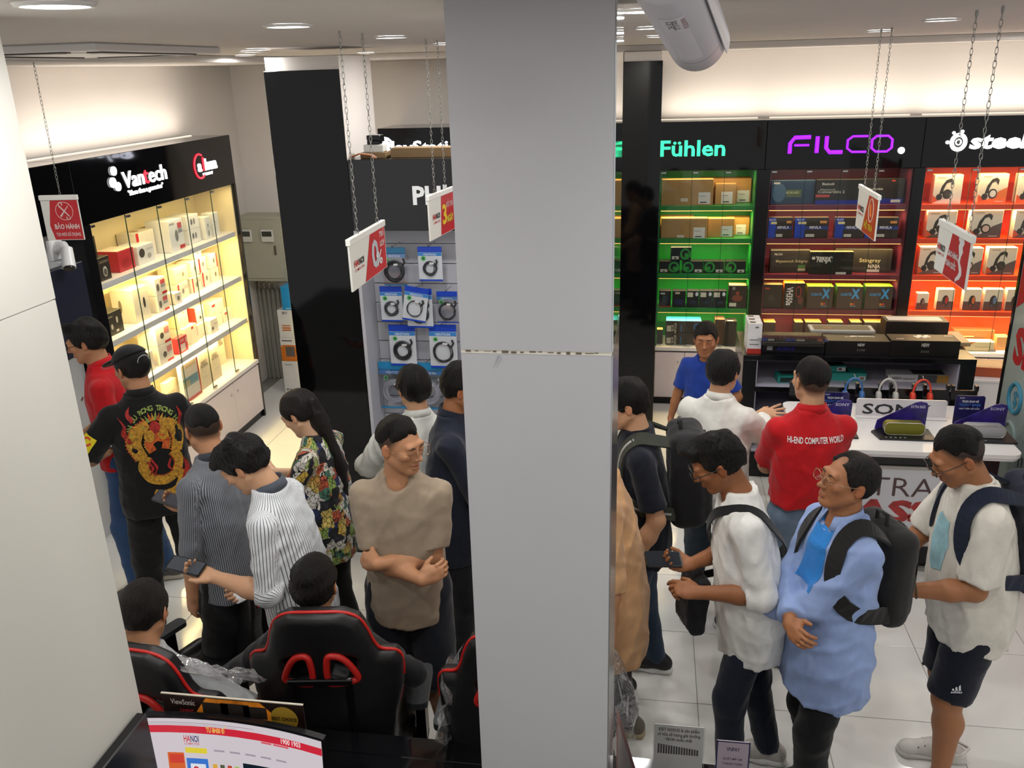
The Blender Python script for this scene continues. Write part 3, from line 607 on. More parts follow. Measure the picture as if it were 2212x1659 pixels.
# things on top of the accessory unit
t = empty('router_box', (-1.615, 5.10, 2.6005), 0, 'white network box with a black unit lying on top of the accessory header', 'network box')
MB().box(-.06, .06, -.04, .04, .032, .075, mat('router_white', '#dcdcd6', .4), b=.004).build('white_case', t)
MB().box(-.038, .036, -.035, .035, .0751, .098, M_BLKP, b=.003).build('stand', t)
MB().box(-.038, .045, -.04, .04, .0985, .128, M_BLKP, b=.004).build('black_unit', t)
MB().box(-.08, .075, -.05, .05, .0, .0315, mat('kraft', '#8e7350', .7, var=.08), b=.002).build('kraft_base', t)
MB().box(-.20, .20, -.06, .06, 0, .055, mat('kraft', '#8e7350', .7, var=.08), b=.002).build('cardboard_sheet', None, (-1.315, 5.12, 2.6005), 'flat brown cardboard box lying on the accessory header', 'cardboard')
for k, (c, a) in enumerate((('#b86a3a', 0), ('#c9c0b0', .02), ('#8a5a40', .04))):
    MB().tube([(-.09, -.02+a, .005), (-.02, -.05+a, .03), (.05, -.045+a, .02), (.08, -.06+a, .006)], .0045, mat('wire_'+c.lstrip('#'), c, .5), 6).build('loose_cable', None, (-1.66, 5.035, 2.602), ('loose orange cable', 'loose pale cable', 'loose brown cable')[k]+' trailing on top of the accessory header', 'cable')
# ------------------------------------------------------------------ hanging signs
M_CHAIN = mat('chain_steel', '#a9a9a4', .35, metal=.9)
def chain(mb, p0, p1, link=.026, r=.0013):
    p0, p1 = np.array(p0, float), np.array(p1, float); L = np.linalg.norm(p1-p0); n = max(3, int(L/(link*.78))); F = look(p0, p1)
    for i in range(n):
        M = F@T(0, 0, L*(i+.5)/n)@RZ(math.pi/2*(i % 2)+.3*math.sin(i*2.1))
        pts = [(.0052*math.cos(a), 0, link*.5*math.sin(a)) for a in np.linspace(0, 2*math.pi, 10, endpoint=False)]
        mb.tube(pts, r, M_CHAIN, 4, M=M, closed=True)
def sign(label, o, xdir, w, h, chains, zc, art, red='#c02a33'):
    """o = top left corner seen from the printed side, xdir = along the board"""
    xd = nrm((xdir[0], xdir[1], 0)); n = np.cross(xd, (0, 0, 1))
    t = empty('hanging_sign', tuple(np.array(o)+xd*w/2), 0, label, 'sign')
    F = frame((-xd*w/2), xd, (0, 0, 1), n)
    Mb = mat('sign_white', '#e8e7df', .4); 
    MB().box(0, w, -h, 0, -.004, .004, Mb, F, b=.001).build('board', t)
    MB().box(-.003, w+.003, -.022, .004, -.009, .009, mat('rail_white', '#efeee8', .35), F, b=.002).build('top_rail', t)
    art(t, F, w, h)
    for u in chains:
        mb = MB(); a = (F@np.array([u, 0, 0, 1]))[:3]
        chain(mb, a+np.array([0, 0, .004]), (a[0], a[1], zc-o[2])); mb.build('chain', t, kind='stuff')
        MB().tube([(a[0], a[1], zc-o[2]-.001), (a[0], a[1], zc-o[2]-.02)], .004, M_CHAIN, 6).build('ceiling_hook', t)
    return t
SREDS = '#c3262e'
def poly(mb, F, pts, m, e=.0046): mb.add([(x, y, e) for x, y in pts], [tuple(range(len(pts)))], m, F)
def hanoi(mb, F, w, h, x0=.08, col1=SREDS, wd=.26):
    mb.text('HA', F@T(w*x0, -h*.56, .006), h*.17, flat(SREDS), bold=.03, align='LEFT', width=w*wd*.46)
    mb.text('NOI', F@T(w*(x0+wd*.46), -h*.56, .006), h*.17, flat('#1e1e22'), bold=.03, align='LEFT', width=w*wd*.54)
    mb.text('COMPUTER', F@T(w*x0, -h*.66, .006), h*.075, flat(SREDS), bold=.005, align='LEFT', width=w*wd)
def art_tragop(t, F, w, h):
    mb = MB(); poly(mb, F, [(w*.56, -h*.08), (w*.985, -h*.03), (w*.985, -h*.985), (w*.34, -h*.985)], flat(SREDS)); mb.build('red_panel', t)
    mb = MB(); hanoi(mb, F, w, h); mb.build('logo', t, kind='stuff')
    mb = MB().text('0', F@T(w*.66, -h*.82, .006), h*.78, flat('#bfc4cc'), bold=.03, width=w*.20); mb.build('numeral', t)
    mb = MB().text('%', F@T(w*.76, -h*.82, .0075), h*.40, flat('#e4e6ea'), bold=.02, width=w*.18); mb.build('percent_mark', t)
    MB().text('TRẢ', F@T(w*.88, -h*.28, .006), h*.16, flat('#efe3e2'), bold=.02, width=w*.14).build('lettering', t)
    MB().text('GÓP', F@T(w*.88, -h*.48, .006), h*.16, flat('#efe3e2'), bold=.02, width=w*.14).build('lettering', t)
def art_three(t, F, w, h):
    mb = MB(); poly(mb, F, [(w*.48, -h*.08), (w*.985, -h*.03), (w*.985, -h*.985), (w*.42, -h*.985)], flat(SREDS)); mb.build('red_panel', t)
    mb = MB(); hanoi(mb, F, w, h, .12, wd=.28); mb.build('logo', t, kind='stuff')
    MB().text('3', F@T(w*.58, -h*.75, .006), h*.62, flat('#e8c832'), bold=.03, width=w*.17).build('numeral', t)
    MB().text('NGÀY', F@T(w*.80, -h*.75, .0065), h*.22, flat('#e8d84a'), bold=.03, width=w*.26).build('lettering', t)
    MB().text('ĐỔI TRẢ', F@T(w*.80, -h*.40, .0065), h*.16, flat('#e6c8c4'), bold=.02, width=w*.28).build('lettering', t)
def art_orange(t, F, w, h):
    mb = MB(); poly(mb, F, [(w*.56, -h*.08), (w*.985, -h*.03), (w*.985, -h*.985), (w*.34, -h*.985)], flat('#b5401f')); mb.build('orange_panel', t)
    mb = MB(); hanoi(mb, F, w, h, .06, wd=.3); mb.build('logo', t, kind='stuff')
    mb = MB().tube([(w*.72+.055*math.cos(a), -h*.40+h*.26*math.sin(a), .005) for a in np.linspace(0, 2*math.pi, 24, endpoint=False)], .003, flat('#ecd9cc'), 4, F, closed=True)
    mb.tube([(w*.70, -h*.28, .005), (w*.715, -h*.46, .005), (w*.75, -h*.54, .005)], .006, flat('#e88a3a'), 5, F).build('call_emblem', t, kind='stuff')
    MB().text('HỖ TRỢ', F@T(w*.66, -h*.86, .006), h*.19, flat('#c9c22c'), bold=.03, width=w*.42).build('lettering', t)
def art_map(t, F, w, h):
    mb = MB(); poly(mb, F, [(w*.46, -h*.03), (w*.985, -h*.08), (w*.985, -h*.985), (w*.30, -h*.985)], flat('#b02a2a')); mb.build('red_panel', t)
    mb = MB(); hanoi(mb, F, w, h, .04, wd=.24); mb.build('logo', t, kind='stuff')
    pts = [(.66, -.10), (.71, -.08), (.74, -.13), (.80, -.10), (.83, -.20), (.79, -.28), (.82, -.36), (.78, -.46), (.77, -.56), (.84, -.66), (.86, -.78), (.82, -.87), (.74, -.93), (.71, -.97), (.70, -.90), (.76, -.82), (.79, -.74), (.76, -.66), (.71, -.56), (.73, -.46), (.70, -.36), (.68, -.28), (.70, -.22), (.66, -.17)]
    mb = MB(); mb.prism([(w*x, h*y) for x, y in pts], .0046, .0056, flat('#d6d4d2'), F); mb.build('map_print', t)
    MB().text('GIAO HÀNG', F@T(w*.54, -h*.56, .006), h*.15, flat('#dcd8d6'), bold=.03, width=w*.32).build('lettering', t)
    MB().text('TOÀN QUỐC', F@T(w*.52, -h*.76, .006), h*.15, flat('#dcd8d6'), bold=.03, width=w*.32).build('lettering', t)
def art_repair(t, F, w, h):
    mb = MB(); poly(mb, F, [(w*.26, -h*.10), (w*.985, -h*.07), (w*.985, -h*.985), (w*.22, -h*.985), (w*.14, -h*.66)], flat(SREDS)); mb.build('red_panel', t)
    cx, cy, r = w*.60, -h*.34, h*.20; Wc = flat('#efd9d4')
    MB().tube([(cx+r*math.cos(a), cy+r*math.sin(a), .005) for a in np.linspace(0, 2*math.pi, 28, endpoint=False)], .0016, Wc, 4, F, closed=True).build('ring', t)
    for s in (1, -1):
        mb = MB().tube([(cx-.55*r*s, cy+.6*r, .005), (cx+.5*r*s, cy-.6*r, .005)], [.004, .003] if s > 0 else [.002, .005], Wc, 5, F)
        if s > 0:
            for q in (1, -1): mb.tube([(cx+q*.62*r*math.cos(2.2)+.010*math.cos(a), cy+q*.75*r+.010*math.sin(a), .005) for a in np.linspace(-.6+(q < 0)*3.1, 3.6+(q < 0)*3.1, 8)], .0028, Wc, 4, F)
        mb.build('tool_print', t, kind='stuff')
    MB().text('BẢO HÀNH', F@T(w*.60, -h*.74, .006), h*.15, Wc, bold=.03, width=w*.66).build('lettering', t)
    MB().text('TẠI NƠI SỬ DỤNG', F@T(w*.60, -h*.90, .006), h*.10, Wc, bold=.02, width=w*.66).build('lettering', t)
k = (ZC-CAM_H)/.10
sc = lambda x, y, z: (x*k, y*k, CAM_H-(CAM_H-z)*k)
A = sc(-.78, 2.165, 2.662); sign('white and red hanging sign reading 0% with a slanted red half', A, (0, 1, 0), .315*k, .137*k, (.08*k, .26*k), ZC, art_tragop)
A = sc(-.77, 2.975, 2.662); sign('white and red hanging sign with a yellow 3 in front of the accessory header', A, (.12, 1, 0), .26*k, .155*k, (.07*k, .18*k), ZC, art_three)
A = sc(.82, 3.75, 2.592); sign('white and orange hanging sign with yellow-green lettering before the purple cabinet', A, (0, -1, 0), .335*k, .166*k, (.08*k, .24*k), ZC, art_orange)
A = sc(.75, 2.455, 2.665); sign('white and red hanging sign with a country map before the orange cabinet', A, (0, -1, 0), .252*k, .13*k, (.05*k, .22*k), ZC, art_map)
A = PY(85, 424, 4.27); sign('red hanging sign reading BAO HANH with crossed tools in a ring', tuple(A), (1, .10, 0), .205, .235, (.115,), ZB, art_repair)
# ------------------------------------------------------------------ big security camera near the lens
t = empty('ceiling_camera', (0, 0, 0), 0, 'large white bullet security camera hanging from the ceiling close to the column', 'security camera')
p0, p1 = np.array(PY(1452, -25, 1.03)), np.array(PY(1507, 92, 1.24))
dr = nrm(p1-p0); Mw2 = mat('camera_shell', '#cfcbd2', .35, var=.02)
ps = p0-dr*.04
t.location = tuple(ps); 
R_ = .0365
F = look((0, 0, 0), p1-ps); Lc = np.linalg.norm(p1-ps)
MB().lathe([(0, -.03), (R_*.9, -.03), (R_, -.02), (R_, Lc-.045)], Mw2, F, 40).build('body', t)
MB().lathe([(R_*1.0, Lc-.044), (R_*1.004, Lc-.002), (R_*.93, Lc), (R_*.92, Lc-.012)], Mw2, F, 40).build('front_hood', t)
MB().lathe([(R_*.92, Lc-.0125), (0, Lc-.0125)], mat('lens_black', '#15171a', .1), F, 24).build('lens_glass', t)
# rain shield on the upper side, sticker and bracket
Fi = F[:3, :3].T; side = nrm(np.array([1.0, .3, .55])-dr*(np.array([1.0, .3, .55])@dr)); a0 = math.atan2((Fi@side)[1], (Fi@side)[0])
v = []; NN = 16
for zz in (-.03, Lc+.004):
    for i in range(NN+1):
        a = a0-.95+1.9*i/NN
        for r in (R_*1.07, R_*1.11): v.append((r*math.cos(a), r*math.sin(a), zz))
q = lambda l, i, s: l*(NN+1)*2+i*2+s
f = []
for i in range(NN): f += [(q(0, i, 1), q(0, i+1, 1), q(1, i+1, 1), q(1, i, 1)), (q(0, i, 0), q(1, i, 0), q(1, i+1, 0), q(0, i+1, 0)), (q(1, i, 0), q(1, i, 1), q(1, i+1, 1), q(1, i+1, 0))]
for i in (0, NN): f.append((q(0, i, 0), q(0, i, 1), q(1, i, 1), q(1, i, 0)))
MB().add(v, f, Mw2, F, True).build('rain_shield', t)
view = nrm(-np.array(ps)*0+np.array([0, 0, CAM_H])-ps); vs_ = Fi@view; av = math.atan2(vs_[1], vs_[0])
def onbody(a, z, r=1.004): return (R_*r*math.cos(a), R_*r*math.sin(a), z)
st = MB(); al = av-.62 if (F[:3, :3]@np.array(onbody(av-.62, 0)))[0] < (F[:3, :3]@np.array(onbody(av+.62, 0)))[0] else av+.62
sgn = 1 if al < av else -1
NA = 8
vv = [onbody(al+sgn*(-.15+.75*i/NA), z, 1.006) for i in range(NA+1) for z in (.022, Lc-.062)]
st.add(vv, [(2*i, 2*i+1, 2*i+3, 2*i+2) for i in range(NA)], flat('#e3dfe6'), F, True); st.build('sticker', t)
tx = MB()
for s_, off, sz, c in (('CE FC', .02, .011, '#55565e'), ('Model: IP camera', .18, .005, '#6a6a72'), ('Power: DC 12V', .27, .005, '#6a6a72'), ('VANTECH', .45, .008, '#9a5a60')):
    a = al+sgn*off; o_ = np.array(onbody(a, .03, 1.012)); nrm_ = nrm((math.cos(a), math.sin(a), 0)); xd_ = np.array([0, 0, 1.]); yd_ = np.cross(nrm_, xd_)
    tx.text(s_, F@frame(o_, xd_, yd_, nrm_), sz, flat(c), align='LEFT')
tx.build('sticker_text', t, kind='stuff')
MB().tube([np.array(F@np.array([0, 0, -.03, 1]))[:3], np.array(F@np.array([0, 0, -.07, 1]))[:3], (0, 0, ZC-ps[2]-.012)], .013, Mw2, 10).build('bracket', t)
MB().cyl((0, 0, ZC-ps[2]-.014), (0, 0, ZC-ps[2]-.0005), .035, .038, Mw2, 20).build('mount_base', t)
# ------------------------------------------------------------------ right wall cabinets (front faces -Y)
YC = 7.947
SHR = [1.88, 1.587, 1.265, .943]
LW = (1.0, .72, .34)
def let_g(t): MB().text('Fühlen', T(.325, -.002, 2.315)@FRONT, .185, glow('#38e6a0', 1.6), bold=.02, depth=.012, width=.55).build('lettering', t)
def let_p(t):
    P = glow('#8a1cff', 1.9); mb = MB(); z0, h = 2.325, .135
    def stroke(pts): mb.tube([(x, -.008, z0+z*h) for x, z in pts], .017, P, 6, flatten=.6)
    mb = MB(); stroke([(1.135, -.02), (1.135, .6), (1.17, .95), (1.30, .97)]); stroke([(1.17, .48), (1.29, .48)]); mb.build('letter_f', t)
    mb = MB(); stroke([(1.355, 0), (1.355, 1)]); mb.build('letter_i', t)
    mb = MB(); stroke([(1.43, 1), (1.43, .3), (1.46, .03), (1.565, .03)]); mb.build('letter_l', t)
    mb = MB(); stroke([(1.76, .97), (1.64, .97), (1.60, .75), (1.60, .25), (1.64, .03), (1.755, .03)]); mb.build('letter_c', t)
    mb = MB(); stroke([(1.83, .97), (1.92, .97), (1.955, .75), (1.955, .25), (1.92, .03), (1.83, .03), (1.795, .25), (1.795, .75), (1.83, .97), (1.86, .97)]); mb.build('letter_o', t)
    MB().lathe([(0, .001), (.027, .001), (.027, .010), (0, .012)], glow('#ffffff', 6), T(2.035, -.002, z0+.01)@FRONT, 18).build('dot', t)
def let_o(t):
    Wg = glow('#ffffff', 6); c = (2.475, 2.395)
    MB().tube([(c[0]+.052*math.cos(a), -.008, c[1]+.058*math.sin(a)) for a in np.linspace(0, 2*math.pi, 28, endpoint=False)], .016, Wg, 6, closed=True).build('emblem_ring', t)
    MB().tube([(c[0]+.02*math.cos(a), -.008, c[1]+.022*math.sin(a)) for a in np.linspace(0, 2*math.pi, 18, endpoint=False)], .005, Wg, 6, closed=True).build('emblem_core', t)
    for dx, dz, r in ((-.085, 0, .014), (-.045, .075, .012), (.02, .085, .013)):
        MB().lathe([(0, .001), (r, .001), (r, .010), (0, .012)], Wg, T(c[0]+dx, -.002, c[1]+dz)@FRONT, 12).build('emblem_dot', t)
    MB().text('steelseries', T(2.565, -.002, 2.345)@FRONT, .165, Wg, bold=.035, depth=.012, align='LEFT', width=.98, shear=.1).build('lettering', t)
cabinet('green-lined glass display cabinet under glowing green Fuhlen lettering', .0, .94, .41, SHR, '#1f8a3a', LW, let_g, doors=3, frame_l=.05, frame_r=.055, power=5, loc=(0, YC, 0), led_strength=2, base_doors=3)
cabinet('dark maroon glass display cabinet under glowing purple FILCO lettering', .9405, 2.205, .41, SHR, '#6e2638', LW, let_p, doors=4, frame_l=.05, frame_r=.045, power=5, loc=(0, YC, 0), led_strength=2, base_doors=4)
cabinet('bright orange glass display cabinet under glowing white lettering with a ring emblem', 2.2055, 3.75, .41, SHR, '#f0481c', LW, let_o, doors=4, frame_l=.045, frame_r=.04, power=14, loc=(0, YC, 0), led_strength=3, base_doors=4)
ZS = [ZCT]+SHR[::-1]
def rbox(name, label, group, px0, px1, pyt, lev, dep=.01, d=.1, col='#333333', h=None, rz=0.0, dz=0.0, **k):
    """carton whose front spans the given picture columns on the cabinet's front shelf line"""
    y = YC+.055+dep; zb = ZS[lev]+.0006+dz
    a, b = PY(px0, pyt, y), PY(px1, pyt, y); h = h or a.z-zb
    c0, c1 = next(q for q in ((.066, .868), (1.006, 2.143), (2.267, 3.69)) if a.x < q[1]-.01); a.x = max(a.x, c0); b.x = min(b.x, c1)
    d = min(d, .325-dep); h = min(h, (ZS+[ZH0])[lev+1]-.056-zb)
    w = (b.x-a.x)*.985
    return box_item(name, label, 'box', group, ((a.x+b.x)/2, y+d/2, zb), w, d, h, rz, col, **k)
KR = '#b08a52'
def klabel(u0, u1, v0, v1): return [('f', u0, v0, u1, v1, '#dcdcd4'), ('f', u0+(u1-u0)*.15, v0+(v1-v0)*.1, u1-(u1-u0)*.3, v0+(v1-v0)*.2, '#4a4a48'), ('f', u0+(u1-u0)*.1, v1-(v1-v0)*.35, u1-(u1-u0)*.4, v1-(v1-v0)*.3, '#8a8a86')]
G1 = 'kraft cartons in the green cabinet'
rbox('kraft_carton', 'wide kraft carton with a white label, front left of the green top shelf', G1, 1427, 1543, 388, 4, .0, .10, KR, prints=klabel(.72, .95, .05, .5)+[('f', .38, .15, .52, .28, '#d8d4c4')])
rbox('kraft_carton', 'small kraft carton in the middle of the green top shelf', G1, 1546, 1591, 397, 4, .03, .10, KR, prints=klabel(.3, .85, .05, .62))
rbox('kraft_carton', 'tall kraft carton at the back of the green top shelf', G1, 1512, 1625, 386, 4, .17, .14, '#b8894c', prints=klabel(.74, .97, .02, .5))
rbox('kraft_carton', 'wide kraft carton with a white label, front of the second green shelf', G1, 1428, 1530, 472, 3, .0, .10, KR, prints=klabel(.70, .95, .0, .55)+[('f', .35, .03, .5, .17, '#d8d4c4')])
rbox('kraft_carton', 'kraft carton in the middle of the second green shelf', G1, 1530, 1588, 472, 3, .04, .10, '#c0924e', prints=klabel(.5, .93, .05, .6))
rbox('kraft_carton', 'kraft carton at the right back of the second green shelf', G1, 1570, 1622, 470, 3, .17, .14, '#c0924e', prints=klabel(.42, .85, .02, .6))
rbox('kraft_carton', 'kraft carton behind the front one on the second green shelf', G1, 1424, 1500, 468, 3, .17, .12, '#b8894c')
GG = 'black and green mouse boxes'
def gprint(m):
    s = (lambda a, b: (a, b)) if not m else (lambda a, b: (1-b, 1-a)); u = s(.45, .98)
    q = [('f', u[0], .05, u[1], .95, 'o:#2f9a3c'), ]; v = s(.55, .88); q.append(('f', v[0], .2, v[1], .8, 'o:#14191a')); x = s(.68, .98); q.append(('f', x[0], .25, x[1], .55, '#2f9a3c'))
    y = s(.06, .4); return q+[('f', y[0], .08, y[1], .32, '#d4d2c4'), ('f', (y[0]+y[1])/2-.05, .12, (y[0]+y[1])/2+.05, .22, '#3a3a38')]
for k, (a, b, m_, lb) in enumerate(((1424, 1469, 0, 'nearest the black pillar'), (1474, 1520, 1, 'second in its row'), (1521, 1565, 1, 'third in its row'), (1567, 1612, 1, 'last in its row'))):
    rbox('mouse_box', 'black box with a big green letter shape on the third green shelf, '+lb, GG, a, b, 564, 2, .01, .09, '#1b201e', prints=gprint(m_))
rbox('mouse_box', 'black box with a big green letter shape standing on top of its row', GG, 1449, 1494, 537, 2, .01, .08, '#1b201e', h=.118, dz=.118, prints=gprint(0))
GM = 'dark boxes on the fourth green shelf'
rbox('mouse_box', 'black mouse box with a red base stripe on the fourth green shelf', GM, 1424, 1450, 628, 1, .01, .08, '#1e1e22', prints=[('f', 0, 0, 1, .08, '#b03028'), ('f', .3, .25, .8, .7, 'o:#2c3a50'), ('f', .1, .78, .5, .88, '#c8c8c0')])
rbox('mouse_box', 'black mouse box with a violet swirl on the fourth green shelf', GM, 1453, 1482, 628, 1, .01, .08, '#1a1b20', prints=[('f', .15, .15, .85, .5, 'o:#2a2f5a'), ('f', .2, .8, .55, .92, '#d8d4c0')])
for k, (a, b, lb) in enumerate(((1484, 1511, 'first'), (1512, 1540, 'second'), (1541, 1570, 'third'))):
    rbox('mouse_box', 'dark box with a white sticker and round seal on the fourth green shelf, %s of three' % lb, GM, a, b, 628, 1, .01, .08, '#23262a', prints=[('f', .05, .62, .5, .9, '#e0dcc8'), ('f', .68, .68, .93, .92, 'o:#dfe6ee'), ('f', .3, .2, .8, .45, 'o:#2c3a4c')])
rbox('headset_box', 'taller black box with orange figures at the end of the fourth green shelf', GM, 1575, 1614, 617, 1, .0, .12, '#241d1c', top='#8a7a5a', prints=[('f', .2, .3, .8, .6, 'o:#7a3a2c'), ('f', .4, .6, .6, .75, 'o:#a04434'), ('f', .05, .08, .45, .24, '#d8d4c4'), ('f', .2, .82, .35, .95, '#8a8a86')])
GD = 'boxes on the lower deck of the green cabinet'
for k, (dz, lb) in enumerate(((0, 'lower'), (.118, 'upper'))):
    rbox('speaker_box', '%s of two dark BLUE IMPULSE boxes lying on the green cabinet deck' % lb, GD, 1438, 1516, 700, 0, .02, .16, '#4a4038', h=.115, dz=dz, top='#3fb4ec' if k else None, prints=[('f', .78, .2, .97, .8, 'o:#3a7ac0'), ('f', .81, .3, .94, .7, 'o:#332c28'), ('f', .03, .1, .15, .6, '#d8d0bc')], texts=[('f', .22, .4, 'BLUE', .02, '#e0d8c0', None, .02, math.pi/2), ('f', .30, .4, 'IMPULSE', .02, '#e0d8c0', None, .02, math.pi/2), ('f', .45, .4, 'speaker', .016, '#4a9ad8', None, .01, math.pi/2)])
rbox('small_box', 'small dark box at the pillar end of the green cabinet deck', GD, 1415, 1432, 712, 0, .03, .08, '#3c3630', top='#e8c890')  # pale warm top paints the LED light falling on a dark box
rbox('speaker_box', 'dark box with a blue side beside the boy on the green deck', GD, 1545, 1566, 690, 0, .02, .14, '#5a4436', prints=[('r', 0, 0, 1, 1, '#3fa4dc')])
rbox('speaker_box', 'upright black and white box on the green deck beside the white boxes', GD, 1567, 1592, 694, 0, .0, .12, '#2a2623', side='#d8d2c4', prints=[('t', .3, .5, .7, .8, '#111111'), ('t', .2, .1, .7, .25, '#e8e4d8')])
# purple cabinet
GP = 'keyboard boxes in the maroon cabinet'
WT = '#e8e2d0'
rbox('keyboard_box', 'navy glossy keyboard box on the maroon top shelf', GP, 1665, 1763, 390, 4, .02, .07, '#27405c', rz=.06, prints=[('f', .03, .1, .35, .9, 'o:#4a6a84'), ('f', .36, .3, .7, .62, '#5a6a4a'), ('f', .06, .85, .2, .93, WT)], texts=[('f', .5, .45, 'KEYBOARD', .02, '#d8d8a0', .11)])
rbox('keyboard_box', 'black Bluetooth keyboard box with a red tag on the maroon top shelf', GP, 1764, 1868, 388, 4, .0, .07, '#23201e', prints=[('f', 0, 0, 1, .18, '#1c2a8c'), ('f', .0, .3, .3, .4, '#d0504c')], texts=[('f', .25, .78, 'Bluetooth', .022, WT, .10, .02), ('f', .33, .46, 'Convertible 2', .024, WT, .22, .01), ('f', .25, .57, 'Majestouch', .016, WT, .12, .0)])
rbox('keyboard_box', 'black keyboard box with a blue base stripe behind the orange sign', GP, 1860, 1957, 386, 4, .05, .08, '#25221f', prints=[('f', 0, 0, 1, .2, '#1c2a8c'), ('f', .72, .04, .94, .16, '#d4d2c8'), ('f', .7, .88, .78, .94, '#b04030')], texts=[('f', .35, .55, 'Convertible', .018, WT, .12)])
for k, (a, b, rz, lb) in enumerate(((1660, 1714, .05, 'first in its row'), (1717, 1792, .03, 'second in its row'), (1805, 1868, -.03, 'half behind the orange sign'), (1872, 1944, -.05, 'last in its row'))):
    rbox('keyboard_box', 'blue and black MINILA box on the second maroon shelf, '+lb, GP, a, b, 470, 3, .01, .07, '#33271f', rz=rz, prints=[('f', 0, 0, .3, 1, '#2344b4'), ('f', .3, .42, 1, .58, '#2a3f86'), ('f', .1, .68, .34, .8, '#e8dca0'), ('f', .74, .72, .94, .84, '#e89a50'), ('f', .34, .06, .6, .2, '#c9c5b8')],
         texts=[('f', .62, .46, 'MINILA', .024, '#e8e4e8', .1, .02), ('f', .16, .86, 'FILCO', .014, '#e8e4e8', .06, .03)])
rbox('keyboard_box', 'black Stingray keyboard box at the front of the third maroon shelf', GP, 1664, 1752, 540, 2, .05, .07, '#3a332a', rz=.05, prints=[('f', .7, .22, .9, .34, '#5a8a3a'), ('f', .7, .08, .9, .2, '#c8bc9c')], texts=[('f', .55, .46, 'Majestouch Stingray', .026, '#d8c890', .28, .01), ('f', .2, .78, 'FILCO', .016, WT, .07, .03)])
rbox('keyboard_box', 'black NINJA keyboard box in the middle of the third maroon shelf', GP, 1750, 1846, 544, 2, .0, .05, '#191714', top='#caa35a', prints=[('f', .62, .0, .86, .1, '#c8c4bc'), ('f', .05, .66, .12, .78, WT)], texts=[('f', .33, .55, 'NINJA', .045, '#efe9dc', .12, .03), ('f', .33, .72, 'Majestouch', .02, '#efe9dc', .14, .01)])  # golden top is LED light painted onto the black carton
rbox('keyboard_box', 'black Stingray NINJA keyboard box behind, right of the third maroon shelf', GP, 1806, 1930, 538, 2, .08, .07, '#352f26', rz=-.04, prints=[('f', .58, .03, .8, .14, '#c8c4bc')], texts=[('f', .62, .45, 'Stingray', .034, '#d8c890', .18, .01), ('f', .7, .2, 'N/NJA', .034, '#e8e0cc', .1, .02)])
rbox('headset_box', 'black box with faint smoke print at the left of the fourth maroon shelf', GP, 1646, 1692, 615, 1, .02, .10, '#241e1b', top='#6a5a3c', prints=[('f', .3, .3, .6, .6, 'o:#3f3a36'), ('f', .1, .8, .35, .88, '#a8442c')])
rbox('headset_box', 'black VH350s headset box with orange top and side', GP, 1695, 1740, 612, 1, .0, .12, '#241c19', top='#f29a1c', side='#e8701c', prints=[('f', .55, .45, .85, .9, 'o:#a03028'), ('f', .6, .5, .8, .85, 'o:#241c19'), ('f', .7, .18, .95, .5, 'o:#6a3a34')], texts=[('f', .13, .5, 'VH350s', .055, '#efe9e4', .17, .03, -math.pi/2)])
for k, (a, b, lb) in enumerate(((1745, 1802, 'first of three'), (1809, 1866, 'middle of three'), (1871, 1931, 'last of three'))):
    rbox('fan_box', 'brown-black fan box with lime green top and blue logo, '+lb, 'fan boxes with lime tops', a, b, 619, 1, .01, .13, '#4a3c34', top='#8fd02c', side='#2f6a24', prints=[('f', .55, .18, .62, .28, '#d89030'), ('f', .63, .18, .72, .28, '#c84a30'), ('f', .55, .12, .78, .15, '#5a9ac0')],
         texts=[('f', .72, .5, 'X', .085, '#4aa0dc', .075, .05), ('f', .36, .60, 'XIGMATEK', .026, '#4aa0dc', .1, .02)])
for k, (a, b) in enumerate(((1650, 1676), (1717, 1735), (1740, 1775), (1790, 1822), (1838, 1862), (1868, 1915))):
    rbox('small_box', 'low dark box with a gleam-painted top on the maroon deck, %s from the white boxes' % ('first', 'second', 'third', 'fourth', 'fifth', 'sixth')[k], 'low boxes on the maroon cabinet deck', a, b, 696, 0, .06, .12, '#2a2320', top='#d8b060')  # gold tops are light gleams put into the colour of dark boxes
# orange cabinet: headset and mouse boxes with slanted art
def hprint(dark, c2):
    q = [('f', [(.0, .0), (1, .0), (1, .55), (.72, .42), (.35, .12), (0, .3)], 0, 0, 0, 'p:'+c2), ('f', [(.0, .3), (.22, .12), (.0, .0)], 0, 0, 0, 'p:#e8642c')]
    q = [('f', q_[0] if False else q_[1], 0, 0, 0, q_[5]) for q_ in q]
    D = '#3a332e'
    return q+[('f', [(.22, .32), (.28, .6), (.42, .82), (.58, .88), (.68, .8), (.66, .62), (.56, .76), (.44, .7), (.36, .5), (.36, .35)], 0, 0, 0, 'p:'+D), ('f', .34, .16, .66, .5, 'o:'+D), ('f', .40, .21, .62, .45, 'o:'+dark), ('f', .12, .12, .34, .34, 'o:'+D), ('f', .1, .9, .4, .925, '#a89a88'), ('f', .62, .05, .9, .08, '#d8d0c4')]
def fixp(P): return P
GO = 'headset boxes in the orange cabinet'
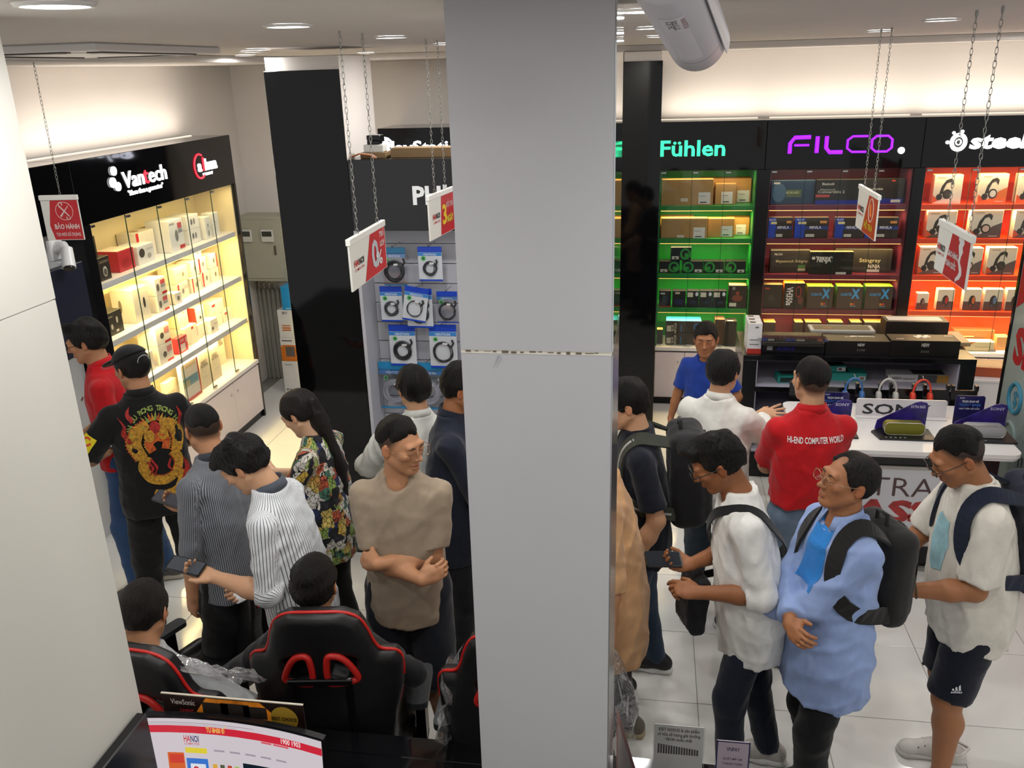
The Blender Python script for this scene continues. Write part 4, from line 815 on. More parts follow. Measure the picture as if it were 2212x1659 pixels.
HB = [(4, [(2020, 2083, 378, 'white headset box with pink flare on the orange top shelf', '#4a423c', '#efe4d4'), (2119, 2182, 376, 'white and orange headset box with control pod on the orange top shelf', '#e8e4dc', '#e87838'), (2203, 2262, 376, 'white headset box at the far end of the orange top shelf', '#4a423c', '#e87838')]),
      (3, [(2005, 2070, 456, 'headset box with a battle scene on the second orange shelf', '#4a423c', '#6a5a4c'), (2100, 2170, 453, 'grey and orange headset box on the second orange shelf', '#e8c4b0', '#6a5a54'), (2196, 2258, 453, 'white-topped headset box at the far end of the second orange shelf', '#4a423c', '#6a5a54')]),
      (2, [(1988, 2045, 534, 'headset box with grey base beside the map sign, third orange shelf', '#4a423c', '#7a6258'), (2072, 2126, 536, 'headset box half hidden by the map sign, third orange shelf', '#e8c4b0', '#6a5a54'), (2137, 2200, 535, 'headset box right of the map sign, third orange shelf', '#4a4038', '#6a5a54')])]
for lev, rows in HB:
    for a, b, yt, lb, dk, c2 in rows:
        P = hprint(dk, c2)
        rbox('headset_box', lb, GO, a, b, yt, lev, .03, .09, '#efe2cc', top='#f6dfa8', prints=P)  # yellow top colour includes the warm LED light from above
for k, (a, b, lb, c) in enumerate(((1982, 2008, 'slim hanging mouse pack with a grey mouse, first on the fourth orange shelf', '#8a7a6c'), (2027, 2064, 'mouse box with a dark mouse and red logo on the fourth orange shelf', '#c8382c'), (2084, 2123, 'mouse box with an orange claw print on the fourth orange shelf', '#d87038'), (2129, 2170, 'mouse box with a blue-white streak print on the fourth orange shelf', '#6a86a8'), (2177, 2215, 'mouse box at the end of the fourth orange shelf', '#8a7a6c'))):
    rbox('mouse_box', lb, 'mouse boxes in the orange cabinet', a, b, 625 if k else 634, 1, .03, .07, '#efe2cc', top='#f2d8a0', prints=[('f', 0, 0, 1, .42, '#5c4a44'), ('f', .3, .15, .7, .72, 'o:#3c3532'), ('f', .48, .3, .66, .66, 'o:'+c), ('f', .4, .2, .5, .27, 'o:'+c)])  # tops tinted yellow to stand for the shelf LED light
rbox('keyboard_box', 'long brown and orange keyboard box lying on the orange deck', 'keyboard boxes on the orange deck', 2062, 2152, 706, 0, .12, .10, '#7a5230', h=.16, prints=[('f', [(.6, .1), (1, .1), (1, .7), (.85, .8)], 0, 0, 0, 'p:#e8622c'), ('f', .1, .6, .5, .66, '#e0c8a0')])
rbox('keyboard_box', 'cream keyboard box with orange wedge in front on the orange deck', 'keyboard boxes on the orange deck', 2068, 2152, 728, 0, .0, .10, '#f2dfb0', h=.085, prints=[('f', [(.1, .1), (.5, 1), (.3, 1), (.0, .5)], 0, 0, 0, 'p:#e8823c'), ('f', .5, .4, .9, .5, '#c8b890')])
rbox('small_box', 'small orange-topped carton at the right end of the orange deck', 'keyboard boxes on the orange deck', 2154, 2182, 728, 0, .04, .10, '#f0b070')
# ------------------------------------------------------------------ island gondola
M_GI = mat('gondola_inside', '#c9c5d6', .4, var=.02)
GY0, GY1, GX0, GX1 = 6.43, 7.06, .70, 2.34
t = empty('gondola_shelf', ((GX0+GX1)/2, GY0, 0), 0, 'black framed island shelf with pale lilac bays, keyboards on top', 'shelf unit')
O = np.array([(GX0+GX1)/2, GY0, 0])
def gb(n, x0, x1, y0, y1, z0, z1, m, b=.002): return MB().box(x0-O[0], x1-O[0], y0-O[1], y1-O[1], z0, z1, m, b=b).build(n, t)
gb('top', GX0, GX1, GY0, GY1, .962, 1.0, M_BLKP)
gb('base', GX0, GX1, GY0, GY1, 0, .213, M_BLKP)
for a, b in ((GX0, GX0+.10), (GX1-.10, GX1)): gb('post', a, b, GY0, GY1, .2135, .9615, M_BLKP)
gb('back_panel', GX0+.1005, GX1-.1005, GY1-.03, GY1-.01, .2135, .9615, M_GI)
for z0, z1 in ((.715, .748), (.461, .488)):
    s_ = gb('shelf', GX0+.1005, GX1-.1005, GY0+.012, GY1-.031, z0, z1, M_GI); MB().box(GX0+.1005-O[0], GX1-.1005-O[0], 0, .0115, z0, z1, M_BLKP).build('shelf_edge', s_)
gb('deck', GX0+.1005, GX1-.1005, GY0+.002, GY1-.031, .2135, .235, M_GI)
for x in (GX0+.101, GX1-.111): gb('bay_side', x, x+.01, GY0+.02, GY1-.031, .2355, .9615, M_GI)
# goods on the island
GI = 'keyboard boxes on the island'
Z1 = 1.0006
def ibox(name, label, px0, px1, py, z, d, h, col, group=GI, back=0.0, rz=0.0, **k):
    """front bottom edge seen between two picture columns at height z"""
    a, b = PZ(px0, py, z), PZ(px1, py, z); w = b.x-a.x; y = (a.y+b.y)/2+back
    return box_item(name, label, 'box', group, ((a.x+b.x)/2, y+d/2, z), w, d, h, rz, col, **k)
for k in range(3):
    ibox('slim_box', 'white slim box with a red base, %s of the row on the island end' % ('front', 'middle', 'back')[k], 1613, 1643, 764, Z1, .07, .235, '#eceaea', 'white slim boxes on the island end', back=.085*k,
         prints=[('f', 0, 0, 1, .17, '#c23a30'), ('t', .12, .3, .55, .75, '#4a3a34'), ('f', .15, .3, .8, .32, '#444444'), ('f', .15, .45, .8, .47, '#444444'), ('f', .5, .85, .75, .9, '#666666')])
ibox('keyboard_box', 'black keyboard box with violet end carrying a wrapped keyboard', 1646, 1779, 763, Z1, .16, .085, '#16151a', side='#4a3cc0', prints=[('f', .08, .25, .17, .62, '#d4d4d0')], texts=[('f', .38, .25, 'AORUS', .028, '#3a34c0', .13, .03)])
kb = ibox('wrapped_keyboard', 'black keyboard in a clear glittering wrap on the violet-ended box', 1650, 1780, 751, Z1+.0865, .15, .03, '#25211e', back=.03, prints=[('t', .04, .08, .97, .92, '#4a4440')])
kc = MB()
for r in range(5):
    for c in range(15): kc.box(-.235+c*.0315, -.207+c*.0315, -.058+r*.024, -.038+r*.024, .0325, .038, mat('keycap', '#2c2826', .25), b=.002)
kc.build('keycaps', kb, kind='stuff')
MB().box(-.25, .25, -.073, .073, .0385, .0395, glassy('wrap_film', (.8, .8, .78), .9, base=.22)).build('wrap_film', kb)
ibox('keyboard_box', 'black FIRE DANCING keyboard box on the island', 1783, 1920, 765, Z1, .20, .10, '#2a221e', prints=[('f', 0, 0, 1, 1, '#15110f')], texts=[('f', .55, .62, 'NEW', .022, '#d8d4cc', .05, .03), ('t', .62, .55, 'FIRE DANCING', .030, '#ece8e0', .17, .03), ('t', .40, .5, '3108', .02, '#ece8e0', .06, .02), ('f', .55, .25, '3108', .016, '#77726c', .06, .02)])
ibox('keyboard_box', 'black keyboard box with a large white ink glyph on the island', 1924, 2069, 769, Z1, .17, .115, '#2c231e', prints=[('f', 0, 0, 1, 1, '#15110f')], texts=[('f', .5, .62, 'NEW', .026, '#d8d4cc', .055, .04), ('t', .5, .5, '#', .07, '#ece8e0', .12, .04), ('t', .14, .2, '108', .02, '#ece8e0', .05, .02), ('t', .9, .7, '9000', .02, '#ece8e0', .06, .02), ('f', .5, .22, '3000', .018, '#77726c', .06, .02)])
ibox('keyboard_tray', 'flat silver-rimmed black keyboard tray lying behind on the island', 1752, 1890, 719, Z1+.102, .16, .018, '#b9b9b6', group=GI, prints=[('t', .06, .1, .94, .9, '#352d28'), ('t', .2, .3, .35, .6, 'o:#6a3430')], back=-.0)
ibox('keyboard_box', 'black box with a rounded white strip at the back of the island', 1912, 2045, 730, Z1, .18, .13, '#2e2621', group=GI, back=-.0, prints=[('t', .05, .2, .92, .85, '#d9d2d2')])
ibox('keyboard_box', 'slim carton with orange print lying at the right back corner of the island', 2047, 2098, 750, Z1, .30, .03, '#a8906a', group=GI, prints=[('t', .2, .2, .6, .8, '#b05a30')], back=.02)
GT = 'boxes in the upper bay of the island'
Z2 = .7486
ibox('keyboard_box', 'teal keyboard box lying askew in the island bay', 1680, 1772, 833, Z2, .13, .055, '#2f9a90', GT, rz=.10, back=.06, prints=[('f', .05, .15, .42, .8, '#20302e'), ('f', .46, .25, .52, .7, 'o:#20302e'), ('t', .1, .3, .9, .95, '#3a3f40')])
ibox('keyboard_box', 'long teal keyboard box with a barcode in the island bay', 1786, 1876, 832, Z2, .13, .062, '#38ab9e', GT, back=.10, prints=[('f', .82, .12, .98, .62, '#e4dcd8'), ('f', .85, .2, .95, .5, '#8a7068'), ('t', .02, .2, .6, .9, '#2b3432')])
ibox('keyboard_box', 'teal keyboard box stacked at an angle on the long teal box', 1782, 1832, 815, Z2+.0635, .13, .05, '#2f9a90', GT, rz=.12, back=.12, prints=[('f', .6, .15, .97, .75, '#e8e4e0'), ('f', .66, .3, .8, .65, '#55504c'), ('t', .05, .2, .95, .95, '#2b3432')])
ibox('keyboard_box', 'white keyboard box with charcoal and mustard end in the island bay', 1926, 2052, 832, Z2, .13, .06, '#e2e0e2', GT, back=.06, prints=[('f', .48, .0, .8, 1, '#5a5858'), ('f', .8, .0, 1, 1, '#c09040'), ('t', .4, .15, .95, .9, '#3f3f42')], texts=[('f', .12, .35, 'A4TECH', .02, '#333333', .07, .02), ('f', .33, .35, 'keyboard', .018, '#7a5a58', .08, .01)])
for k in range(3):
    ibox('router_box', 'flat orange and white carton, %s of the pile on the island deck' % ('bottom', 'middle', 'top')[k], 1652, 1715, 982-14*k, .2356+.052*k, .16, .05, '#d8d4d0', 'flat cartons on the island deck', prints=[('f', 0, .55, 1, 1, '#c2402c')], texts=[('f', .4, .15, 'EDIMAX', .018, '#9a8a86', .1, .01)])
ibox('kraft_carton', 'plain kraft carton on the floor at the end of the island', 1588, 1604, 905, .0006, .16, .42, '#b48c5c', None, back=.35)
# white side stand with an orange keyboard box
t = empty('side_stand', (2.62, 6.92, 0), 0, 'low white side stand behind the island carrying an orange keyboard box', 'stand')
MB().box(-.24, .24, -.12, .30, .0, .70, M_WHITE, b=.003).build('body', t); MB().box(-.25, .25, -.13, .31, .7005, .72, M_WHITE, b=.002).build('top', t)
box_item('keyboard_box', 'brown and orange keyboard box on the low white side stand', 'box', None, (2.60, 6.98, .7206), .40, .22, .075, -.12, '#b4532c', prints=[('t', .03, .05, .97, .95, '#5a3a2c'), ('t', .1, .2, .8, .8, '#74503c'), ('f', .75, .3, .85, .8, '#e0c8b8')])
# ------------------------------------------------------------------ speaker table
ZT = .84
t = empty('speaker_table', (1.6, 5.5, 0), 0, 'white topped demo table on a black body with an EXTRA BASS poster', 'table')
MB().prism(rrect(1.26, .78, .06), .795, .814, M_WHITE, T(-.04, -.0, 0)).build('lower_top', t)
MB().prism(rrect(1.28, .80, .06), .8145, ZT, mat('table_white', '#f4f2f0', .18), T(-.04, 0, 0)).build('table_top', t)
MB().box(-.66, .50, -.33, .36, .0, .7945, M_BLKP, b=.003).build('body', t)
MB().box(-.70, .56, -.36, .40, .0, .022, mat('plinth_grey', '#8d9088', .4), b=.002).build('plinth', t)
ps_ = MB().box(-.60, .24, -.345, -.331, .17, .715, mat('poster_frame', '#b5b3ab', .4), b=.002).build('poster_frame', t)
MB().box(-.585, .215, -.3475, -.3455, .185, .695, mat('poster_white', '#d6d8dc', .35)).build('poster', ps_)
MB().text('EXTRA', T(-.16, -.349, .515)@FRONT, .185, flat('#54403e'), bold=-.006, width=.62).build('lettering', ps_)
lb = MB().text('BASS', T(-.15, -.349, .345)@FRONT, .195, mat('bass_red', '#a83230', .4, var=.35, vscale=14), bold=.05, width=.62, shear=.08).build('lettering', ps_)
MB().text('by SONY', T(.10, -.349, .215)@FRONT, .05, flat('#4a4a50'), width=.14).build('lettering', ps_)
# brand board, speakers, cards, triangular backs
t = empty('brand_board', (1.64, 5.66, ZT+.0006), 0, 'white board lettered SONY standing on the demo table', 'sign')
MB().prism(rrect(.56, .125, .012), -.006, .006, M_WHITE, T(0, 0, .0625)@FRONT).build('board', t)
MB().text('SONY', T(-.03, -.0075, .022)@FRONT, .10, flat('#2d2d30'), bold=.02, width=.42).build('lettering', t)
MB().box(-.28, .28, -.045, -.0065, .0, .008, M_WHITE, b=.001).build('foot', t)
def speaker(x, y, label, body, label2):
    t = empty('speaker_display', (x, y, ZT+.0006), 0, label2, 'display stand')
    MB().prism([(-.16, -.12), (.17, -.12), (.17, .06), (-.12, .06), (-.185, -.0)], 0, .012, mat('stand_black', '#141418', .3), T(0, 0, 0)).build('base', t)
    MV = mat('violet_print', '#3a2a86', .35, var=.5, vscale=9)
    MB().prism([(-.15, .0), (.15, .0), (.155, .165), (.145, .185), (.11, .192), (.08, .185), (-.14, .06)], -.004, .004, MV, T(.0, .065, .0)@FRONT).build('wing_board', t)
    tx = 'EXTRA BASS' if 'gold' in label else 'SONY'
    MB().text(tx, T(.095, .0595, .150)@FRONT, .026, flat('#d5d2ea'), bold=.02, width=.085).build('lettering', t)
    pr = MB()
    for k in range(5): pr.box(-.125+.028*k, -.113+.028*k, -.108, -.095, .0122, .0128, flat('#8f8f96'))
    pr.build('icons', t, kind='stuff')
    s = empty('wireless_speaker', (x-.005, y-.035, ZT+.0135), 0, label, 'speaker')
    mb = MB()
    prof = rrect(.235, .078, .03, 6)
    mb.prism(prof, -.028, .028, mat('spk_'+body.lstrip('#'), body, .3, metal=.5, bump=.2, bscale=900), T(0, 0, .042)@FRONT); mb.build('body', s)
    MB().tube([(x_, .028*0-.0, z_) for x_, z_ in [(p[0]*1.01, p[1]*1.01+.042) for p in rrect(.235, .078, .03, 6)]], .003, mat('spk_rim', '#c9c9bd', .2, metal=.9), 5, T(0, -.029, 0), closed=True).build('rim', s)
    for q in (-.08, .08): MB().box(q-.015, q+.015, -.015, .015, -.0005, .004, mat('rubber', '#222222', .8)).build('foot', s)
speaker(1.585, 5.385, 'olive gold wireless speaker on the demo table', '#7d7a26', 'dark stand with violet wing board behind the gold speaker')
speaker(2.05, 5.385, 'silver wireless speaker on the demo table', '#b7b7ba', 'dark stand with violet wing board behind the silver speaker')
speaker(1.13, 5.385, 'dark wireless speaker on the demo table behind the red polo staffer', '#33333a', 'dark stand with violet wing board behind the red polo staffer')
for x, lb in ((1.20, 'violet rounded info card behind the red polo staffer on the demo table'), (2.02, 'violet rounded info card behind the silver speaker')):
    t = empty('info_card', (x, 5.56, ZT+.0006), 0, lb, 'card')
    MB().prism(rrect(.175, .20, .015), -.003, .003, mat('card_violet', '#252358', .3, var=.4, vscale=12), T(0, 0, .10)@FRONT).build('card', t)
    mb = MB().text('SONY', T(-.05, -.0045, .18)@FRONT, .014, flat('#d8d8e8'), bold=.02, width=.03).text('TRỌN ĐAM MÊ', T(0, -.0045, .155)@FRONT, .02, flat('#e8e8f4'), bold=.03, width=.10).text('"CỰC" BASS', T(0, -.0045, .132)@FRONT, .02, flat('#4a86d8'), bold=.03, width=.13).text('NHÀ THÊM HẤP DẪN', T(0, -.0045, .108)@FRONT, .014, flat('#e8e8f4'), bold=.02, width=.12); mb.build('print', t, kind='stuff')
    MB().box(-.07, .07, .0031, .05, 0, .006, M_BLKP).build('foot', t)
# headphone racks behind the table
for k, x in enumerate((1.06, 1.28, 1.50, 1.72, 1.94, 2.12)):
    t = empty('headphone_stand', (x, 5.96, 0), 0, 'black upright headphone stand behind the demo table, %s from its left end' % ('first', 'second', 'third', 'fourth', 'fifth', 'sixth')[k] if False else 'black upright headphone stand behind the demo table, %s counting from the red polo staffer' % ('first', 'second', 'third', 'fourth', 'fifth', 'sixth')[k], 'headphone stand', 'headphone stands behind the demo table')
    MB().box(-.085, .085, 0, .015, .0, .93 if k != 2 else .93, M_BLKP, b=.002).build('upright', t)
    for q in (-.085, .065): MB().box(q, q+.02, -.012, .03, .9305, .965, M_BLKP, b=.002).build('prong', t)
    MB().box(-.085, .085, -.06, .06, 0, .012, M_BLKP, b=.002).build('foot', t)
for x, c, lb in ((1.39, '#3a6aa8', 'blue headphones hanging behind the demo table'), (1.61, '#b8b8b4', 'pale grey headphones hanging behind the demo table'), (1.83, '#d8402c', 'red headphones hanging behind the demo table')):
    t = empty('headphones', (x, 5.90, .862), 0, lb, 'headphones')
    Mh = mat('hp_'+c.lstrip('#'), c, .35)
    MB().tube([(.055*math.cos(a), 0, .075+.085*math.sin(a)) for a in np.linspace(-.3, math.pi+.3, 16)], .007, Mh, 8, flatten=1.5).build('headband', t)
    for s in (-1, 1): MB().lathe([(0, -.014), (.03, -.014), (.036, -.004), (.036, .006), (.028, .014), (0, .014)], Mh, T(s*.055, 0, .035)@RY(math.pi/2), 18).build('ear_cup', t)
    MB().tube([(0, .0, .16), (0, .02, .175), (0, .05, .17)], .003, M_CHROME, 6).build('hanger', t)
# ------------------------------------------------------------------ printed glass partition at the right
t = empty('glass_banner', (2.47, 5.3, 0), 0, 'standing frosted glass banner with red lettering SIEU and blue round icons', 'banner')
MB().box(-.006, .006, -1.4, .95, .06, 2.05, mat('frosted_glass', '#a9b5b0', .22, spec=.6), b=.001).build('pane', t)
MB().box(-.014, .014, .951, .985, 0, 2.1, M_BLKP, b=.002).build('post', t); MB().box(-.03, .03, -1.4, .985, 0, .0595, M_BLKP, b=.002).build('base_rail', t)
Fb = frame((-.0075, 0, 0), (0, -1, 0), (0, 0, 1), (-1, 0, 0))   # reads from the -X side
rd = flat('#b3212b')
mb = MB(); mb.add([(-.94, 2.04, 0), (-.94, 1.44, 0), (-.25, 1.86, 0), (-.25, 2.04, 0)], [(0, 1, 2, 3)], rd, Fb); mb.build('red_corner', t)
mb = MB(); mb.add([(-.55, .07, 0), (1.3, .07, 0), (1.3, .95, 0)], [(0, 1, 2)], rd, Fb); mb.build('red_wedge', t)
MB().text('SIÊU', Fb@T(-.86, 1.10, .001), .33, rd, bold=.05, align='LEFT', width=.62).build('lettering', t)
MB().text('TH', Fb@T(-.36, 1.38, .001), .12, rd, bold=.03, align='LEFT').build('lettering', t)
for z, s1, s2 in ((.80, 'KHÔNG', 'THẤT THOÁT'), (.52, 'CHÍNH XÁC', 'TUYỆT ĐỐI')):
    MB().text(s1, Fb@T(-.48, z+.08, .001), .11, flat('#8fa3a4'), align='LEFT', width=.42).build('lettering', t)
    MB().text(s2, Fb@T(-.52, z-.06, .001), .12, flat('#4a5452'), bold=.02, align='LEFT', width=.60).build('lettering', t)
    MB().tube([(-.70+.10*math.cos(a), z+.07+.10*math.sin(a), .002) for a in np.linspace(0, 2*math.pi, 26, endpoint=False)], .016, flat('#3f8fb0' if z > .6 else '#93a7a6'), 4, Fb, closed=True).build('round_icon', t)
MB().text('$', Fb@T(-.70, .815, .001), .15, flat('#3f8fb0'), bold=.02).build('icon_mark', t)
# ------------------------------------------------------------------ implicit surfaces -> meshes (for people, clothes, bags, padded chairs)
def A3(*v): return np.array(v, float)
class Field:
    def __init__(s): s.pr = []
    def rc(s, a, b, ra, rb, k=.02, op=1, tagn=0):
        a, b = np.asarray(a, float), np.asarray(b, float); ba = b-a; L2 = max(ba@ba, 1e-9)
        def fn(p):
            t = np.clip(((p-a)@ba)/L2, 0, 1); q = p-a-t[..., None]*ba
            return np.sqrt((q*q).sum(-1))-(ra+(rb-ra)*t)
        r = max(ra, rb); s.pr.append((fn, np.minimum(a, b)-r, np.maximum(a, b)+r, k, op, tagn)); return s
    def rct(s, a, b, ra, rb, k=.02, op=1, tagn=0):     # tapered limb cut flat at b
        a, b = np.asarray(a, float), np.asarray(b, float); ba = b-a; L2 = max(ba@ba, 1e-9); L = math.sqrt(L2)
        def fn(p):
            t0 = ((p-a)@ba)/L2; t = np.clip(t0, 0, 1.4); q = p-a-t[..., None]*ba
            return np.maximum(np.sqrt((q*q).sum(-1))-(ra+(rb-ra)*np.minimum(t, 1)), (t0-1)*L)
        r = max(ra, rb); s.pr.append((fn, np.minimum(a, b)-r, np.maximum(a, b)+r, k, op, tagn)); return s
    def el(s, c, r, R=None, k=.02, op=1, tagn=0):
        c = np.asarray(c, float); r = np.ones(3)*np.asarray(r, float); R = np.eye(3) if R is None else R
        def fn(p):
            q = (p-c)@R; k0 = np.sqrt(((q/r)**2).sum(-1))+1e-9; k1 = np.sqrt(((q/(r*r))**2).sum(-1))+1e-9
            return k0*(k0-1)/k1
        m = r.max(); s.pr.append((fn, c-m, c+m, k, op, tagn)); return s
    def bx(s, c, hs, rad, R=None, k=.02, op=1, tagn=0):
        c = np.asarray(c, float); hs = np.asarray(hs, float); R = np.eye(3) if R is None else R
        def fn(p):
            q = np.abs((p-c)@R)-(hs-rad); return np.sqrt((np.maximum(q, 0)**2).sum(-1))+np.minimum(q.max(-1), 0)-rad
        m = np.linalg.norm(hs); s.pr.append((fn, c-m, c+m, k, op, tagn)); return s
    def loft(s, sec, k=.02, op=1, tagn=0, ex=2.3):
        sec = np.array(sorted(sec), float); zz = np.linspace(sec[0, 0], sec[-1, 0], 60)
        S = [np.interp(zz, sec[:, 0], sec[:, i]) for i in range(1, 5)]
        ker = np.ones(7)/7; S = [np.convolve(np.pad(q, 3, mode='edge'), ker, 'valid') for q in S]
        z0, z1 = zz[0], zz[-1]
        def fn(p):
            z = p[..., 2]; cx, cy, a, b = (np.interp(z, zz, q) for q in S)
            X = np.abs((p[..., 0]-cx)/a); Y = np.abs((p[..., 1]-cy)/b)
            d = ((X**ex+Y**ex+1e-12)**(1/ex)-1)*np.minimum(a, b)
            return np.maximum(d, np.maximum(z0-z, z-z1))
        lo = A3((S[0]-S[2]).min(), (S[1]-S[3]).min(), z0); hi = A3((S[0]+S[2]).max(), (S[1]+S[3]).max(), z1)
        s.pr.append((fn, lo, hi, k, op, tagn)); return s
    def cut(s, o, n, lo=None, hi=None, k=.004):       # remove the half space on the +n side (only inside lo..hi)
        o = np.asarray(o, float); n = nrm(n)
        lo = A3(-9, -9, -9) if lo is None else np.asarray(lo, float); hi = A3(9, 9, 9) if hi is None else np.asarray(hi, float)
        s.pr.append((lambda p: (p-o)@n, lo, hi, k, 0, 0)); return s
    def warp(s, fn): s.pr.append((fn, None, None, 0, 2, 0)); return s
    def ev(s, p):
        D = np.full(p.shape[:-1], 1.0)
        for fn, lo, hi, k, op, tg in s.pr:
            if op == 2: D = D+fn(p); continue
            D = comb(D, fn(p), k, op)
        return D
    def tags(s, p):
        best = np.full(len(p), 9.0); tg_ = np.zeros(len(p), int)
        for fn, lo, hi, k, op, tg in s.pr:
            if op != 1: continue
            d = fn(p); m_ = d < best; best[m_] = d[m_]; tg_[m_] = tg
        return tg_
    def bounds(s):
        lo = np.min([q[1] for q in s.pr if q[4] == 1], 0); hi = np.max([q[2] for q in s.pr if q[4] == 1], 0); return lo-.03, hi+.03
    def mesh(s, h, lo=None, hi=None):
        L, Hh = s.bounds()
        lo = L if lo is None else np.maximum(L, lo); hi = Hh if hi is None else np.minimum(Hh, hi)
        n = np.maximum(3, np.ceil((hi-lo)/h).astype(int)+1)
        ax = [lo[i]+h*np.arange(n[i]) for i in range(3)]
        D = np.full(n, 1.0)
        for fn, a, b, k, op, tg in s.pr:
            if op == 2:
                m_ = np.abs(D) < .05; idx = np.nonzero(m_)
                if len(idx[0]): P = np.stack([ax[0][idx[0]], ax[1][idx[1]], ax[2][idx[2]]], -1); D[idx] += fn(P)
                continue
            mg = k+2*h+.01; sl = []
            for i in range(3):
                i0 = max(0, int((a[i]-mg-lo[i])/h)); i1 = min(n[i], int((b[i]+mg-lo[i])/h)+2); sl.append(slice(i0, i1))
            if any(q.stop <= q.start for q in sl): continue
            P = np.stack(np.meshgrid(ax[0][sl[0]], ax[1][sl[1]], ax[2][sl[2]], indexing='ij'), -1)
            D[tuple(sl)] = comb(D[tuple(sl)], fn(P), k, op)
        return surfnet(D, lo, h)
def comb(D, d, k, op):
    if op == 1:
        if k <= 0: return np.minimum(D, d)
        hh = np.clip(.5+.5*(D-d)/k, 0, 1); return D+(d-D)*hh-k*hh*(1-hh)
    if op == -1: d = -d
    if k <= 0: return np.maximum(D, d)
    hh = np.clip(.5-.5*(D-d)/k, 0, 1); return D+(d-D)*hh+k*hh*(1-hh)
_C8 = np.array([(i, j, k) for i in (0, 1) for j in (0, 1) for k in (0, 1)])
_E12 = [(a, b) for a in range(8) for b in range(a+1, 8) if np.abs(_C8[a]-_C8[b]).sum() == 1]
def surfnet(D, lo, h):
    D = np.pad(D, 1, constant_values=.5); lo = np.asarray(lo)-h
    S = D < 0; nx, ny, nz = D.shape
    cs = [S[c[0]:nx-1+c[0], c[1]:ny-1+c[1], c[2]:nz-1+c[2]] for c in _C8]
    act = np.logical_or.reduce(cs) & ~np.logical_and.reduce(cs)
    I = np.argwhere(act)
    if not len(I): return np.zeros((0, 3)), np.zeros((0, 4), int)
    vals = np.stack([D[I[:, 0]+c[0], I[:, 1]+c[1], I[:, 2]+c[2]] for c in _C8], 1)
    P = np.zeros((len(I), 3)); N = np.zeros(len(I))
    for a, b in _E12:
        m_ = (vals[:, a] < 0) != (vals[:, b] < 0); t = vals[m_, a]/(vals[m_, a]-vals[m_, b])
        P[m_] += _C8[a]+t[:, None]*(_C8[b]-_C8[a]); N[m_] += 1
    V = lo+h*(I+P/N[:, None])
    idx = np.full(act.shape, -1, int); idx[I[:, 0], I[:, 1], I[:, 2]] = np.arange(len(I))
    Q = []
    for ax in range(3):
        s0 = [slice(None)]*3; s1 = [slice(None)]*3; s0[ax] = slice(0, -1); s1[ax] = slice(1, None)
        ch = S[tuple(s0)] != S[tuple(s1)]; o1, o2 = [q for q in range(3) if q != ax]
        E = np.argwhere(ch); E = E[(E[:, o1] > 0) & (E[:, o2] > 0) & (E[:, o1] < D.shape[o1]-1) & (E[:, o2] < D.shape[o2]-1)]
        if not len(E): continue
        def cell(d1, d2): c = E.copy(); c[:, o1] -= d1; c[:, o2] -= d2; return idx[c[:, 0], c[:, 1], c[:, 2]]
        q = np.stack([cell(1, 1), cell(0, 1), cell(0, 0), cell(1, 0)], 1)
        ins = S[E[:, 0], E[:, 1], E[:, 2]]; flip = ins if ax != 1 else ~ins
        q[~flip] = q[~flip][:, ::-1]; Q.append(q)
    Q = np.concatenate(Q); Q = Q[(Q >= 0).all(1)]
    return V, Q
def np_mesh(name, V, F, mats, parent=None, attrs=None, smooth=True, label=None, kind=None, mi=None):
    me = bpy.data.meshes.new(name); nv, nf = len(V), len(F); k = F.shape[1]
    me.vertices.add(nv); me.vertices.foreach_set('co', np.ascontiguousarray(V, dtype=np.float32).ravel())
    me.loops.add(nf*k); me.loops.foreach_set('vertex_index', np.ascontiguousarray(F, dtype=np.int32).ravel())
    me.polygons.add(nf); me.polygons.foreach_set('loop_start', np.arange(0, nf*k, k, dtype=np.int32)); me.polygons.foreach_set('loop_total', np.full(nf, k, dtype=np.int32))
    me.polygons.foreach_set('use_smooth', np.full(nf, smooth)); me.update(calc_edges=True)
    for m_ in (mats if isinstance(mats, (list, tuple)) else [mats]): me.materials.append(m_)
    if mi is not None: me.polygons.foreach_set('material_index', mi)
    for n_, a_ in (attrs or {}).items():
        if a_.shape[1] == 4:
            at = me.color_attributes.new(n_, 'FLOAT_COLOR', 'POINT'); at.data.foreach_set('color', np.ascontiguousarray(a_, dtype=np.float32).ravel())
        else:
            at = me.attributes.new(n_, 'FLOAT_VECTOR', 'POINT'); at.data.foreach_set('vector', np.ascontiguousarray(a_, dtype=np.float32).ravel())
    o = bpy.data.objects.new(name, me); COL.objects.link(o)
    if parent: o.parent = parent
    if label: o['label'] = label
    if kind: o['kind'] = kind
    return o
def join_q(parts):
    V, F, n = [], [], 0
    for v, f in parts:
        if len(v): V.append(v); F.append(f+n); n += len(v)
    return np.concatenate(V), np.concatenate(F)
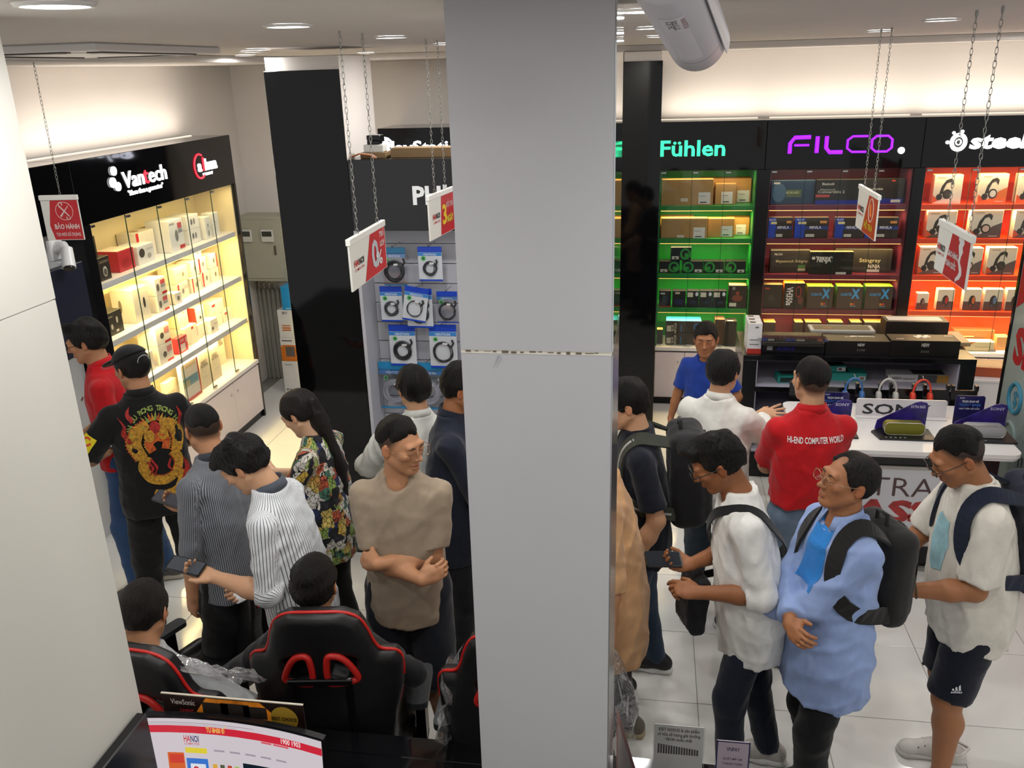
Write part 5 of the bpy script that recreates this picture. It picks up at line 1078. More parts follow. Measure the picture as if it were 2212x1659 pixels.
# ------------------------------------------------------------------ materials for people
def mat_skin():
    if 'skin' in MATS: return MATS['skin']
    m_ = mat('skin', '#c08a68', .5, attr='col', bump=.08, bscale=220, spec=.35); b = m_.node_tree.nodes['Principled BSDF']
    b.inputs['Subsurface Weight'].default_value = .0
    return m_
def mat_hair(c='#15120f'):
    n = 'hair_'+c.lstrip('#')
    if n in MATS: return MATS[n]
    m_ = mat(n, c, .42, spec=.35); nt = m_.node_tree; N, L = nt.nodes, nt.links; b = N['Principled BSDF']
    at = N.new('ShaderNodeAttribute'); at.attribute_name = 'lc'
    mp = N.new('ShaderNodeMapping'); mp.inputs['Scale'].default_value = (70, 70, 6); L.new(at.outputs['Vector'], mp.inputs['Vector'])
    nz = N.new('ShaderNodeTexNoise'); nz.inputs['Scale'].default_value = 4; nz.inputs['Detail'].default_value = 3; L.new(mp.outputs[0], nz.inputs['Vector'])
    bp = N.new('ShaderNodeBump'); bp.inputs['Strength'].default_value = .9; bp.inputs['Distance'].default_value = .006
    L.new(nz.outputs['Fac'], bp.inputs['Height']); L.new(bp.outputs['Normal'], b.inputs['Normal'])
    mr = N.new('ShaderNodeMapRange'); mr.inputs['To Min'].default_value = .5; mr.inputs['To Max'].default_value = 1.6; L.new(nz.outputs['Fac'], mr.inputs['Value'])
    vm = N.new('ShaderNodeVectorMath'); vm.operation = 'SCALE'; vm.inputs[0].default_value = lin(c)[:3]; L.new(mr.outputs[0], vm.inputs['Scale']); L.new(vm.outputs[0], b.inputs['Base Color'])
    return m_
def cloth(name, c, rough=.85, stripe=None, period=.012, duty=.5, pattern=None, sheen=.15, bump=.22, bscale=16):
    """woven cloth; stripe: second colour running down the garment; pattern: list of colours for a patchwork print"""
    n = 'cloth_'+name
    if n in MATS: return MATS[n]
    m_ = mat(n, c, rough, sheen=sheen, spec=.25); nt = m_.node_tree; N, L = nt.nodes, nt.links; b = N['Principled BSDF']
    at = N.new('ShaderNodeAttribute'); at.attribute_name = 'lc'
    tc = N.new('ShaderNodeTexCoord')
    n1 = N.new('ShaderNodeTexNoise'); n1.inputs['Scale'].default_value = bscale; n1.inputs['Detail'].default_value = 3; n1.inputs['Distortion'].default_value = .6; L.new(tc.outputs['Object'], n1.inputs['Vector'])
    n2 = N.new('ShaderNodeTexNoise'); n2.inputs['Scale'].default_value = 420; L.new(tc.outputs['Object'], n2.inputs['Vector'])
    ad = N.new('ShaderNodeMath'); ad.operation = 'MULTIPLY_ADD'; ad.inputs[1].default_value = .12; L.new(n2.outputs['Fac'], ad.inputs[0]); L.new(n1.outputs['Fac'], ad.inputs[2])
    bp = N.new('ShaderNodeBump'); bp.inputs['Strength'].default_value = bump; bp.inputs['Distance'].default_value = .012
    L.new(ad.outputs[0], bp.inputs['Height']); L.new(bp.outputs['Normal'], b.inputs['Normal'])
    src = None
    if stripe:
        sx = N.new('ShaderNodeSeparateXYZ'); L.new(at.outputs['Vector'], sx.inputs[0])
        a1 = N.new('ShaderNodeMath'); a1.operation = 'MULTIPLY'; a1.inputs[1].default_value = 1/period; L.new(sx.outputs['X'], a1.inputs[0])
        a2 = N.new('ShaderNodeMath'); a2.operation = 'FRACT'; L.new(a1.outputs[0], a2.inputs[0])
        a3 = N.new('ShaderNodeMath'); a3.operation = 'LESS_THAN'; a3.inputs[1].default_value = duty; L.new(a2.outputs[0], a3.inputs[0])
        mx = N.new('ShaderNodeMix'); mx.data_type = 'RGBA'; mx.inputs['A'].default_value = lin(c); mx.inputs['B'].default_value = lin(stripe); L.new(a3.outputs[0], mx.inputs['Factor']); src = mx.outputs['Result']
    if pattern:
        mp = N.new('ShaderNodeMapping'); mp.inputs['Scale'].default_value = (1, 1, .8); L.new(at.outputs['Vector'], mp.inputs[0])
        nd = N.new('ShaderNodeTexNoise'); nd.inputs['Scale'].default_value = 14; L.new(mp.outputs[0], nd.inputs['Vector'])
        va = N.new('ShaderNodeVectorMath'); va.operation = 'MULTIPLY_ADD'; va.inputs[1].default_value = (.05, .05, .05); L.new(nd.outputs['Color'], va.inputs[0]); L.new(mp.outputs[0], va.inputs[2])
        vo = N.new('ShaderNodeTexVoronoi'); vo.inputs['Scale'].default_value = 25; vo.distance = 'CHEBYCHEV'; L.new(va.outputs[0], vo.inputs['Vector'])
        sp = N.new('ShaderNodeSeparateColor'); L.new(vo.outputs['Color'], sp.inputs[0])
        cr = N.new('ShaderNodeValToRGB'); cr.color_ramp.interpolation = 'CONSTANT'; e = cr.color_ramp.elements
        while len(e) < len(pattern): e.new(0)
        for i, cc in enumerate(pattern): e[i].position = i/len(pattern); e[i].color = lin(cc)
        L.new(sp.outputs[0], cr.inputs[0])
        v2 = N.new('ShaderNodeTexVoronoi'); v2.feature = 'DISTANCE_TO_EDGE'; v2.inputs['Scale'].default_value = 50; L.new(va.outputs[0], v2.inputs['Vector'])
        lt = N.new('ShaderNodeMath'); lt.operation = 'LESS_THAN'; lt.inputs[1].default_value = .045; L.new(v2.outputs['Distance'], lt.inputs[0])
        mx = N.new('ShaderNodeMix'); mx.data_type = 'RGBA'; mx.inputs['B'].default_value = lin('#151515'); L.new(cr.outputs[0], mx.inputs['A']); L.new(lt.outputs[0], mx.inputs['Factor']); src = mx.outputs['Result']
    mr = N.new('ShaderNodeMapRange'); mr.inputs['From Min'].default_value = .3; mr.inputs['From Max'].default_value = .7; mr.inputs['To Min'].default_value = .92; mr.inputs['To Max'].default_value = 1.06; L.new(n1.outputs['Fac'], mr.inputs['Value'])
    vm = N.new('ShaderNodeVectorMath'); vm.operation = 'SCALE'; L.new(mr.outputs[0], vm.inputs['Scale'])
    if src: L.new(src, vm.inputs[0])
    else: vm.inputs[0].default_value = lin(c)[:3]
    L.new(vm.outputs[0], b.inputs['Base Color'])
    return m_
# ------------------------------------------------------------------ figure
def rot_x(a): return RX(a)[:3, :3]
def rot_z(a): return RZ(a)[:3, :3]
def rot_y(a): return RY(a)[:3, :3]
def ik(a, b, l1, l2, pole):
    a, b = np.asarray(a, float), np.asarray(b, float); d = b-a; L = np.linalg.norm(d); L_ = min(L, (l1+l2)*.999)
    b = a+d*(L_/L); u = d/L; c = (l1*l1-l2*l2+L_*L_)/(2*L_); hgt = math.sqrt(max(0, l1*l1-c*c))
    pl = np.asarray(pole, float); pl = pl-u*(pl@u); pl = pl/(np.linalg.norm(pl)+1e-9)
    return a+u*c+pl*hgt, b
def folds(seed, amp, hang=.75):
    """soft creases: mostly hanging (varying sideways), a few diagonal"""
    r = np.random.RandomState(seed); W = []
    for i in range(6):
        d = nrm(r.normal(size=3)*A3(1, 1, 1-hang*.8 if i < 4 else 1.2)); W.append((d*math.pi/r.uniform(.07, .17), r.uniform(0, 6.28), r.uniform(.5, 1.)))
    def fn(p):
        o = 0; q = p+.03*np.sin(p[..., [1, 2, 0]]*11+seed)+.012*np.sin(p[..., [2, 0, 1]]*29+seed*2)
        for k, ph, a in W: o = o+a*np.exp(-6*np.sin(q@k+ph)**2)
        return -amp*o*.55+amp*.35
    return fn
SK = {'light': '#cf9f7c', 'mid': '#bf8a66', 'tan': '#a8714d', 'dark': '#96613f', 'pale': '#d8ad8c'}
def head_field(F, R, O, k=1.0, mouth=0.0):
    """adds a head to field F. R: columns right, forward, up; O: head centre"""
    def P(x, y, z): return O+R@(A3(x, y, z)*k)
    def el(c, r, kk=.012, op=1, Q=None): F.el(P(*c), A3(*r)*k, R if Q is None else R@Q, kk, op)
    def rc(a, b, ra, rb, kk=.012, op=1): F.rc(P(*a), P(*b), ra*k, rb*k, kk, op)
    el((0, -.014, .022), (.076, .095, .086), 0)
    el((0, .028, -.032), (.062, .062, .080), .02)
    for s in (-1, 1):
        rc((s*.054, -.004, -.045), (s*.022, .060, -.092), .020, .016, .02)
        el((s*.040, .060, -.016), (.024, .022, .020), .014)
        el((s*.033, .099, .008), (.017, .013, .010), .010, -1)
        el((s*.032, .078, .004), (.015, .014, .011), .004)
    el((0, .064, -.094), (.025, .020, .019), .018)
    rc((-.036, .078, .026), (.036, .078, .026), .013, .013, .014)
    rc((0, .088, .012), (0, .104, -.026), .0065, .0105, .008)
    for s in (-1, 1): el((s*.0125, .096, -.031), (.0085, .010, .008), .005)
    el((0, .108, -.029), (.011, .010, .009), .005)
    el((0, .084, -.058), (.022, .013, .006), .005); el((0, .085, -.067-mouth), (.019, .012, .0065), .005)
    if mouth: el((0, .097, -.062-mouth*.5), (.016, .012, mouth*.8), .002, -1)
    rc((-.018, .093, -.0625), (.018, .093, -.0625), .0015, .0015, .003, -1)
    for s in (-1, 1):
        Q = rot_z(s*.35)@rot_x(.15)
        el((s*.080, -.012, -.006), (.007, .018, .030), .004, 1, Q); el((s*.087, -.008, -.002), (.004, .010, .018), .003, -1, Q)
def hand_field(F, W, X, Y, Z, curl, thumb=(.7, .6, -.3), spread=.0, s=1.0):
    """wrist W; X along the fingers, Y to the thumb side, Z out of the back of the hand. curl: per finger list or one triple of joint angles"""
    X, Y, Z = nrm(X), nrm(Y), nrm(Z); Bm = np.stack([X, Y, Z], 1)
    def P(x, y, z): return W+Bm@(A3(x, y, z)*s)
    F.el(P(.048, .0, -.002), A3(.052, .040, .015)*s, Bm, .012); F.rc(P(.0, .004, 0), P(.05, .012, 0), .021*s, .017*s, .015); F.rc(P(.0, -.006, 0), P(.05, -.018, 0), .020*s, .015*s, .015)
    F.el(P(.035, .028, -.008), A3(.030, .016, .014)*s, Bm, .012)
    tips = []
    for i, (y0, ln, r) in enumerate(((.030, .070, .0088), (.0105, .078, .0090), (-.0095, .073, .0085), (-.0275, .056, .0075))):
        c = curl[i] if isinstance(curl[0], (list, tuple)) else curl
        p = P(.083-.004*abs(i-1.2), y0, .0); a = 0.0; sp = spread*(1.3-i)*.5
        q = p
        for j, fr_ in enumerate((.44, .31, .25)):
            a += c[j]; d = A3(math.cos(a)*math.cos(sp), math.sin(sp)*math.cos(a), -math.sin(a))
            e = q+Bm@(d*ln*fr_*s); F.rc(q, e, r*s*(1-.07*j), r*s*(.93-.07*j), .0035); q = e
        tips.append(q)
    b0 = P(.022, .030, -.006); d = nrm(thumb); e = b0+Bm@(d*.036*s); F.rc(b0, e, .0125*s, .0105*s, .008)
    d2 = nrm(d+A3(.35, -.25, -.1)); g = e+Bm@(d2*.028*s); F.rc(e, g, .0105*s, .0082*s, .004); tips.append(g)
    return tips
CURL = {'relax': (.25, .4, .3), 'hold': (.55, .75, .5), 'fist': (1.25, 1.5, .9), 'flat': (.05, .08, .05), 'tap': ((.35, .5, .4), (.6, .8, .5), (.8, 1.0, .6), (.9, 1.1, .6)), 'cup': (.4, .55, .45)}
LENS = glassy('lens_clear', (.96, .97, .98), .9, base=.07)
class Person:
    def __init__(s, label, x, y, yaw, h=1.68, skin='mid', lean=0.0, side=0.0, neck=(.12, 0.0), head=(0.0, 0.0, 0.0), fat=1.0, sh=1.0, hips=None, feet=((-.10, 0, .0), (.10, 0, .0)), seed=1, sit=0.0, twist=0.0, name='person', headk=1.0, kneepole=(0, 1, 0), footyaw=(0.15, -.15)):
        s.S = S = h/1.70; s.h = h; s.seed = seed; s.fat = fat
        s.root = empty(name, (x, y, 0), yaw, label, 'person'); s.skinc = np.array(lin(SK.get(skin, skin)))
        pz = .915*S if not sit else sit
        s.P = P = A3(0, 0, pz) if hips is None else A3(*hips)
        d = A3(math.sin(side), math.sin(lean), math.cos(lean)*math.cos(side)); d = nrm(d); s.spine = d
        s.N = N = P+d*.535*S; s.lean = lean
        rt = rot_z(twist)@A3(1, 0, 0); rt = nrm(rt-d*(rt@d)); s.right = rt; s.fwd = np.cross(d, rt)
        s.shj = [N-d*.092*S-rt*.163*S*sh, N-d*.092*S+rt*.163*S*sh]
        np_, ny_ = neck; nd = rot_z(twist)@rot_y(ny_)@rot_x(-np_)@A3(0, 0, 1); s.nd = nd
        hk = headk*S*.5+headk*.5; s.hk = hk
        s.HR = rot_z(twist)@rot_z(head[1])@rot_x(-head[0])@rot_y(head[2])
        base = N+nd*.068*S
        s.HO = base+s.HR@A3(0, .018, .080)*hk
        s.legs = []
        for i, (fx, fy, fz) in enumerate(feet):
            hip = P+A3((-.088, .088)[i]*S, 0, -.035*S); an = A3(fx, fy, fz+.075)
            kn, an = ik(hip, an, .408*S, .405*S, kneepole); s.legs.append((hip, kn, an))
        s.footyaw = footyaw
        s.arms = [None, None]; s.skin_f = Field(); s.hand_boxes = []
    def arm(s, i, wrist, pole, curl='relax', X=None, Z=None, thumb=(.7, .6, -.3), spread=.0, hand=True):
        S = s.S; e, w = ik(s.shj[i], wrist, .285*S, .250*S, pole)
        X = nrm(w-e) if X is None else nrm(X); Z = A3(0, 0, 1) if Z is None else np.asarray(Z, float); Z = nrm(Z-X*(Z@X)); Y = np.cross(Z, X)*(1 if i == 1 else -1)
        s.arms[i] = dict(e=e, w=w, X=X, Y=Y, Z=Z, curl=CURL.get(curl, curl) if isinstance(curl, str) else curl, thumb=thumb, spread=spread, hand=hand)
        s.arms[i]['palm'] = w+X*.06*S-Z*.02*S
        return s.arms[i]
    def frm(s, i):
        a = s.arms[i]; return frame(a['palm'], a['X'], a['Y'], a['Z'])
    # ---- skin: one mesh, evaluated finer on head and hands
    def body(s, legs=False, mouth=0.0, stubble=0.0, fade=0.0, armfrom=.0, upper=True):
        S = s.S; F = Field(); parts = []
        head_field(F, s.HR, s.HO, s.hk, mouth)
        base = s.N-s.spine*.02
        F.rc(base, s.HO+s.HR@A3(0, -.022, -.055)*s.hk, .060*S*(.5+.5*s.fat), .053*S, .02)
        F.rc(s.N-s.spine*.085+s.right*.08, s.N-s.spine*.085-s.right*.08, .035*S, .035*S, .05); F.rc(s.N-s.spine*.04*S+s.fwd*.008, s.N-s.spine*.22*S+s.fwd*.012, .052*S, .075*S, .05)
        parts.append(F.mesh(.0049, s.HO-.20*s.hk-A3(0, 0, .12), s.HO+.19*s.hk))
        G = Field()
        G.rc(s.N-s.spine*.16, s.P, .085*S*s.fat, .09*S*s.fat, .03)
        for i in (0, 1):
            if s.arms[i]:
                a = s.arms[i]; G.rc(s.shj[i], a['e'], .047*S*s.fat, .041*S*(.6+.4*s.fat), .03); G.rc(a['e'], a['e']+(a['w']-a['e'])*.35, .041*S*(.6+.4*s.fat), .042*S*(.6+.4*s.fat), .02); G.rc(a['e']+(a['w']-a['e'])*.35, a['w'], .042*S*(.6+.4*s.fat), .0255*S, .02)
        if legs:
            for hip, kn, an in s.legs:
                G.rc(hip, kn, .08*S*s.fat, .054*S*s.fat, .03); back = A3(0, -.014, 0)
                G.rc(kn, kn+(an-kn)*.3+back, .052*S*s.fat, .055*S*s.fat, .03); G.rc(kn+(an-kn)*.3+back, an, .055*S*s.fat, .034*S, .03); G.rc(an, an+A3(0, .05, -.03), .033, .03, .02)
        parts.append(G.mesh(.011))
        for i in (0, 1):
            a = s.arms[i]
            if a and a['hand']:
                Hf = Field(); Hf.rc(a['e']+(a['w']-a['e'])*.35, a['w'], .042*S*(.6+.4*s.fat), .0255*S, .01)
                a['tips'] = hand_field(Hf, a['w'], a['X'], a['Y'], a['Z'], a['curl'], a['thumb'], a['spread'], S)
                c = a['w']+a['X']*.075; parts.append(Hf.mesh(.0043, c-.145, c+.145))
        V, Fq = join_q(parts)
        # colour: skin with warmer lips, ears, knuckles; short stubble where hair is clipped
        C = np.tile(s.skinc, (len(V), 1)); q = (V-s.HO)@s.HR/s.hk
        lip = np.clip(1-(((q[:, 0]/.024)**2+((q[:, 1]-.090)/.02)**2+((q[:, 2]+.063)/.012)**2)), 0, 1)[:, None]
        C[:, :3] = C[:, :3]*(1-lip*.8)+np.array(lin('#a5584a')[:3])*lip*.8
        ear = ((np.abs(q[:, 0]) > .074) & (np.abs(q[:, 1]+.01) < .03) & (np.abs(q[:, 2]) < .035))[:, None]; C[:, :3] = np.where(ear, C[:, :3]*A3(1.02, .86, .82), C[:, :3])
        chk = np.exp(-(((np.abs(q[:, 0])-.042)/.02)**2+((q[:, 1]-.07)/.03)**2+((q[:, 2]+.02)/.02)**2))[:, None]; C[:, :3] *= 1-chk*A3(0, .12, .14)
        if fade:
            zl = np.interp(q[:, 1], [-.1, -.05, -.02, .01, .035, .06], [-.075, -.06, -.02, .0, .03, .07]); onh = (np.linalg.norm(q, axis=1) < .16) & (np.abs(q[:, 0]) < .0765)
            f_ = np.clip((q[:, 2]-zl)/.045+.15, 0, 1)*fade*onh; C[:, :3] = C[:, :3]*(1-f_[:, None])+np.array(lin('#221b17')[:3])*f_[:, None]
        if stubble:
            f_ = np.clip(1-np.abs(q[:, 2]+.085)/.03, 0, 1)*(q[:, 1] > .02)*stubble; C[:, :3] = C[:, :3]*(1-f_[:, None])+np.array(lin('#4a3a30')[:3])*f_[:, None]
        o = np_mesh('body', V, Fq, mat_skin(), s.root, {'col': C})
        # eyes and brows sit on the face
        for sd in (-1, 1):
            M = frame(s.HO, *(s.HR@np.eye(3)).T)
            M[:3, :3] = s.HR*s.hk
            MB().ball((sd*.032, .0835, .0045), (.0125, .006, .0042), mat('eye_dark', '#1c1410', .15), M, 10, 6).build('eye', o)
            MB().tube([(sd*.016, .0925, .023), (sd*.03, .0935, .027), (sd*.047, .084, .0235)], [.0028, .0035, .0018], mat_hair(), 6, M, flatten=.8).build('eyebrow', o)
        s.bodyo = o; return o
    def hair(s, top=.020, sides=.010, back=.012, front=.058, color='#15120f', fringe=0.0, style='', noise=.004, nape=-.062, temple=.012, res=.0055, seed=None, thin=None, sidecut=0.0, cutk=.008):
        k = s.hk; R, O = s.HR, s.HO; F = Field()
        c = O+R@A3(0, -.017, .024)*k; r = A3(.0765+sides, .0955+back, .087+top)*k
        F.el(c, r, R, 0)
        if fringe: 
            F.el(O+R@A3(0, .066, .085)*k, A3(.060, .040, .028)*k*fringe, R@rot_x(-.5), .03)
            for sx in (-.035, 0, .035): F.el(O+R@A3(sx, .088, .062)*k, A3(.024, .014, .022)*k*fringe, R, .012)
        if style == 'quiff': F.el(O+R@A3(0, .072, .105)*k, A3(.055, .045, .026)*k, R@rot_x(.3), .03)
        ys = np.array([-.12, -.085, -.05, -.028, -.005, .015, .04, .06, .12]); zs_ = np.array([nape-.005, nape, -.045, -.030, .004, -.012, temple, front, front+.004]); zs_[:6] += sidecut*np.array([.6, .7, 1, 1, .9, 1])
        def cutf(p):
            q = (p-O)@R/k; return (np.interp(q[..., 1], ys, zs_)+.006*np.sin(q[..., 0]*120)-q[..., 2])*.75*k
        F.pr.append((cutf, c-.2, c+.2, cutk, 0, 0))
        for sd in (-1, 1): F.el(O+R@A3(sd*.088, -.008, -.012)*k, A3(.020, .024, .034)*k, R, .004, -1)
        sdv = seed if seed is not None else s.seed
        rs = np.random.RandomState(sdv); kk = rs.normal(size=(5, 3)); kk = kk/np.linalg.norm(kk, axis=1)[:, None]*rs.uniform(45, 120, 5)[:, None]; ph = rs.uniform(0, 6, 5)
        def nf(p):
            q = (p-O)@R/k; o = 0; az = np.arctan2(q[..., 0]+.01, q[..., 1]+.03); r_ = np.sqrt(q[..., 0]**2+(q[..., 1]+.03)**2)
            for i in range(5): o = o+np.sin(q@kk[i]+ph[i])
            st = np.sin(31*az+45*q[..., 2]+o*1.5)+.7*np.sin(47*az-30*q[..., 2]+1+o)
            return noise*(.28*o+.32*st*np.clip(r_/.05, 0, 1))
        if noise: F.warp(nf)
        if thin is not None: F.el(O+R@A3(*thin[:3])*k, A3(*thin[3:])*k, R, .012, -1)
        V, Q = F.mesh(res)
        q = (V-O)@R/k; lc = np.stack([np.arctan2(q[:, 0], q[:, 1]+.02), q[:, 0]*.3, q[:, 2]*3], 1)
        s.hairo = np_mesh('hair', V, Q, mat_hair(color), s.root, {'lc': lc}); return s.hairo
    def glasses(s, col='#1a1a1c', rx=.025, rz=.019, r=.0016, metal=0.0):
        M = np.eye(4); M[:3, :3] = s.HR*s.hk; M[:3, 3] = s.HO; m_ = mat('frame_'+col.lstrip('#'), col, .25, metal=metal)
        g = empty('glasses'); g.parent = s.root
        for sd in (-1, 1):
            pts = [(sd*.034+x, .112+abs(x)*-.1, .002+z) for x, z in rrect(2*rx, 2*rz, .014, 4)]
            MB().tube(pts, r, m_, 6, M, closed=True).build('rim', g)
            MB().add([(p[0], p[1]-.0005, p[2]) for p in pts], [tuple(range(len(pts)))], LENS, M).build('lens', g)
            MB().tube([(sd*(.034+rx), .110, .006), (sd*.074, .09, .008), (sd*.0815, .03, .008), (sd*.0825, -.015, .010), (sd*.080, -.032, -.006)], r*.9, m_, 6, M).build('temple', g)
        MB().tube([(-.010, .112, .006), (0, .115, .009), (.010, .112, .006)], r*.9, m_, 6, M).build('bridge', g)
        return g
    # ---- clothes
    def shirt(s, m_, sleeve='short', hem=.80, wide=1.0, depth=1.0, amp=.006, name='shirt', collar=None, cuff=.72, loose=0.0, cm=None, neck_open=.0, belly=0.0, cuffm=None, res=.0092, flare=0.0, sl_r=1.0, tuck=False):
        S, ft = s.S, s.fat; F = Field(); N, d = s.N, s.spine; P = s.P
        def cen(z):
            t = (z-P[2])/max(1e-6, (N[2]-P[2])); t = np.clip(t, -1, 1.2)
            if t < 0: return P[:2]+(N[:2]-P[:2])*t*.25
            return P[:2]+(N[:2]-P[:2])*t
        zt = N[2]; sec = []
        zh = hem*S if hem > .3 else hem
        prof = [(zh, .178+flare, .134+flare*.7), (P[2]-.02*S, .172+loose+flare*.6, .130+loose), (P[2]+.10*S, .158+loose, .120+loose+belly), (P[2]+.24*S, .164+loose*.8, .122+loose*.6+belly*.5), (P[2]+.36*S, .172, .120), (P[2]+.43*S, .165, .106), (P[2]+.475*S, .138, .092), (P[2]+.505*S, .104, .079), (zt+.014*S, .071, .068)]
        for z, a, b in prof:
            c = cen(z); sec.append((z, c[0], c[1], a*S*wide*(.55+.45*ft), b*S*depth*(.4+.6*ft)))
        F.loft(sec, 0, 1, 0); s.torso_f = Field(); s.torso_f.loft(sec, 0, 1, 0); s.torso_f.rc(s.shj[0], s.shj[1], .050*S, .050*S, .05, 1, 0)
        F.rc(s.shj[0], s.shj[1], .050*S, .050*S, .05, 1, 0)
        for i in (0, 1):
            a = s.arms[i]
            if not a: continue
            sh = s.shj[i]
            if sleeve == 'short':
                e = sh+(a['e']-sh)*cuff; F.rct(sh, e, .053*S*sl_r*(.6+.4*ft), .060*S*sl_r*(.6+.4*ft), .014, 1, 1+i)
            else:
                F.rc(sh, a['e'], .054*S*sl_r*(.6+.4*ft), .049*S*sl_r*(.6+.4*ft), .014, 1, 1+i); w_ = a['e']+(a['w']-a['e'])*cuff
                F.rct(a['e'], w_, .049*S*sl_r*(.6+.4*ft), .041*S*sl_r if cuff > .6 else .048*S*sl_r, .02, 1, 3+i)
                nn = nrm(a['w']-a['e']); F.rct(w_-nn*.045, w_, (.044 if cuff > .6 else .052)*S*sl_r, (.044 if cuff > .6 else .053)*S*sl_r, .004, 1, 3+i)
        for t_, r_ in ((.0, .078), (.03, .074)): pass
        F.rc(N+d*.030*S, N+d*.20*S, .056*S, .070*S, .004, -1)                      # neck opening
        if neck_open: F.el(N+s.fwd*.075*S+d*.022*S, A3(.060, .045, .022+neck_open)*S, np.stack([s.right, s.fwd, d], 1), .006, -1)
        if not tuck: F.cut((0, 0, zh+.0001), (0, 0, -1))
        F.warp(folds(s.seed*7+3, amp))
        s.shirt_f = F; V, Q = F.mesh(res)
        tg = F.tags(V); lc = np.zeros((len(V), 3))
        cz = np.array([cen(z) for z in np.linspace(zh, zt, 40)]); zz = np.linspace(zh, zt, 40); cx = np.interp(V[:, 2], zz, cz[:, 0]); cy = np.interp(V[:, 2], zz, cz[:, 1])
        th = np.arctan2(V[:, 0]-cx, V[:, 1]-cy); lc[:, 0] = th*.155; lc[:, 1] = 0; lc[:, 2] = V[:, 2]
        for i in (0, 1):
            a = s.arms[i]
            if not a: continue
            for tg_, p, q_ in ((1+i, s.shj[i], a['e']), (3+i, a['e'], a['w'])):
                mk = tg == tg_
                if mk.any():
                    Fm = look(p, q_, (0.3, 1, 0.2)); L = (V[mk]-p)@Fm[:3, :3]; lc[mk, 0] = np.arctan2(L[:, 0], L[:, 1])*.056; lc[mk, 1] = .5+i; lc[mk, 2] = L[:, 2]
        s.shirto = np_mesh(name, V, Q, m_, s.root, {'lc': lc}); s.shirt_V, s.shirt_Q = V, Q
        if collar: s.collar(cm or m_, collar)
        return s.shirto
    def collar(s, m_, kind):
        S, N, d = s.S, s.N, s.spine; sub = []
        Fm = frame(N+d*.004, s.right, s.fwd, d)
        if kind == 'tee':
            pts = [(.063*S*math.cos(a), .060*S*math.sin(a)+.004, .012*S-.024*S*max(0, math.sin(a))**2) for a in np.linspace(0, 2*math.pi, 30, endpoint=False)]
            MB().tube(pts, .0065*S, m_, 6, Fm, closed=True, flatten=1.3).build('neck_band', s.shirto); return
        v = []; n = 28; gap = .38 if kind == 'shirt' else .62
        for i in range(n+1):
            a = math.pi/2+gap+(2*math.pi-2*gap)*i/n; fr_ = max(0, math.sin(a)); bk = max(0, -math.sin(a))
            top = (.036+.008*bk-.026*fr_)*S; r0, r1 = .060*S, .078*S+.02*S*fr_
            for r, z in ((r0, -.008*S), (r0+.001, top), (r0+.006, top+.003), (r1, top-.038*S-.012*S*fr_), (r1-.004, top-.040*S-.012*S*fr_), (r0+.004, top-.004)):
                v.append((r*math.cos(a), r*math.sin(a)*.97+.004, z))
        f = [(i*6+j, i*6+j+1, (i+1)*6+j+1, (i+1)*6+j) for i in range(n) for j in range(5)]
        MB().add(v, f, m_, Fm, True).build('collar', s.shirto)
    def trousers(s, m_, length=1.0, amp=.005, wide=1.0, name='trousers', waist=1.02, cuffr=1.0, res=.012, belt=None):
        S, ft = s.S, s.fat; F = Field(); P = s.P
        F.loft([(P[2]-.09*S, 0, P[1], .145*S*ft**.6, .100*S*ft**.7), (P[2], P[0], P[1], .158*S*ft**.6, .112*S*ft**.7), (P[2]+.06*S, P[0], P[1]+.004, .158*S*ft**.6, .110*S*ft**.7), (P[2]+.12*S, P[0], P[1]+.012*0+.0, .148*S*ft**.6, .106*S*ft**.7)], 0)
        for i, (hip, kn, an) in enumerate(s.legs):
            k1, r1 = (.070*wide*ft**.5, .050*wide*cuffr)
            if length >= .9:
                F.rc(hip, kn, .090*S*ft**.6*(.6+.4*wide), k1*S, .035); e = kn+(an-kn)*min(1.0, length+.06); F.rct(kn, e, k1*S*.97, r1*S, .03)
            else:
                t_ = length/.5; e = hip+(kn-hip)*t_ if t_ <= 1 else kn+(an-kn)*(t_-1)
                if t_ <= 1: F.rct(hip, e, .094*S*ft**.6*(.6+.4*wide), .080*S*wide*ft**.5, .035)
                else: F.rc(hip, kn, .094*S*ft**.6*(.6+.4*wide), .076*S*wide*ft**.5, .035); F.rct(kn, e, .076*S*wide*ft**.5, .070*S*wide*ft**.5, .03)
        F.warp(folds(s.seed*5+11, amp)); V, Q = F.mesh(res)
        lc = np.stack([np.arctan2(V[:, 0], V[:, 1])*.15, V[:, 1], V[:, 2]], 1)
        s.trouso = np_mesh(name, V, Q, m_, s.root, {'lc': lc}); s.trous_f = F
        if belt:
            pts = [(.160*S*ft**.6*math.cos(a)+P[0], .113*S*ft**.7*math.sin(a)+P[1], P[2]+.075*S) for a in np.linspace(0, 2*math.pi, 36, endpoint=False)]
            MB().tube(pts, .008, belt, 8, None, closed=True, flatten=2.3).build('belt', s.trouso)
        return s.trouso
    def shoes(s, upper, sole, kind='sneaker', toe=None, lace='#e8e8e6'):
        for i, (hip, kn, an) in enumerate(s.legs):
            o = shoe_obj(kind, upper, sole, toe, lace, s.S); o.parent = s.root; o.location = (an[0], an[1], an[2]-.075); o.rotation_euler = (0, 0, s.footyaw[i])
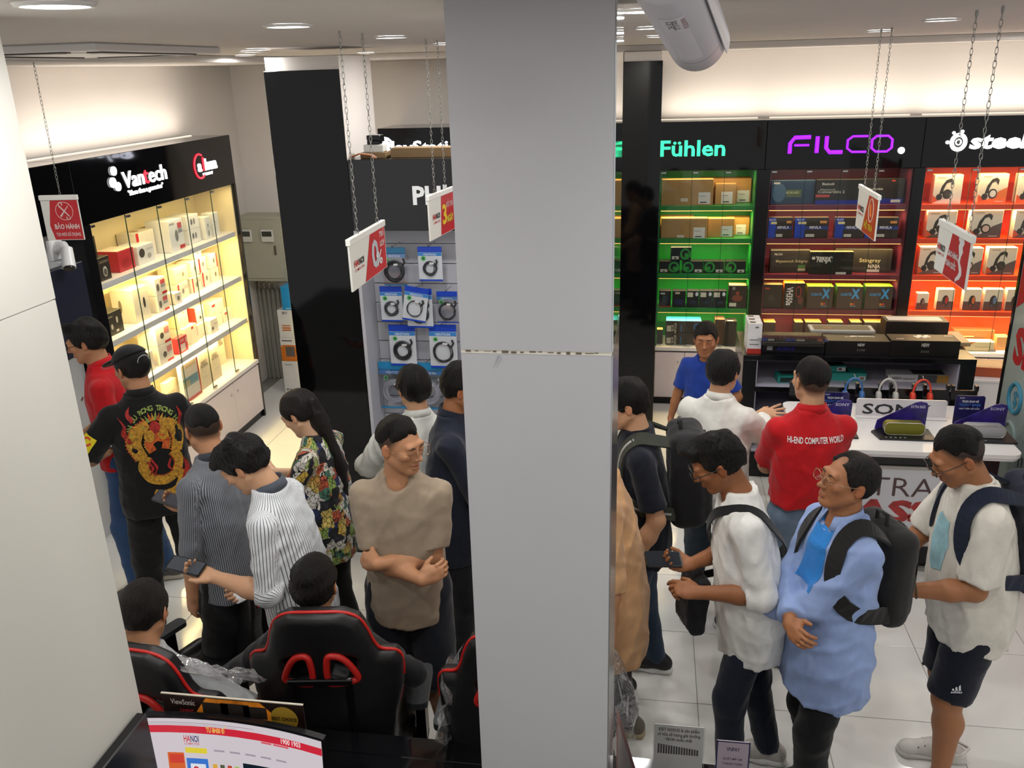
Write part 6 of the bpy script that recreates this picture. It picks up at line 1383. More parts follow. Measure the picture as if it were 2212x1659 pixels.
    def ribbon(s, pts, w, th, m_, name, parent=None, field=None, off=.006, n=26, extra=None):
        """strap laid on the clothes: the path is pushed out of the shirt surface"""
        F = field or s.torso_f; P = np.array(pts, float); t = np.linspace(0, len(P)-1, n); P = np.stack([np.interp(t, np.arange(len(P)), P[:, i]) for i in range(3)], 1)
        for _ in range(2): P[1:-1] = (P[:-2]+P[2:]+2*P[1:-1])/4
        def grad(p):
            e = .004; g = np.stack([F.ev(p+A3(*[e if i == j else 0 for j in range(3)]))-F.ev(p-A3(*[e if i == j else 0 for j in range(3)])) for i in range(3)], -1); return g/(np.linalg.norm(g, axis=1)[:, None]+1e-9)
        for _ in range(6):
            dv = F.ev(P); g = grad(P); P = P+g*np.where(dv < off, off-dv, 0)[:, None]*.9
        for _ in range(2): P[1:-1] = (P[:-2]+P[2:]+2*P[1:-1])/4
        g = grad(P); tg = np.gradient(P, axis=0); tg /= np.linalg.norm(tg, axis=1)[:, None]; sd = np.cross(tg, g); sd /= np.linalg.norm(sd, axis=1)[:, None]; g = np.cross(sd, tg)
        V = []
        for i in range(n):
            for a, b in ((-.5, -.5), (.5, -.5), (.5, .5), (-.5, .5)): V.append(P[i]+sd[i]*w*a+g[i]*th*b)
        f = [(i*4+j, i*4+(j+1) % 4, (i+1)*4+(j+1) % 4, (i+1)*4+j) for i in range(n-1) for j in range(4)]+[(0, 1, 2, 3), (4*n-1, 4*n-2, 4*n-3, 4*n-4)]
        o = MB().add(V, f, m_, None, False).build(name, parent or s.root); return o
    def decal(s, mb, M, name, depth=.4, off=.003, parent=None, kind=None):
        """project a flat drawing (xy plane of M, seen from +z) on the shirt"""
        V = np.concatenate(mb.v); bvh = BVHTree.FromPolygons([Vector(v) for v in s.shirt_V], [tuple(int(i) for i in q) for q in s.shirt_Q])
        n = M[:3, 2]; out = []
        for p in V:
            w_ = M[:3, :3]@A3(p[0], p[1], 0)+M[:3, 3]; hit = bvh.ray_cast(Vector(w_+n*depth), Vector(-n), depth*2)
            out.append((np.array(hit[0]) if hit[0] is not None else w_)+n*(off+p[2]))
        mb.v = [np.array(out)]; return mb.build(name, parent or s.shirto, kind=kind)
def fine(mb, mx=.02):                       # split long print edges so that they can follow the cloth
    V = np.concatenate(mb.v); bm = bmesh.new(); vs = [bm.verts.new(v) for v in V]
    fl = []
    for f, mi in zip(mb.f, mb.mi):
        try: q = bm.faces.new([vs[i] for i in f]); q.material_index = mi
        except ValueError: pass
    for _ in range(4):
        e = [x for x in bm.edges if x.calc_length() > mx]
        if not e: break
        bmesh.ops.subdivide_edges(bm, edges=e, cuts=1); bmesh.ops.triangulate(bm, faces=[f for f in bm.faces if len(f.verts) > 4])
    bm.verts.index_update(); mb.v = [np.array([v.co[:] for v in bm.verts])]; mb.f = [tuple(v.index for v in f.verts) for f in bm.faces]; mb.mi = [f.material_index for f in bm.faces]; mb.sm = [False]*len(mb.f); mb.n = len(mb.v[0]); bm.free(); return mb
_SH = {}
def shoe_obj(kind, upper, sole, toe, lace, S):
    key = (kind, upper, sole, toe, lace)
    if key not in _SH:
        F = Field()
        F.rc((0, -.045, .045), (0, .06, .05), .040, .036, 0); F.rc((0, .06, .05), (0.004, .155, .034), .040, .034, .03); F.rc((0, -.04, .05), (0, -.02, .085), .038, .036, .02); F.el((.004, .165, .03), (.042, .04, .028), None, .02)
        F.cut((0, 0, .022), (0, 0, -1))
        if kind != 'croc': F.rc((0, -.01, .085), (0, -.02, .16), .030, .030, .004, -1)
        else: F.bx((0, -.06, .10), (.2, .055, .05), .01, None, .01, -1)
        U = F.mesh(.0085)
        G = Field(); G.bx((0, -.02, .013), (.042, .062, .013), .012, None, 0); G.bx((.003, .10, .013), (.045, .09, .013), .012, None, .03); G.el((.004, .17, .013), (.044, .045, .016), None, .02); G.rc((0, -.045, .015), (0, -.03, .02), .042, .042, .02); G.cut((0, 0, .0), (0, 0, -1)); G.cut((0, 0, .030), (0, 0, 1))
        _SH[key] = (U, G.mesh(.010))
    U, G = _SH[key]
    me_c = {'sneaker': 'shoe', 'croc': 'clog', 'shoe': 'shoe'}[kind]
    V = U[0]; mi = None; mats_ = [mat('shoe_'+upper.lstrip('#'), upper, .6, var=.06, vscale=40)]
    if toe:
        cy = V[U[1]].mean(1); mi = ((cy[:, 1] > .075) & (cy[:, 2] > .02)).astype(np.int32); mats_.append(mat('shoe_'+toe.lstrip('#'), toe, .6, var=.06, vscale=40))
    o = np_mesh(me_c, V*S, U[1], mats_, None, mi=mi)
    np_mesh('sole', G[0]*S, G[1], mat('sole_'+sole.lstrip('#'), sole, .5, var=.05), o)
    if kind == 'sneaker':
        for k in range(4):
            y = .035+.022*k; MB().tube([(-.030*S, y*S, (.082-.006*k)*S), (0, (y+.006)*S, (.092-.008*k)*S), (.032*S, y*S, (.082-.006*k)*S)], .0028, mat('lace_'+lace.lstrip('#'), lace, .7), 5).build('lace', o)
    if kind == 'croc':
        mb = MB()
        for r_ in range(3):
            for c in range(4): mb.ball(((-.026+.0175*c)*S, (.10+.026*r_)*S, (.0825-.012*r_-.0035*abs(c-1.5)*2)*S), .0036*S, mat('clog_hole', '#57544e', .9), None, 7, 4)
        mb.build('vent_holes', o, kind='stuff')
        MB().tube([(-.042*S, .01*S, .05*S), (-.046*S, -.05*S, .062*S), (0, -.095*S, .066*S), (.046*S, -.05*S, .062*S), (.042*S, .01*S, .05*S)], .006, mats_[0], 6, flatten=1.6).build('heel_strap', o)
    return o
def phone(label, M, size=(.072, .145, .008), col='#17181b', screen='#23272e', bright=0.0, white=False):
    """M: frame with local x = short side, y = long side, z = out of the screen (world)"""
    o = empty('phone', (0, 0, 0), 0, label, 'phone'); o.matrix_world = Matrix(M.tolist())
    w, l, t_ = size
    MB().prism(rrect(w, l, .010, 4), -t_/2, t_/2, mat('phone_'+col.lstrip('#'), col, .2)).build('case', o)
    MB().prism(rrect(w*.90, l*(.80 if white else .92), .004, 2), t_/2, t_/2+.0006, mat('screen_%s_%g' % (screen.lstrip('#'), bright), screen, .08, emit=bright)).build('screen', o)
    return o
def world_of(p, M): return np.array(p.root.matrix_basis)@M

def place(p, px, py):                       # stand the figure so that its head is where the photograph shows it
    g = PZ(px, py, p.HO[2]); a = p.root.rotation_euler[2]; c, s_ = math.cos(a), math.sin(a)
    p.root.location = (g.x-(c*p.HO[0]-s_*p.HO[1]), g.y-(s_*p.HO[0]+c*p.HO[1]), 0)
def hold_phone(p, i, label, off=(.085, .0, -.030), tilt=0.0, flip=False, roll=0.0, **k):
    a = p.arms[i]; M = frame(a['w']+a['X']*off[0]*p.S+a['Y']*off[1]+a['Z']*off[2], -a['Y'] if not flip else a['X'], a['X'] if not flip else a['Y'], -a['Z'])
    x, y, z = M[:3, 0], M[:3, 1], M[:3, 2]
    if np.linalg.det(M[:3, :3]) < 0: M[:3, 0] = -x
    return phone(label, world_of(p, M@RX(tilt)@RZ(roll)), **k)
# ------------------------------------------------------------------ the people
PI = math.pi
RADJ = None
C_WHITE = lambda: cloth('white_shirt', '#ecebe6', .8)
# 1 staff member in a red polo by the foreground wall
p = Person('person in red polo and glasses by the white foreground wall, jeans', 0, 0, PI/2+.45, 1.78, 'mid', lean=.06, neck=(.25, 0), head=(.22, -.15, 0), seed=1, feet=((-.10, .05, 0), (.10, -.12, 0)))
place(p, 186, 738)
p.arm(0, (-.20, .20, .98), (-.5, -1, -.2), 'cup', X=(.3, .8, .2), Z=(-.3, .3, -.8)); p.arm(1, (.16, .26, 1.02), (.5, -1, -.2), 'cup', X=(-.5, .8, .2), Z=(0, .3, -.8))
p.body(); p.hair(.024, .014, .014, .060, style='quiff', noise=.005); p.glasses('#222226')
p.shirt(cloth('red_polo', '#c2141c', .8), 'short', .86, collar='polo', amp=.005, neck_open=.05); p.trousers(cloth('blue_jeans', '#33507a', .85)); p.shoes('#5c5a58', '#b8b0a0')
MB().box(-.03, .03, -.006, .006, 0, .004, flat('#b9b4b0')).build('name_badge', p.shirto).matrix_local = Matrix((frame(p.N+A3(-.075, .118, -.17), (1, 0, 0), (0, .2, 1), (0, 1, -.2))).tolist())
# 2 man in a black cap and dragon shirt
p = Person('person in black cap and black shirt with a golden dragon embroidered on the back', 0, 0, .72, 1.73, 'mid', lean=.03, neck=(.18, 0), head=(.20, .45, 0), seed=2, feet=((-.15, .0, 0), (.16, -.02, 0)), fat=1.05)
place(p, 285, 795)
p.arm(0, (-.20, .27, 1.10), (-1, -.55, -.5), 'hold', X=(.35, .75, .55), Z=(-.1, .6, -.75)); p.arm(1, (.12, .30, 1.06), (1, -.5, -.5), 'hold', X=(-.5, .75, .4), Z=(0, .5, -.8))
p.body(fade=.6); p.hair(.010, .006, .008, .045, noise=.002)
k, R, O = p.hk, p.HR, p.HO
F = Field(); F.el(O+R@A3(0, -.014, .034)*k, A3(.092, .112, .094)*k, R, 0); F.cut(O+R@A3(0, .06, .040)*k, R@A3(0, -.28, -1), k=.006); F.el(O+R@A3(0, -.115, .03)*k, A3(.03, .03, .02)*k, R, .006, -1)
V, Q = F.mesh(.0048); cap = np_mesh('cap', V, Q, cloth('cap_black', '#16171a', .8, bump=.1), p.root, {'lc': V})
F = Field(); F.el(O+R@A3(0, .120, .044)*k, A3(.078, .080, .016)*k, R@rot_x(-.25), 0); F.el(O+R@A3(0, .110, .030)*k, A3(.085, .085, .014)*k, R@rot_x(-.25), .004, -1)
V, Q = F.mesh(.0042); np_mesh('brim', V, Q, cloth('cap_black', '#16171a', .8), cap, {'lc': V})
Mh = np.eye(4); Mh[:3, :3] = R*k; Mh[:3, 3] = O
MB().tube([(.080*math.cos(a), .120+.082*math.sin(a), .040-.030*math.sin(a)) for a in np.linspace(.15, PI-.15, 14)], .0016, flat('#c9c9cc'), 5, Mh).build('brim_piping', cap)
MB().tube([(.036*math.cos(a), -.130+.008*abs(math.cos(a)), .030+.034*math.sin(a)) for a in np.linspace(.1, PI-.1, 10)], .0016, flat('#c9c9cc'), 5, Mh).build('back_piping', cap)
p.shirt(cloth('black_shirt', '#131314', .85), 'short', .80, amp=.005, cuff=.86, loose=.02, sl_r=1.18, collar='polo', flare=.01)
# dragon embroidery: coils, scales, flames and arched letters projected on the back
GOLD, ORNG, REDE, GRNE, BRN = (mat('thread_'+c[1:], c, .7, var=.5, vscale=70, bump=.6, bscale=160) for c in ('#bd8b28', '#c4571e', '#a5221c', '#8c9f48', '#7a4a1c'))
Mb_ = frame(p.P*A3(1, 1, 0)+A3(.02, -.2, 1.20), (-1, 0, 0), (0, 0, 1), (0, -1, 0))
Mb_[:3, 0] = (1, 0, 0); Mb_[:3, 2] = (0, -1, 0)
def dband(pts, w, m_, e=0.0, spikes=0, sm_=None):
    P_ = np.array(pts); t = np.linspace(0, len(P_)-1, len(P_)*5); P_ = np.stack([np.interp(t, np.arange(len(P_)), P_[:, i]) for i in (0, 1)], 1)
    for _ in range(3): P_[1:-1] = (P_[:-2]+P_[2:]+2*P_[1:-1])/4
    tg = np.gradient(P_, axis=0); tg /= np.linalg.norm(tg, axis=1)[:, None]+1e-9; n_ = np.stack([-tg[:, 1], tg[:, 0]], 1); W_ = np.interp(np.linspace(0, 1, len(P_)), np.linspace(0, 1, len(w)), w) if not np.isscalar(w) else np.full(len(P_), w)
    v = [];  mb = MB()
    for i in range(len(P_)): v += [(*(P_[i]+n_[i]*W_[i]), e), (*(P_[i]-n_[i]*W_[i]), e)]
    mb.add(v, [(2*i, 2*i+1, 2*i+3, 2*i+2) for i in range(len(P_)-1)], m_)
    if spikes:
        for i in range(0, len(P_)-1, spikes):
            a = P_[i]+n_[i]*W_[i]; b = P_[i+1]+n_[i+1]*W_[i+1]; c = (a+b)/2+n_[i]*.010; mb.add([(*a, e), (*b, e), (*c, e)], [(0, 1, 2)], sm_ or m_)
    return mb
def dr(mb, name): p.decal(mb, Mb_, name, off=.004)
dr(dband([(-.07, -.02), (-.10, -.08), (-.07, -.15), (.0, -.175), (.07, -.15), (.10, -.08), (.07, -.02)], .024, GOLD, 0, 1, ORNG), 'dragon_coil')
dr(dband([(.05, -.12), (.10, -.18), (.06, -.24), (-.02, -.245), (-.06, -.22)], [.022, .024, .022, .018, .012], GOLD, .001, 1, ORNG), 'dragon_coil')
dr(dband([(-.09, -.03), (-.12, .05), (-.09, .12), (-.03, .15)], [.03, .035, .03, .02], GOLD, .001, 1, ORNG), 'dragon_neck')
dr(dband([(.09, -.03), (.12, .05), (.09, .12), (.03, .15)], [.03, .035, .03, .02], GOLD, .001, 1, ORNG), 'dragon_neck')
dr(dband([(-.03, .00), (-.05, .05), (0, .075), (.05, .05), (.03, 0)], [.018, .02, .022, .02, .018], ORNG, .002, 1, GOLD), 'dragon_jaw')
for q in ((-.035, .085), (.0, .125), (.035, .085)): 
    mb = MB(); mb.add([(q[0]+.028*math.cos(a), q[1]+.034*math.sin(a), .003) for a in np.linspace(0, 2*PI, 14, endpoint=False)], [tuple(range(14))], REDE if q[0] == 0 else GOLD); dr(mb, 'dragon_scale_patch')
for k_ in range(13):
    a = math.radians(20+140*k_/12); c_ = A3(.0, .105, 0); r0, r1 = .055, .098+.008*(k_ % 2); d2 = A3(math.cos(a), math.sin(a), 0); n2 = A3(-d2[1], d2[0], 0); mb = MB()
    mb.add([tuple(c_+d2*r0+n2*.010), tuple(c_+d2*r0-n2*.010), tuple(c_+d2*r1)], [(0, 1, 2)], (GOLD, ORNG, GRNE)[k_ % 3]); dr(mb, 'dragon_mane')
for pts in ([(-.13, .06), (-.155, .11), (-.14, .15), (-.165, .20)], [(-.10, .17), (-.12, .21), (-.10, .245)], [(.13, .10), (.15, .15), (.135, .20)], [(.10, -.20), (.13, -.14), (.12, -.08)], [(.12, -.22), (.145, -.16), (.135, -.10)]):
    dr(dband(pts, [.010, .012, .007, .001], REDE, .001), 'flame')
for pts in ([(-.07, -.05), (-.045, -.09), (-.07, -.13)], [(-.05, -.04), (-.025, -.09), (-.05, -.14)], [(.05, -.06), (.03, -.10), (.05, -.13)]): dr(dband(pts, [.005, .007, .002], REDE, .002), 'dragon_rib')
st_ = 'LAN SU RONG TRONG HOI'
for i_, ch in enumerate(st_):
    if ch == ' ': continue
    a = math.radians(172-164*i_/(len(st_)-1)); mb = MB().text(ch, T(.118*math.cos(a), .085+.128*math.sin(a), 0)@RZ(a-PI/2), .034, GRNE, bold=.03); dr(mb, 'embroidered_letter')
e0 = p.shj[0]; e1 = p.arms[0]['e']; c_ = e0+(e1-e0)*.55; ax = nrm(e1-e0); out_ = nrm(A3(-1, -.75, .1)-ax*(A3(-1, -.75, .1)@ax)); Mp = frame(c_, np.cross(-ax, out_), -ax, out_)
pm = MB().prism(rrect(.075, .085, .003), 0, .002, flat('#e6d21c')); p.decal(fine(pm, .02), Mp, 'sleeve_patch', off=.004)
mb = MB()
for a in np.linspace(.6, 5.2, 14): pass
p.decal(dband([(.022*math.cos(a), .010+.022*math.sin(a)) for a in np.linspace(1.0, 6.4, 9)], .005, flat('#d23a1c'), .003), Mp, 'patch_emblem', off=.005)
pm = MB().add([(-.03, -.030, .003), (.03, -.024, .003), (-.03, -.020, .003)], [(0, 1, 2)], flat('#d23a1c')); p.decal(pm, Mp, 'patch_stripe', off=.005)
p.trousers(cloth('black_pants', '#141416', .85), wide=1.12); p.shoes('#1c1c1e', '#3a3a3a', 'shoe')
hold_phone(p, 0, 'grey phone held up by the person in the black cap', white=False, col='#8f8f96', screen='#b9bcc4')
# 3 grey striped shirt, buzz cut
p = Person('person with buzz cut in grey pinstriped shirt and black shorts, maroon sneakers', 0, 0, PI/2-.42, 1.66, 'mid', lean=.10, neck=(.40, 0), head=(.35, -.25, 0), seed=3, fat=1.12, feet=((-.10, .14, 0), (.10, -.10, .0)), footyaw=(.05, -.5))
place(p, 437, 925)
p.arm(0, (-.25, .03, .80), (-.6, -1, 0), 'relax', X=(0, .25, -1), Z=(-1, .1, 0)); p.arm(1, (.04, .40, 1.04), (1, -.4, -.6), 'hold', X=(-.35, .9, .25), Z=(.1, .45, -.85))
p.body(legs=True, fade=.95); p.hair(.009, .002, .003, .062, noise=.0018, temple=.045, nape=-.03, sidecut=.045, cutk=.03)
p.shirt(cloth('grey_pin', '#8d9096', .85, stripe='#3c4048', period=.0085, duty=.42), 'long', .76, cuff=.30, collar='shirt', amp=.006, loose=.012, cuffm=1)
p.trousers(cloth('black_shorts', '#0f0f11', .9), .70, wide=1.1, name='shorts'); p.shoes('#6e1c26', '#e8e4e0', lace='#f2eeee')
hold_phone(p, 1, 'dark grey large phone held by the person in grey pinstripes', size=(.078, .16, .009), col='#3a3a3f', screen='#4a4a50')
# 4 white striped shirt, phone held level
p = Person('person in white shirt with thin dark stripes holding a black phone level', 0, 0, PI/2+.05, 1.70, 'light', lean=.14, neck=(.62, 0), head=(.62, 0, 0), seed=4, feet=((-.10, .05, 0), (.10, -.08, 0)))
place(p, 528, 1003)
p.arm(0, (-.16, .30, 1.11), (-.3, -.7, -1), 'hold', X=(.1, .95, .15), Z=(.3, .2, -.9)); p.arm(1, (.04, .22, .95), (.6, -.8, -.4), 'cup', X=(-.5, .8, -.25), Z=(.6, .3, -.5))
p.body(fade=.25); p.hair(.026, .013, .014, .050, fringe=1.15, noise=.006, nape=-.055)
p.shirt(cloth('white_stripe', '#e9ecef', .8, stripe='#4c525c', period=.0145, duty=.22), 'long', .72, cuff=.12, collar='shirt', amp=.007, loose=.016)
p.trousers(cloth('khaki', '#7a5f3c', .85)); p.shoes('#4a3a2c', '#2a2420', 'shoe')
hold_phone(p, 0, 'black phone held level by the person in white stripes', off=(.125, .0, -.028), size=(.075, .155, .009), col='#121214', screen='#4a4f57')
a = p.arms[1]; MB().prism(rrect(.05, .085, .004), 0, .001, flat('#efefef')).build('paper_slip', None, None, 'small white paper slip in the hand of the person in white stripes', 'paper').matrix_world = Matrix(world_of(p, frame(a['w']+a['X']*.08-a['Z']*.015, a['X'], a['Y'], np.cross(a['X'], a['Y']))).tolist())
# 5 woman in a colourful printed shirt
p = Person('person with a long dark ponytail in a multicoloured printed tee, looking at a phone', 0, 0, PI/2-.12, 1.58, 'pale', lean=.05, neck=(.45, 0), head=(.55, -.05, 0), seed=5, fat=.92, sh=.92, feet=((-.09, .05, 0), (.09, -.05, 0)))
place(p, 648, 893)
p.arm(0, (-.06, .34, 1.12), (-.55, -.6, -1), 'hold', X=(.15, .75, .65), Z=(-.3, .6, -.7)); p.arm(1, (.06, .34, 1.08), (.6, -.6, -1), 'tap', X=(-.35, .8, .45), Z=(.1, .6, -.7))
p.body(); p.hair(.020, .014, .014, .066, color='#1c1512', noise=.003, nape=-.075)
k, R, O = p.hk, p.HR, p.HO; F = Field(); b0 = O+R@A3(0, -.105, .02)*k
F.rc(b0, b0+A3(0, -.03, -.10), .034, .040, 0); F.rc(b0+A3(0, -.03, -.10), A3(0, p.N[1]-.11, p.N[2]-.16), .040, .036, .03); F.rc(A3(0, p.N[1]-.11, p.N[2]-.16), A3(.01, p.N[1]-.125, p.N[2]-.44), .036, .010, .03); F.warp(folds(77, .006))
V, Q = F.mesh(.0055); np_mesh('ponytail', V, Q, mat_hair('#1c1512'), p.hairo, {'lc': np.stack([np.arctan2(V[:, 0], V[:, 1]+.1), V[:, 0], V[:, 2]*3], 1)})
p.shirt(cloth('comic_print', '#ffffff', .8, pattern=['#1d1d20', '#dcd8ca', '#c9a848', '#2c3560', '#d8d4cc', '#93ac58', '#b58a48', '#e2ddd2', '#b9583c', '#4a7460', '#d3bb66', '#2a2a30', '#cfcac0', '#23232a']), 'short', .74, cuff=.88, collar='tee', cm=flat('#1a1a1c'), amp=.007, loose=.022, sl_r=1.12, flare=.015)
p.trousers(cloth('black_pants', '#141416', .85), wide=.95); p.shoes('#1c1c1e', '#d8d8d8', 'sneaker')
hold_phone(p, 0, 'dark phone held by the person with the ponytail', size=(.072, .15, .008))
a = p.arms[0]; F_ = look(a['w']-(a['w']-a['e'])*.12, a['w']); MB().tube([(.029*math.cos(t_), .027*math.sin(t_), 0) for t_ in np.linspace(0, 2*PI, 22, endpoint=False)], .004, mat('watch_black', '#141416', .4), 6, F_, closed=True, flatten=2.6).build('watch_strap', p.root)
MB().box(-.013, .013, .024, .033, -.017, .017, mat('watch_gold', '#c9a45a', .25, metal=.8), F_@RZ(2.2), b=.003).build('watch_case', p.root)
# 6 tan tee, arms crossed
p = Person('person with crossed arms in a plain taupe tee and dark shorts, wearing thin-rimmed glasses', 0, 0, PI+.12, 1.71, 'mid', lean=.02, neck=(.18, .0), head=(.10, .98, 0), seed=6, fat=1.14, feet=((-.13, .0, 0), (.13, .02, 0)))
place(p, 866, 962)
p.arm(0, (.09, .19, 1.13), (-1, -.55, -.35), 'fist', X=(.75, -.5, -.1), Z=(.2, .9, .3)); p.arm(1, (-.10, .22, 1.07), (1, -.55, -.35), 'hold', X=(-.85, -.25, .3), Z=(-.2, .9, .2))
p.body(legs=True, fade=.92, mouth=.005); p.hair(.022, .005, .006, .062, noise=.004, temple=.05, nape=-.03, sidecut=.04, cutk=.028)
p.glasses('#b08a72', .026, .022, .0012, .8)
p.shirt(cloth('taupe', '#a1907c', .9), 'short', .76, cuff=.80, collar=None, amp=.007, loose=.006, belly=.012, sl_r=1.08, neck_open=.045, wide=.95)
p.trousers(cloth('navy_shorts', '#171b25', .85), .52, wide=1.12, name='shorts'); p.shoes('#4a4640', '#c8c4bc')
# 7 white shirt seen from behind, glasses
p = Person('person in white long-sleeved shirt and black glasses browsing the slat wall', 0, 0, .42, 1.63, 'light', lean=.03, neck=(.2, 0), head=(.15, .25, 0), seed=7, feet=((-.1, 0, 0), (.1, 0, 0)))
place(p, 893, 838)
p.arm(0, (-.12, .32, 1.08), (-1, -.4, -.6), 'cup'); p.arm(1, (.14, .30, 1.0), (1, -.5, -.5), 'cup')
p.body(); p.hair(.022, .014, .016, .055, noise=.004, nape=-.075); p.glasses('#141416', .024, .018, .0022)
p.shirt(cloth('offwhite_shirt', '#dfe0d9', .8), 'long', .80, cuff=.45, collar='shirt', amp=.009, loose=.03, sl_r=1.2); p.trousers(cloth('grey_pants', '#2a2c33', .85)); p.shoes('#4a4a4a', '#d8d8d8')
# 8 dark jacket behind the column
p = Person('person in dark navy jacket half hidden by the grey column', 0, 0, -PI/2+.15, 1.75, 'tan', lean=.04, neck=(.35, 0), head=(.3, 0, 0), seed=8)
place(p, 1003, 838)
p.arm(0, (-.15, .33, .98), (-1, -.4, -.6), 'hold', X=(.2, .9, .3), Z=(0, .5, -.8)); p.arm(1, (.18, .26, .90), (1, -.6, -.5), 'hold', X=(-.2, .95, .1), Z=(0, .5, -.8))
p.body(); p.hair(.022, .012, .014, .055, noise=.005, fringe=.8); p.shirt(cloth('navy_jacket', '#1b2130', .8), 'long', .72, cuff=.92, collar='shirt', amp=.007, loose=.02)
p.trousers(cloth('dark_pants', '#1c1c22', .85)); p.shoes('#2a2a2c', '#8a8a8a'); hold_phone(p, 1, 'black phone held by the person in the navy jacket')
# 11 navy tee with black backpack
def backpack(p, label, m_, w=.30, h=.44, d=.17, z=None, strap='#1a1a1c', sw=.06, off=.0, pocket=True, trim=None, back=None):
    S = p.S; z = p.N[2]-.20 if z is None else z; ch = p.P+(p.N-p.P)*.62
    yb = ch[1]-.125*S*(.4+.6*p.fat)-d/2-.012+off if back is None else back
    t = empty('backpack', tuple(p.root.location), p.root.rotation_euler[2], label, 'backpack')
    F = Field(); c = A3(p.N[0]*.6, yb, z-.02); tilt = rot_x(-p.lean*.6)
    F.bx(c, (w/2, d/2, h/2), .055, tilt, 0); F.bx(c+tilt@A3(0, -d*.42, -h*.16), (w*.42, d*.25, h*.27), .04, tilt, .012)
    F.bx(c+tilt@A3(0, -d*.30, h*.25), (w*.40, d*.26, h*.18), .05, tilt, .012); F.warp(folds(31+p.seed, .004))
    V, Q = F.mesh(.010); np_mesh('bag', V, Q, m_, t, {'lc': V})
    Mt = frame(c, *tilt.T); Mt[:3, :3] = tilt
    MB().tube([(x_, -d*.62 if False else -d*.52, z_) for x_, z_ in [(w*.40*math.cos(a), h*.08+h*.36*math.sin(a)) for a in np.linspace(-.2, PI+.2, 20)]], .0035, mat('zip_dark', '#0c0c0d', .4), 5, Mt).build('zip', t)
    MB().tube([(-.03, .03, h*.5-.005), (-.03, .03, h*.5+.035), (.03, .03, h*.5+.035), (.03, .03, h*.5-.005)], .006, m_, 6, Mt, flatten=1.8).build('carry_loop', t)
    ms = cloth('strap_'+strap.lstrip('#'), strap, .8)
    for i in (0, 1):
        sx = (-1, 1)[i]; s0 = p.shj[i]; inn = p.N+p.right*sx*.105*S
        pts = [c+tilt@A3(sx*.08, d/2-.01, h*.40), inn-p.fwd*.06-p.spine*.01, inn+p.spine*.012+p.fwd*.015, inn+p.fwd*.085-p.spine*.06, p.N+p.right*sx*.135*S+p.fwd*.12-p.spine*.20, p.N+p.right*sx*.165*S+p.fwd*.06-p.spine*.32, c+tilt@A3(sx*w*.45, d/2-.02, -h*.32)]
        o = p.ribbon(pts, sw, .012, ms, 'strap', t, off=.009)
        if trim:
            o2 = p.ribbon(pts, sw*.18, .004, mat('trim_'+trim.lstrip('#'), trim, .5), 'strap_trim', t, off=.017)
    MB().tube([(w*.34, -d*.55, h*.22), (w*.37, -d*.60, h*.16), (w*.36, -d*.60, h*.11)], .004, M_CHROME, 6, Mt).build('zip_pull', t)
    return t
BKB = cloth('bag_black', '#18181b', .75, bump=.25)
p = Person('person in navy tee and glasses with a black backpack, mostly hidden by the column', 0, 0, PI/2+.08, 1.69, 'light', lean=.06, neck=(.35, 0), head=(.30, 0, 0), seed=11, feet=((-.10, .10, 0), (.10, -.10, 0)))
place(p, 1350, 872)
p.arm(0, (-.24, .06, .86), (-.3, -1, 0), 'relax', X=(0, .25, -1), Z=(-1, .1, 0)); p.arm(1, (.14, .34, 1.0), (1, -.4, -.6), 'hold')
p.body(fade=.3); p.hair(.020, .010, .012, .055, noise=.006); p.glasses('#1a1a1c')
p.shirt(cloth('navy_tee', '#161a26', .9), 'short', .78, cuff=.80, collar='tee', amp=.006, loose=.015, sl_r=1.1); p.trousers(cloth('denim_dark', '#2b3c50', .85)); p.shoes('#1d1d1f', '#e0e0dc')
backpack(p, 'black backpack with grey-trimmed straps on the person in the navy tee', BKB, strap='#3d4038', trim='#a9a9a4', h=.48)
# 12 tan jacket, head behind the column
p = Person('person in tan overshirt carrying a clear plastic bag, head behind the column', 0, 0, PI/2+.12, 1.70, 'mid', lean=.08, neck=(.4, 0), head=(.35, 0, 0), seed=12, fat=1.08, feet=((-.10, .06, 0), (.10, -.10, 0)))
place(p, 1262, 962)
p.arm(0, (-.26, .02, .80), (-.3, -1, 0), 'fist', X=(.1, .1, -1), Z=(-1, .1, 0)); p.arm(1, (.18, .30, 1.0), (1, -.5, -.5), 'hold')
p.body(fade=.3); p.hair(.018, .008, .010, .055, noise=.004)
p.shirt(cloth('tan_shirt', '#c79a6e', .85), 'long', .60, cuff=.22, collar='shirt', amp=.009, loose=.03, sl_r=1.2, flare=.03); p.trousers(cloth('black_slacks', '#121318', .85), wide=1.05); p.shoes('#6a6458', '#a89a78')
TAN = p
# 13 white shirt, crossbody bag
p = Person('person in loose white shirt and black glasses, black crossbody bag, dark jeans', 0, 0, PI/2+.05, 1.70, 'dark', lean=.16, neck=(.60, 0), head=(.50, 0, 0), seed=13, feet=((-.09, .06, 0), (.09, -.14, 0)), fat=.95)
place(p, 1548, 1000)
p.arm(0, (-.13, .24, 1.04), (-.3, -1, -.7), 'tap', X=(.2, .95, .08), Z=(-.45, .1, .8)); p.arm(1, (.02, .26, 1.08), (.6, -.7, -.6), 'hold', X=(-.2, .95, .1), Z=(.3, .3, -.8))
p.body(fade=.35); p.hair(.028, .008, .012, .056, noise=.007, style='quiff', nape=-.035, temple=.025); p.glasses('#17171a', .024, .018, .0022)
p.shirt(C_WHITE(), 'long', .70, cuff=.22, collar=None, amp=.009, loose=.028, sl_r=1.22, neck_open=.09, flare=.0)
p.trousers(cloth('navy_jeans', '#141c2e', .85), wide=1.0, cuffr=1.1); p.shoes('#cfcac2', '#efeeea', lace='#e8e6e0')
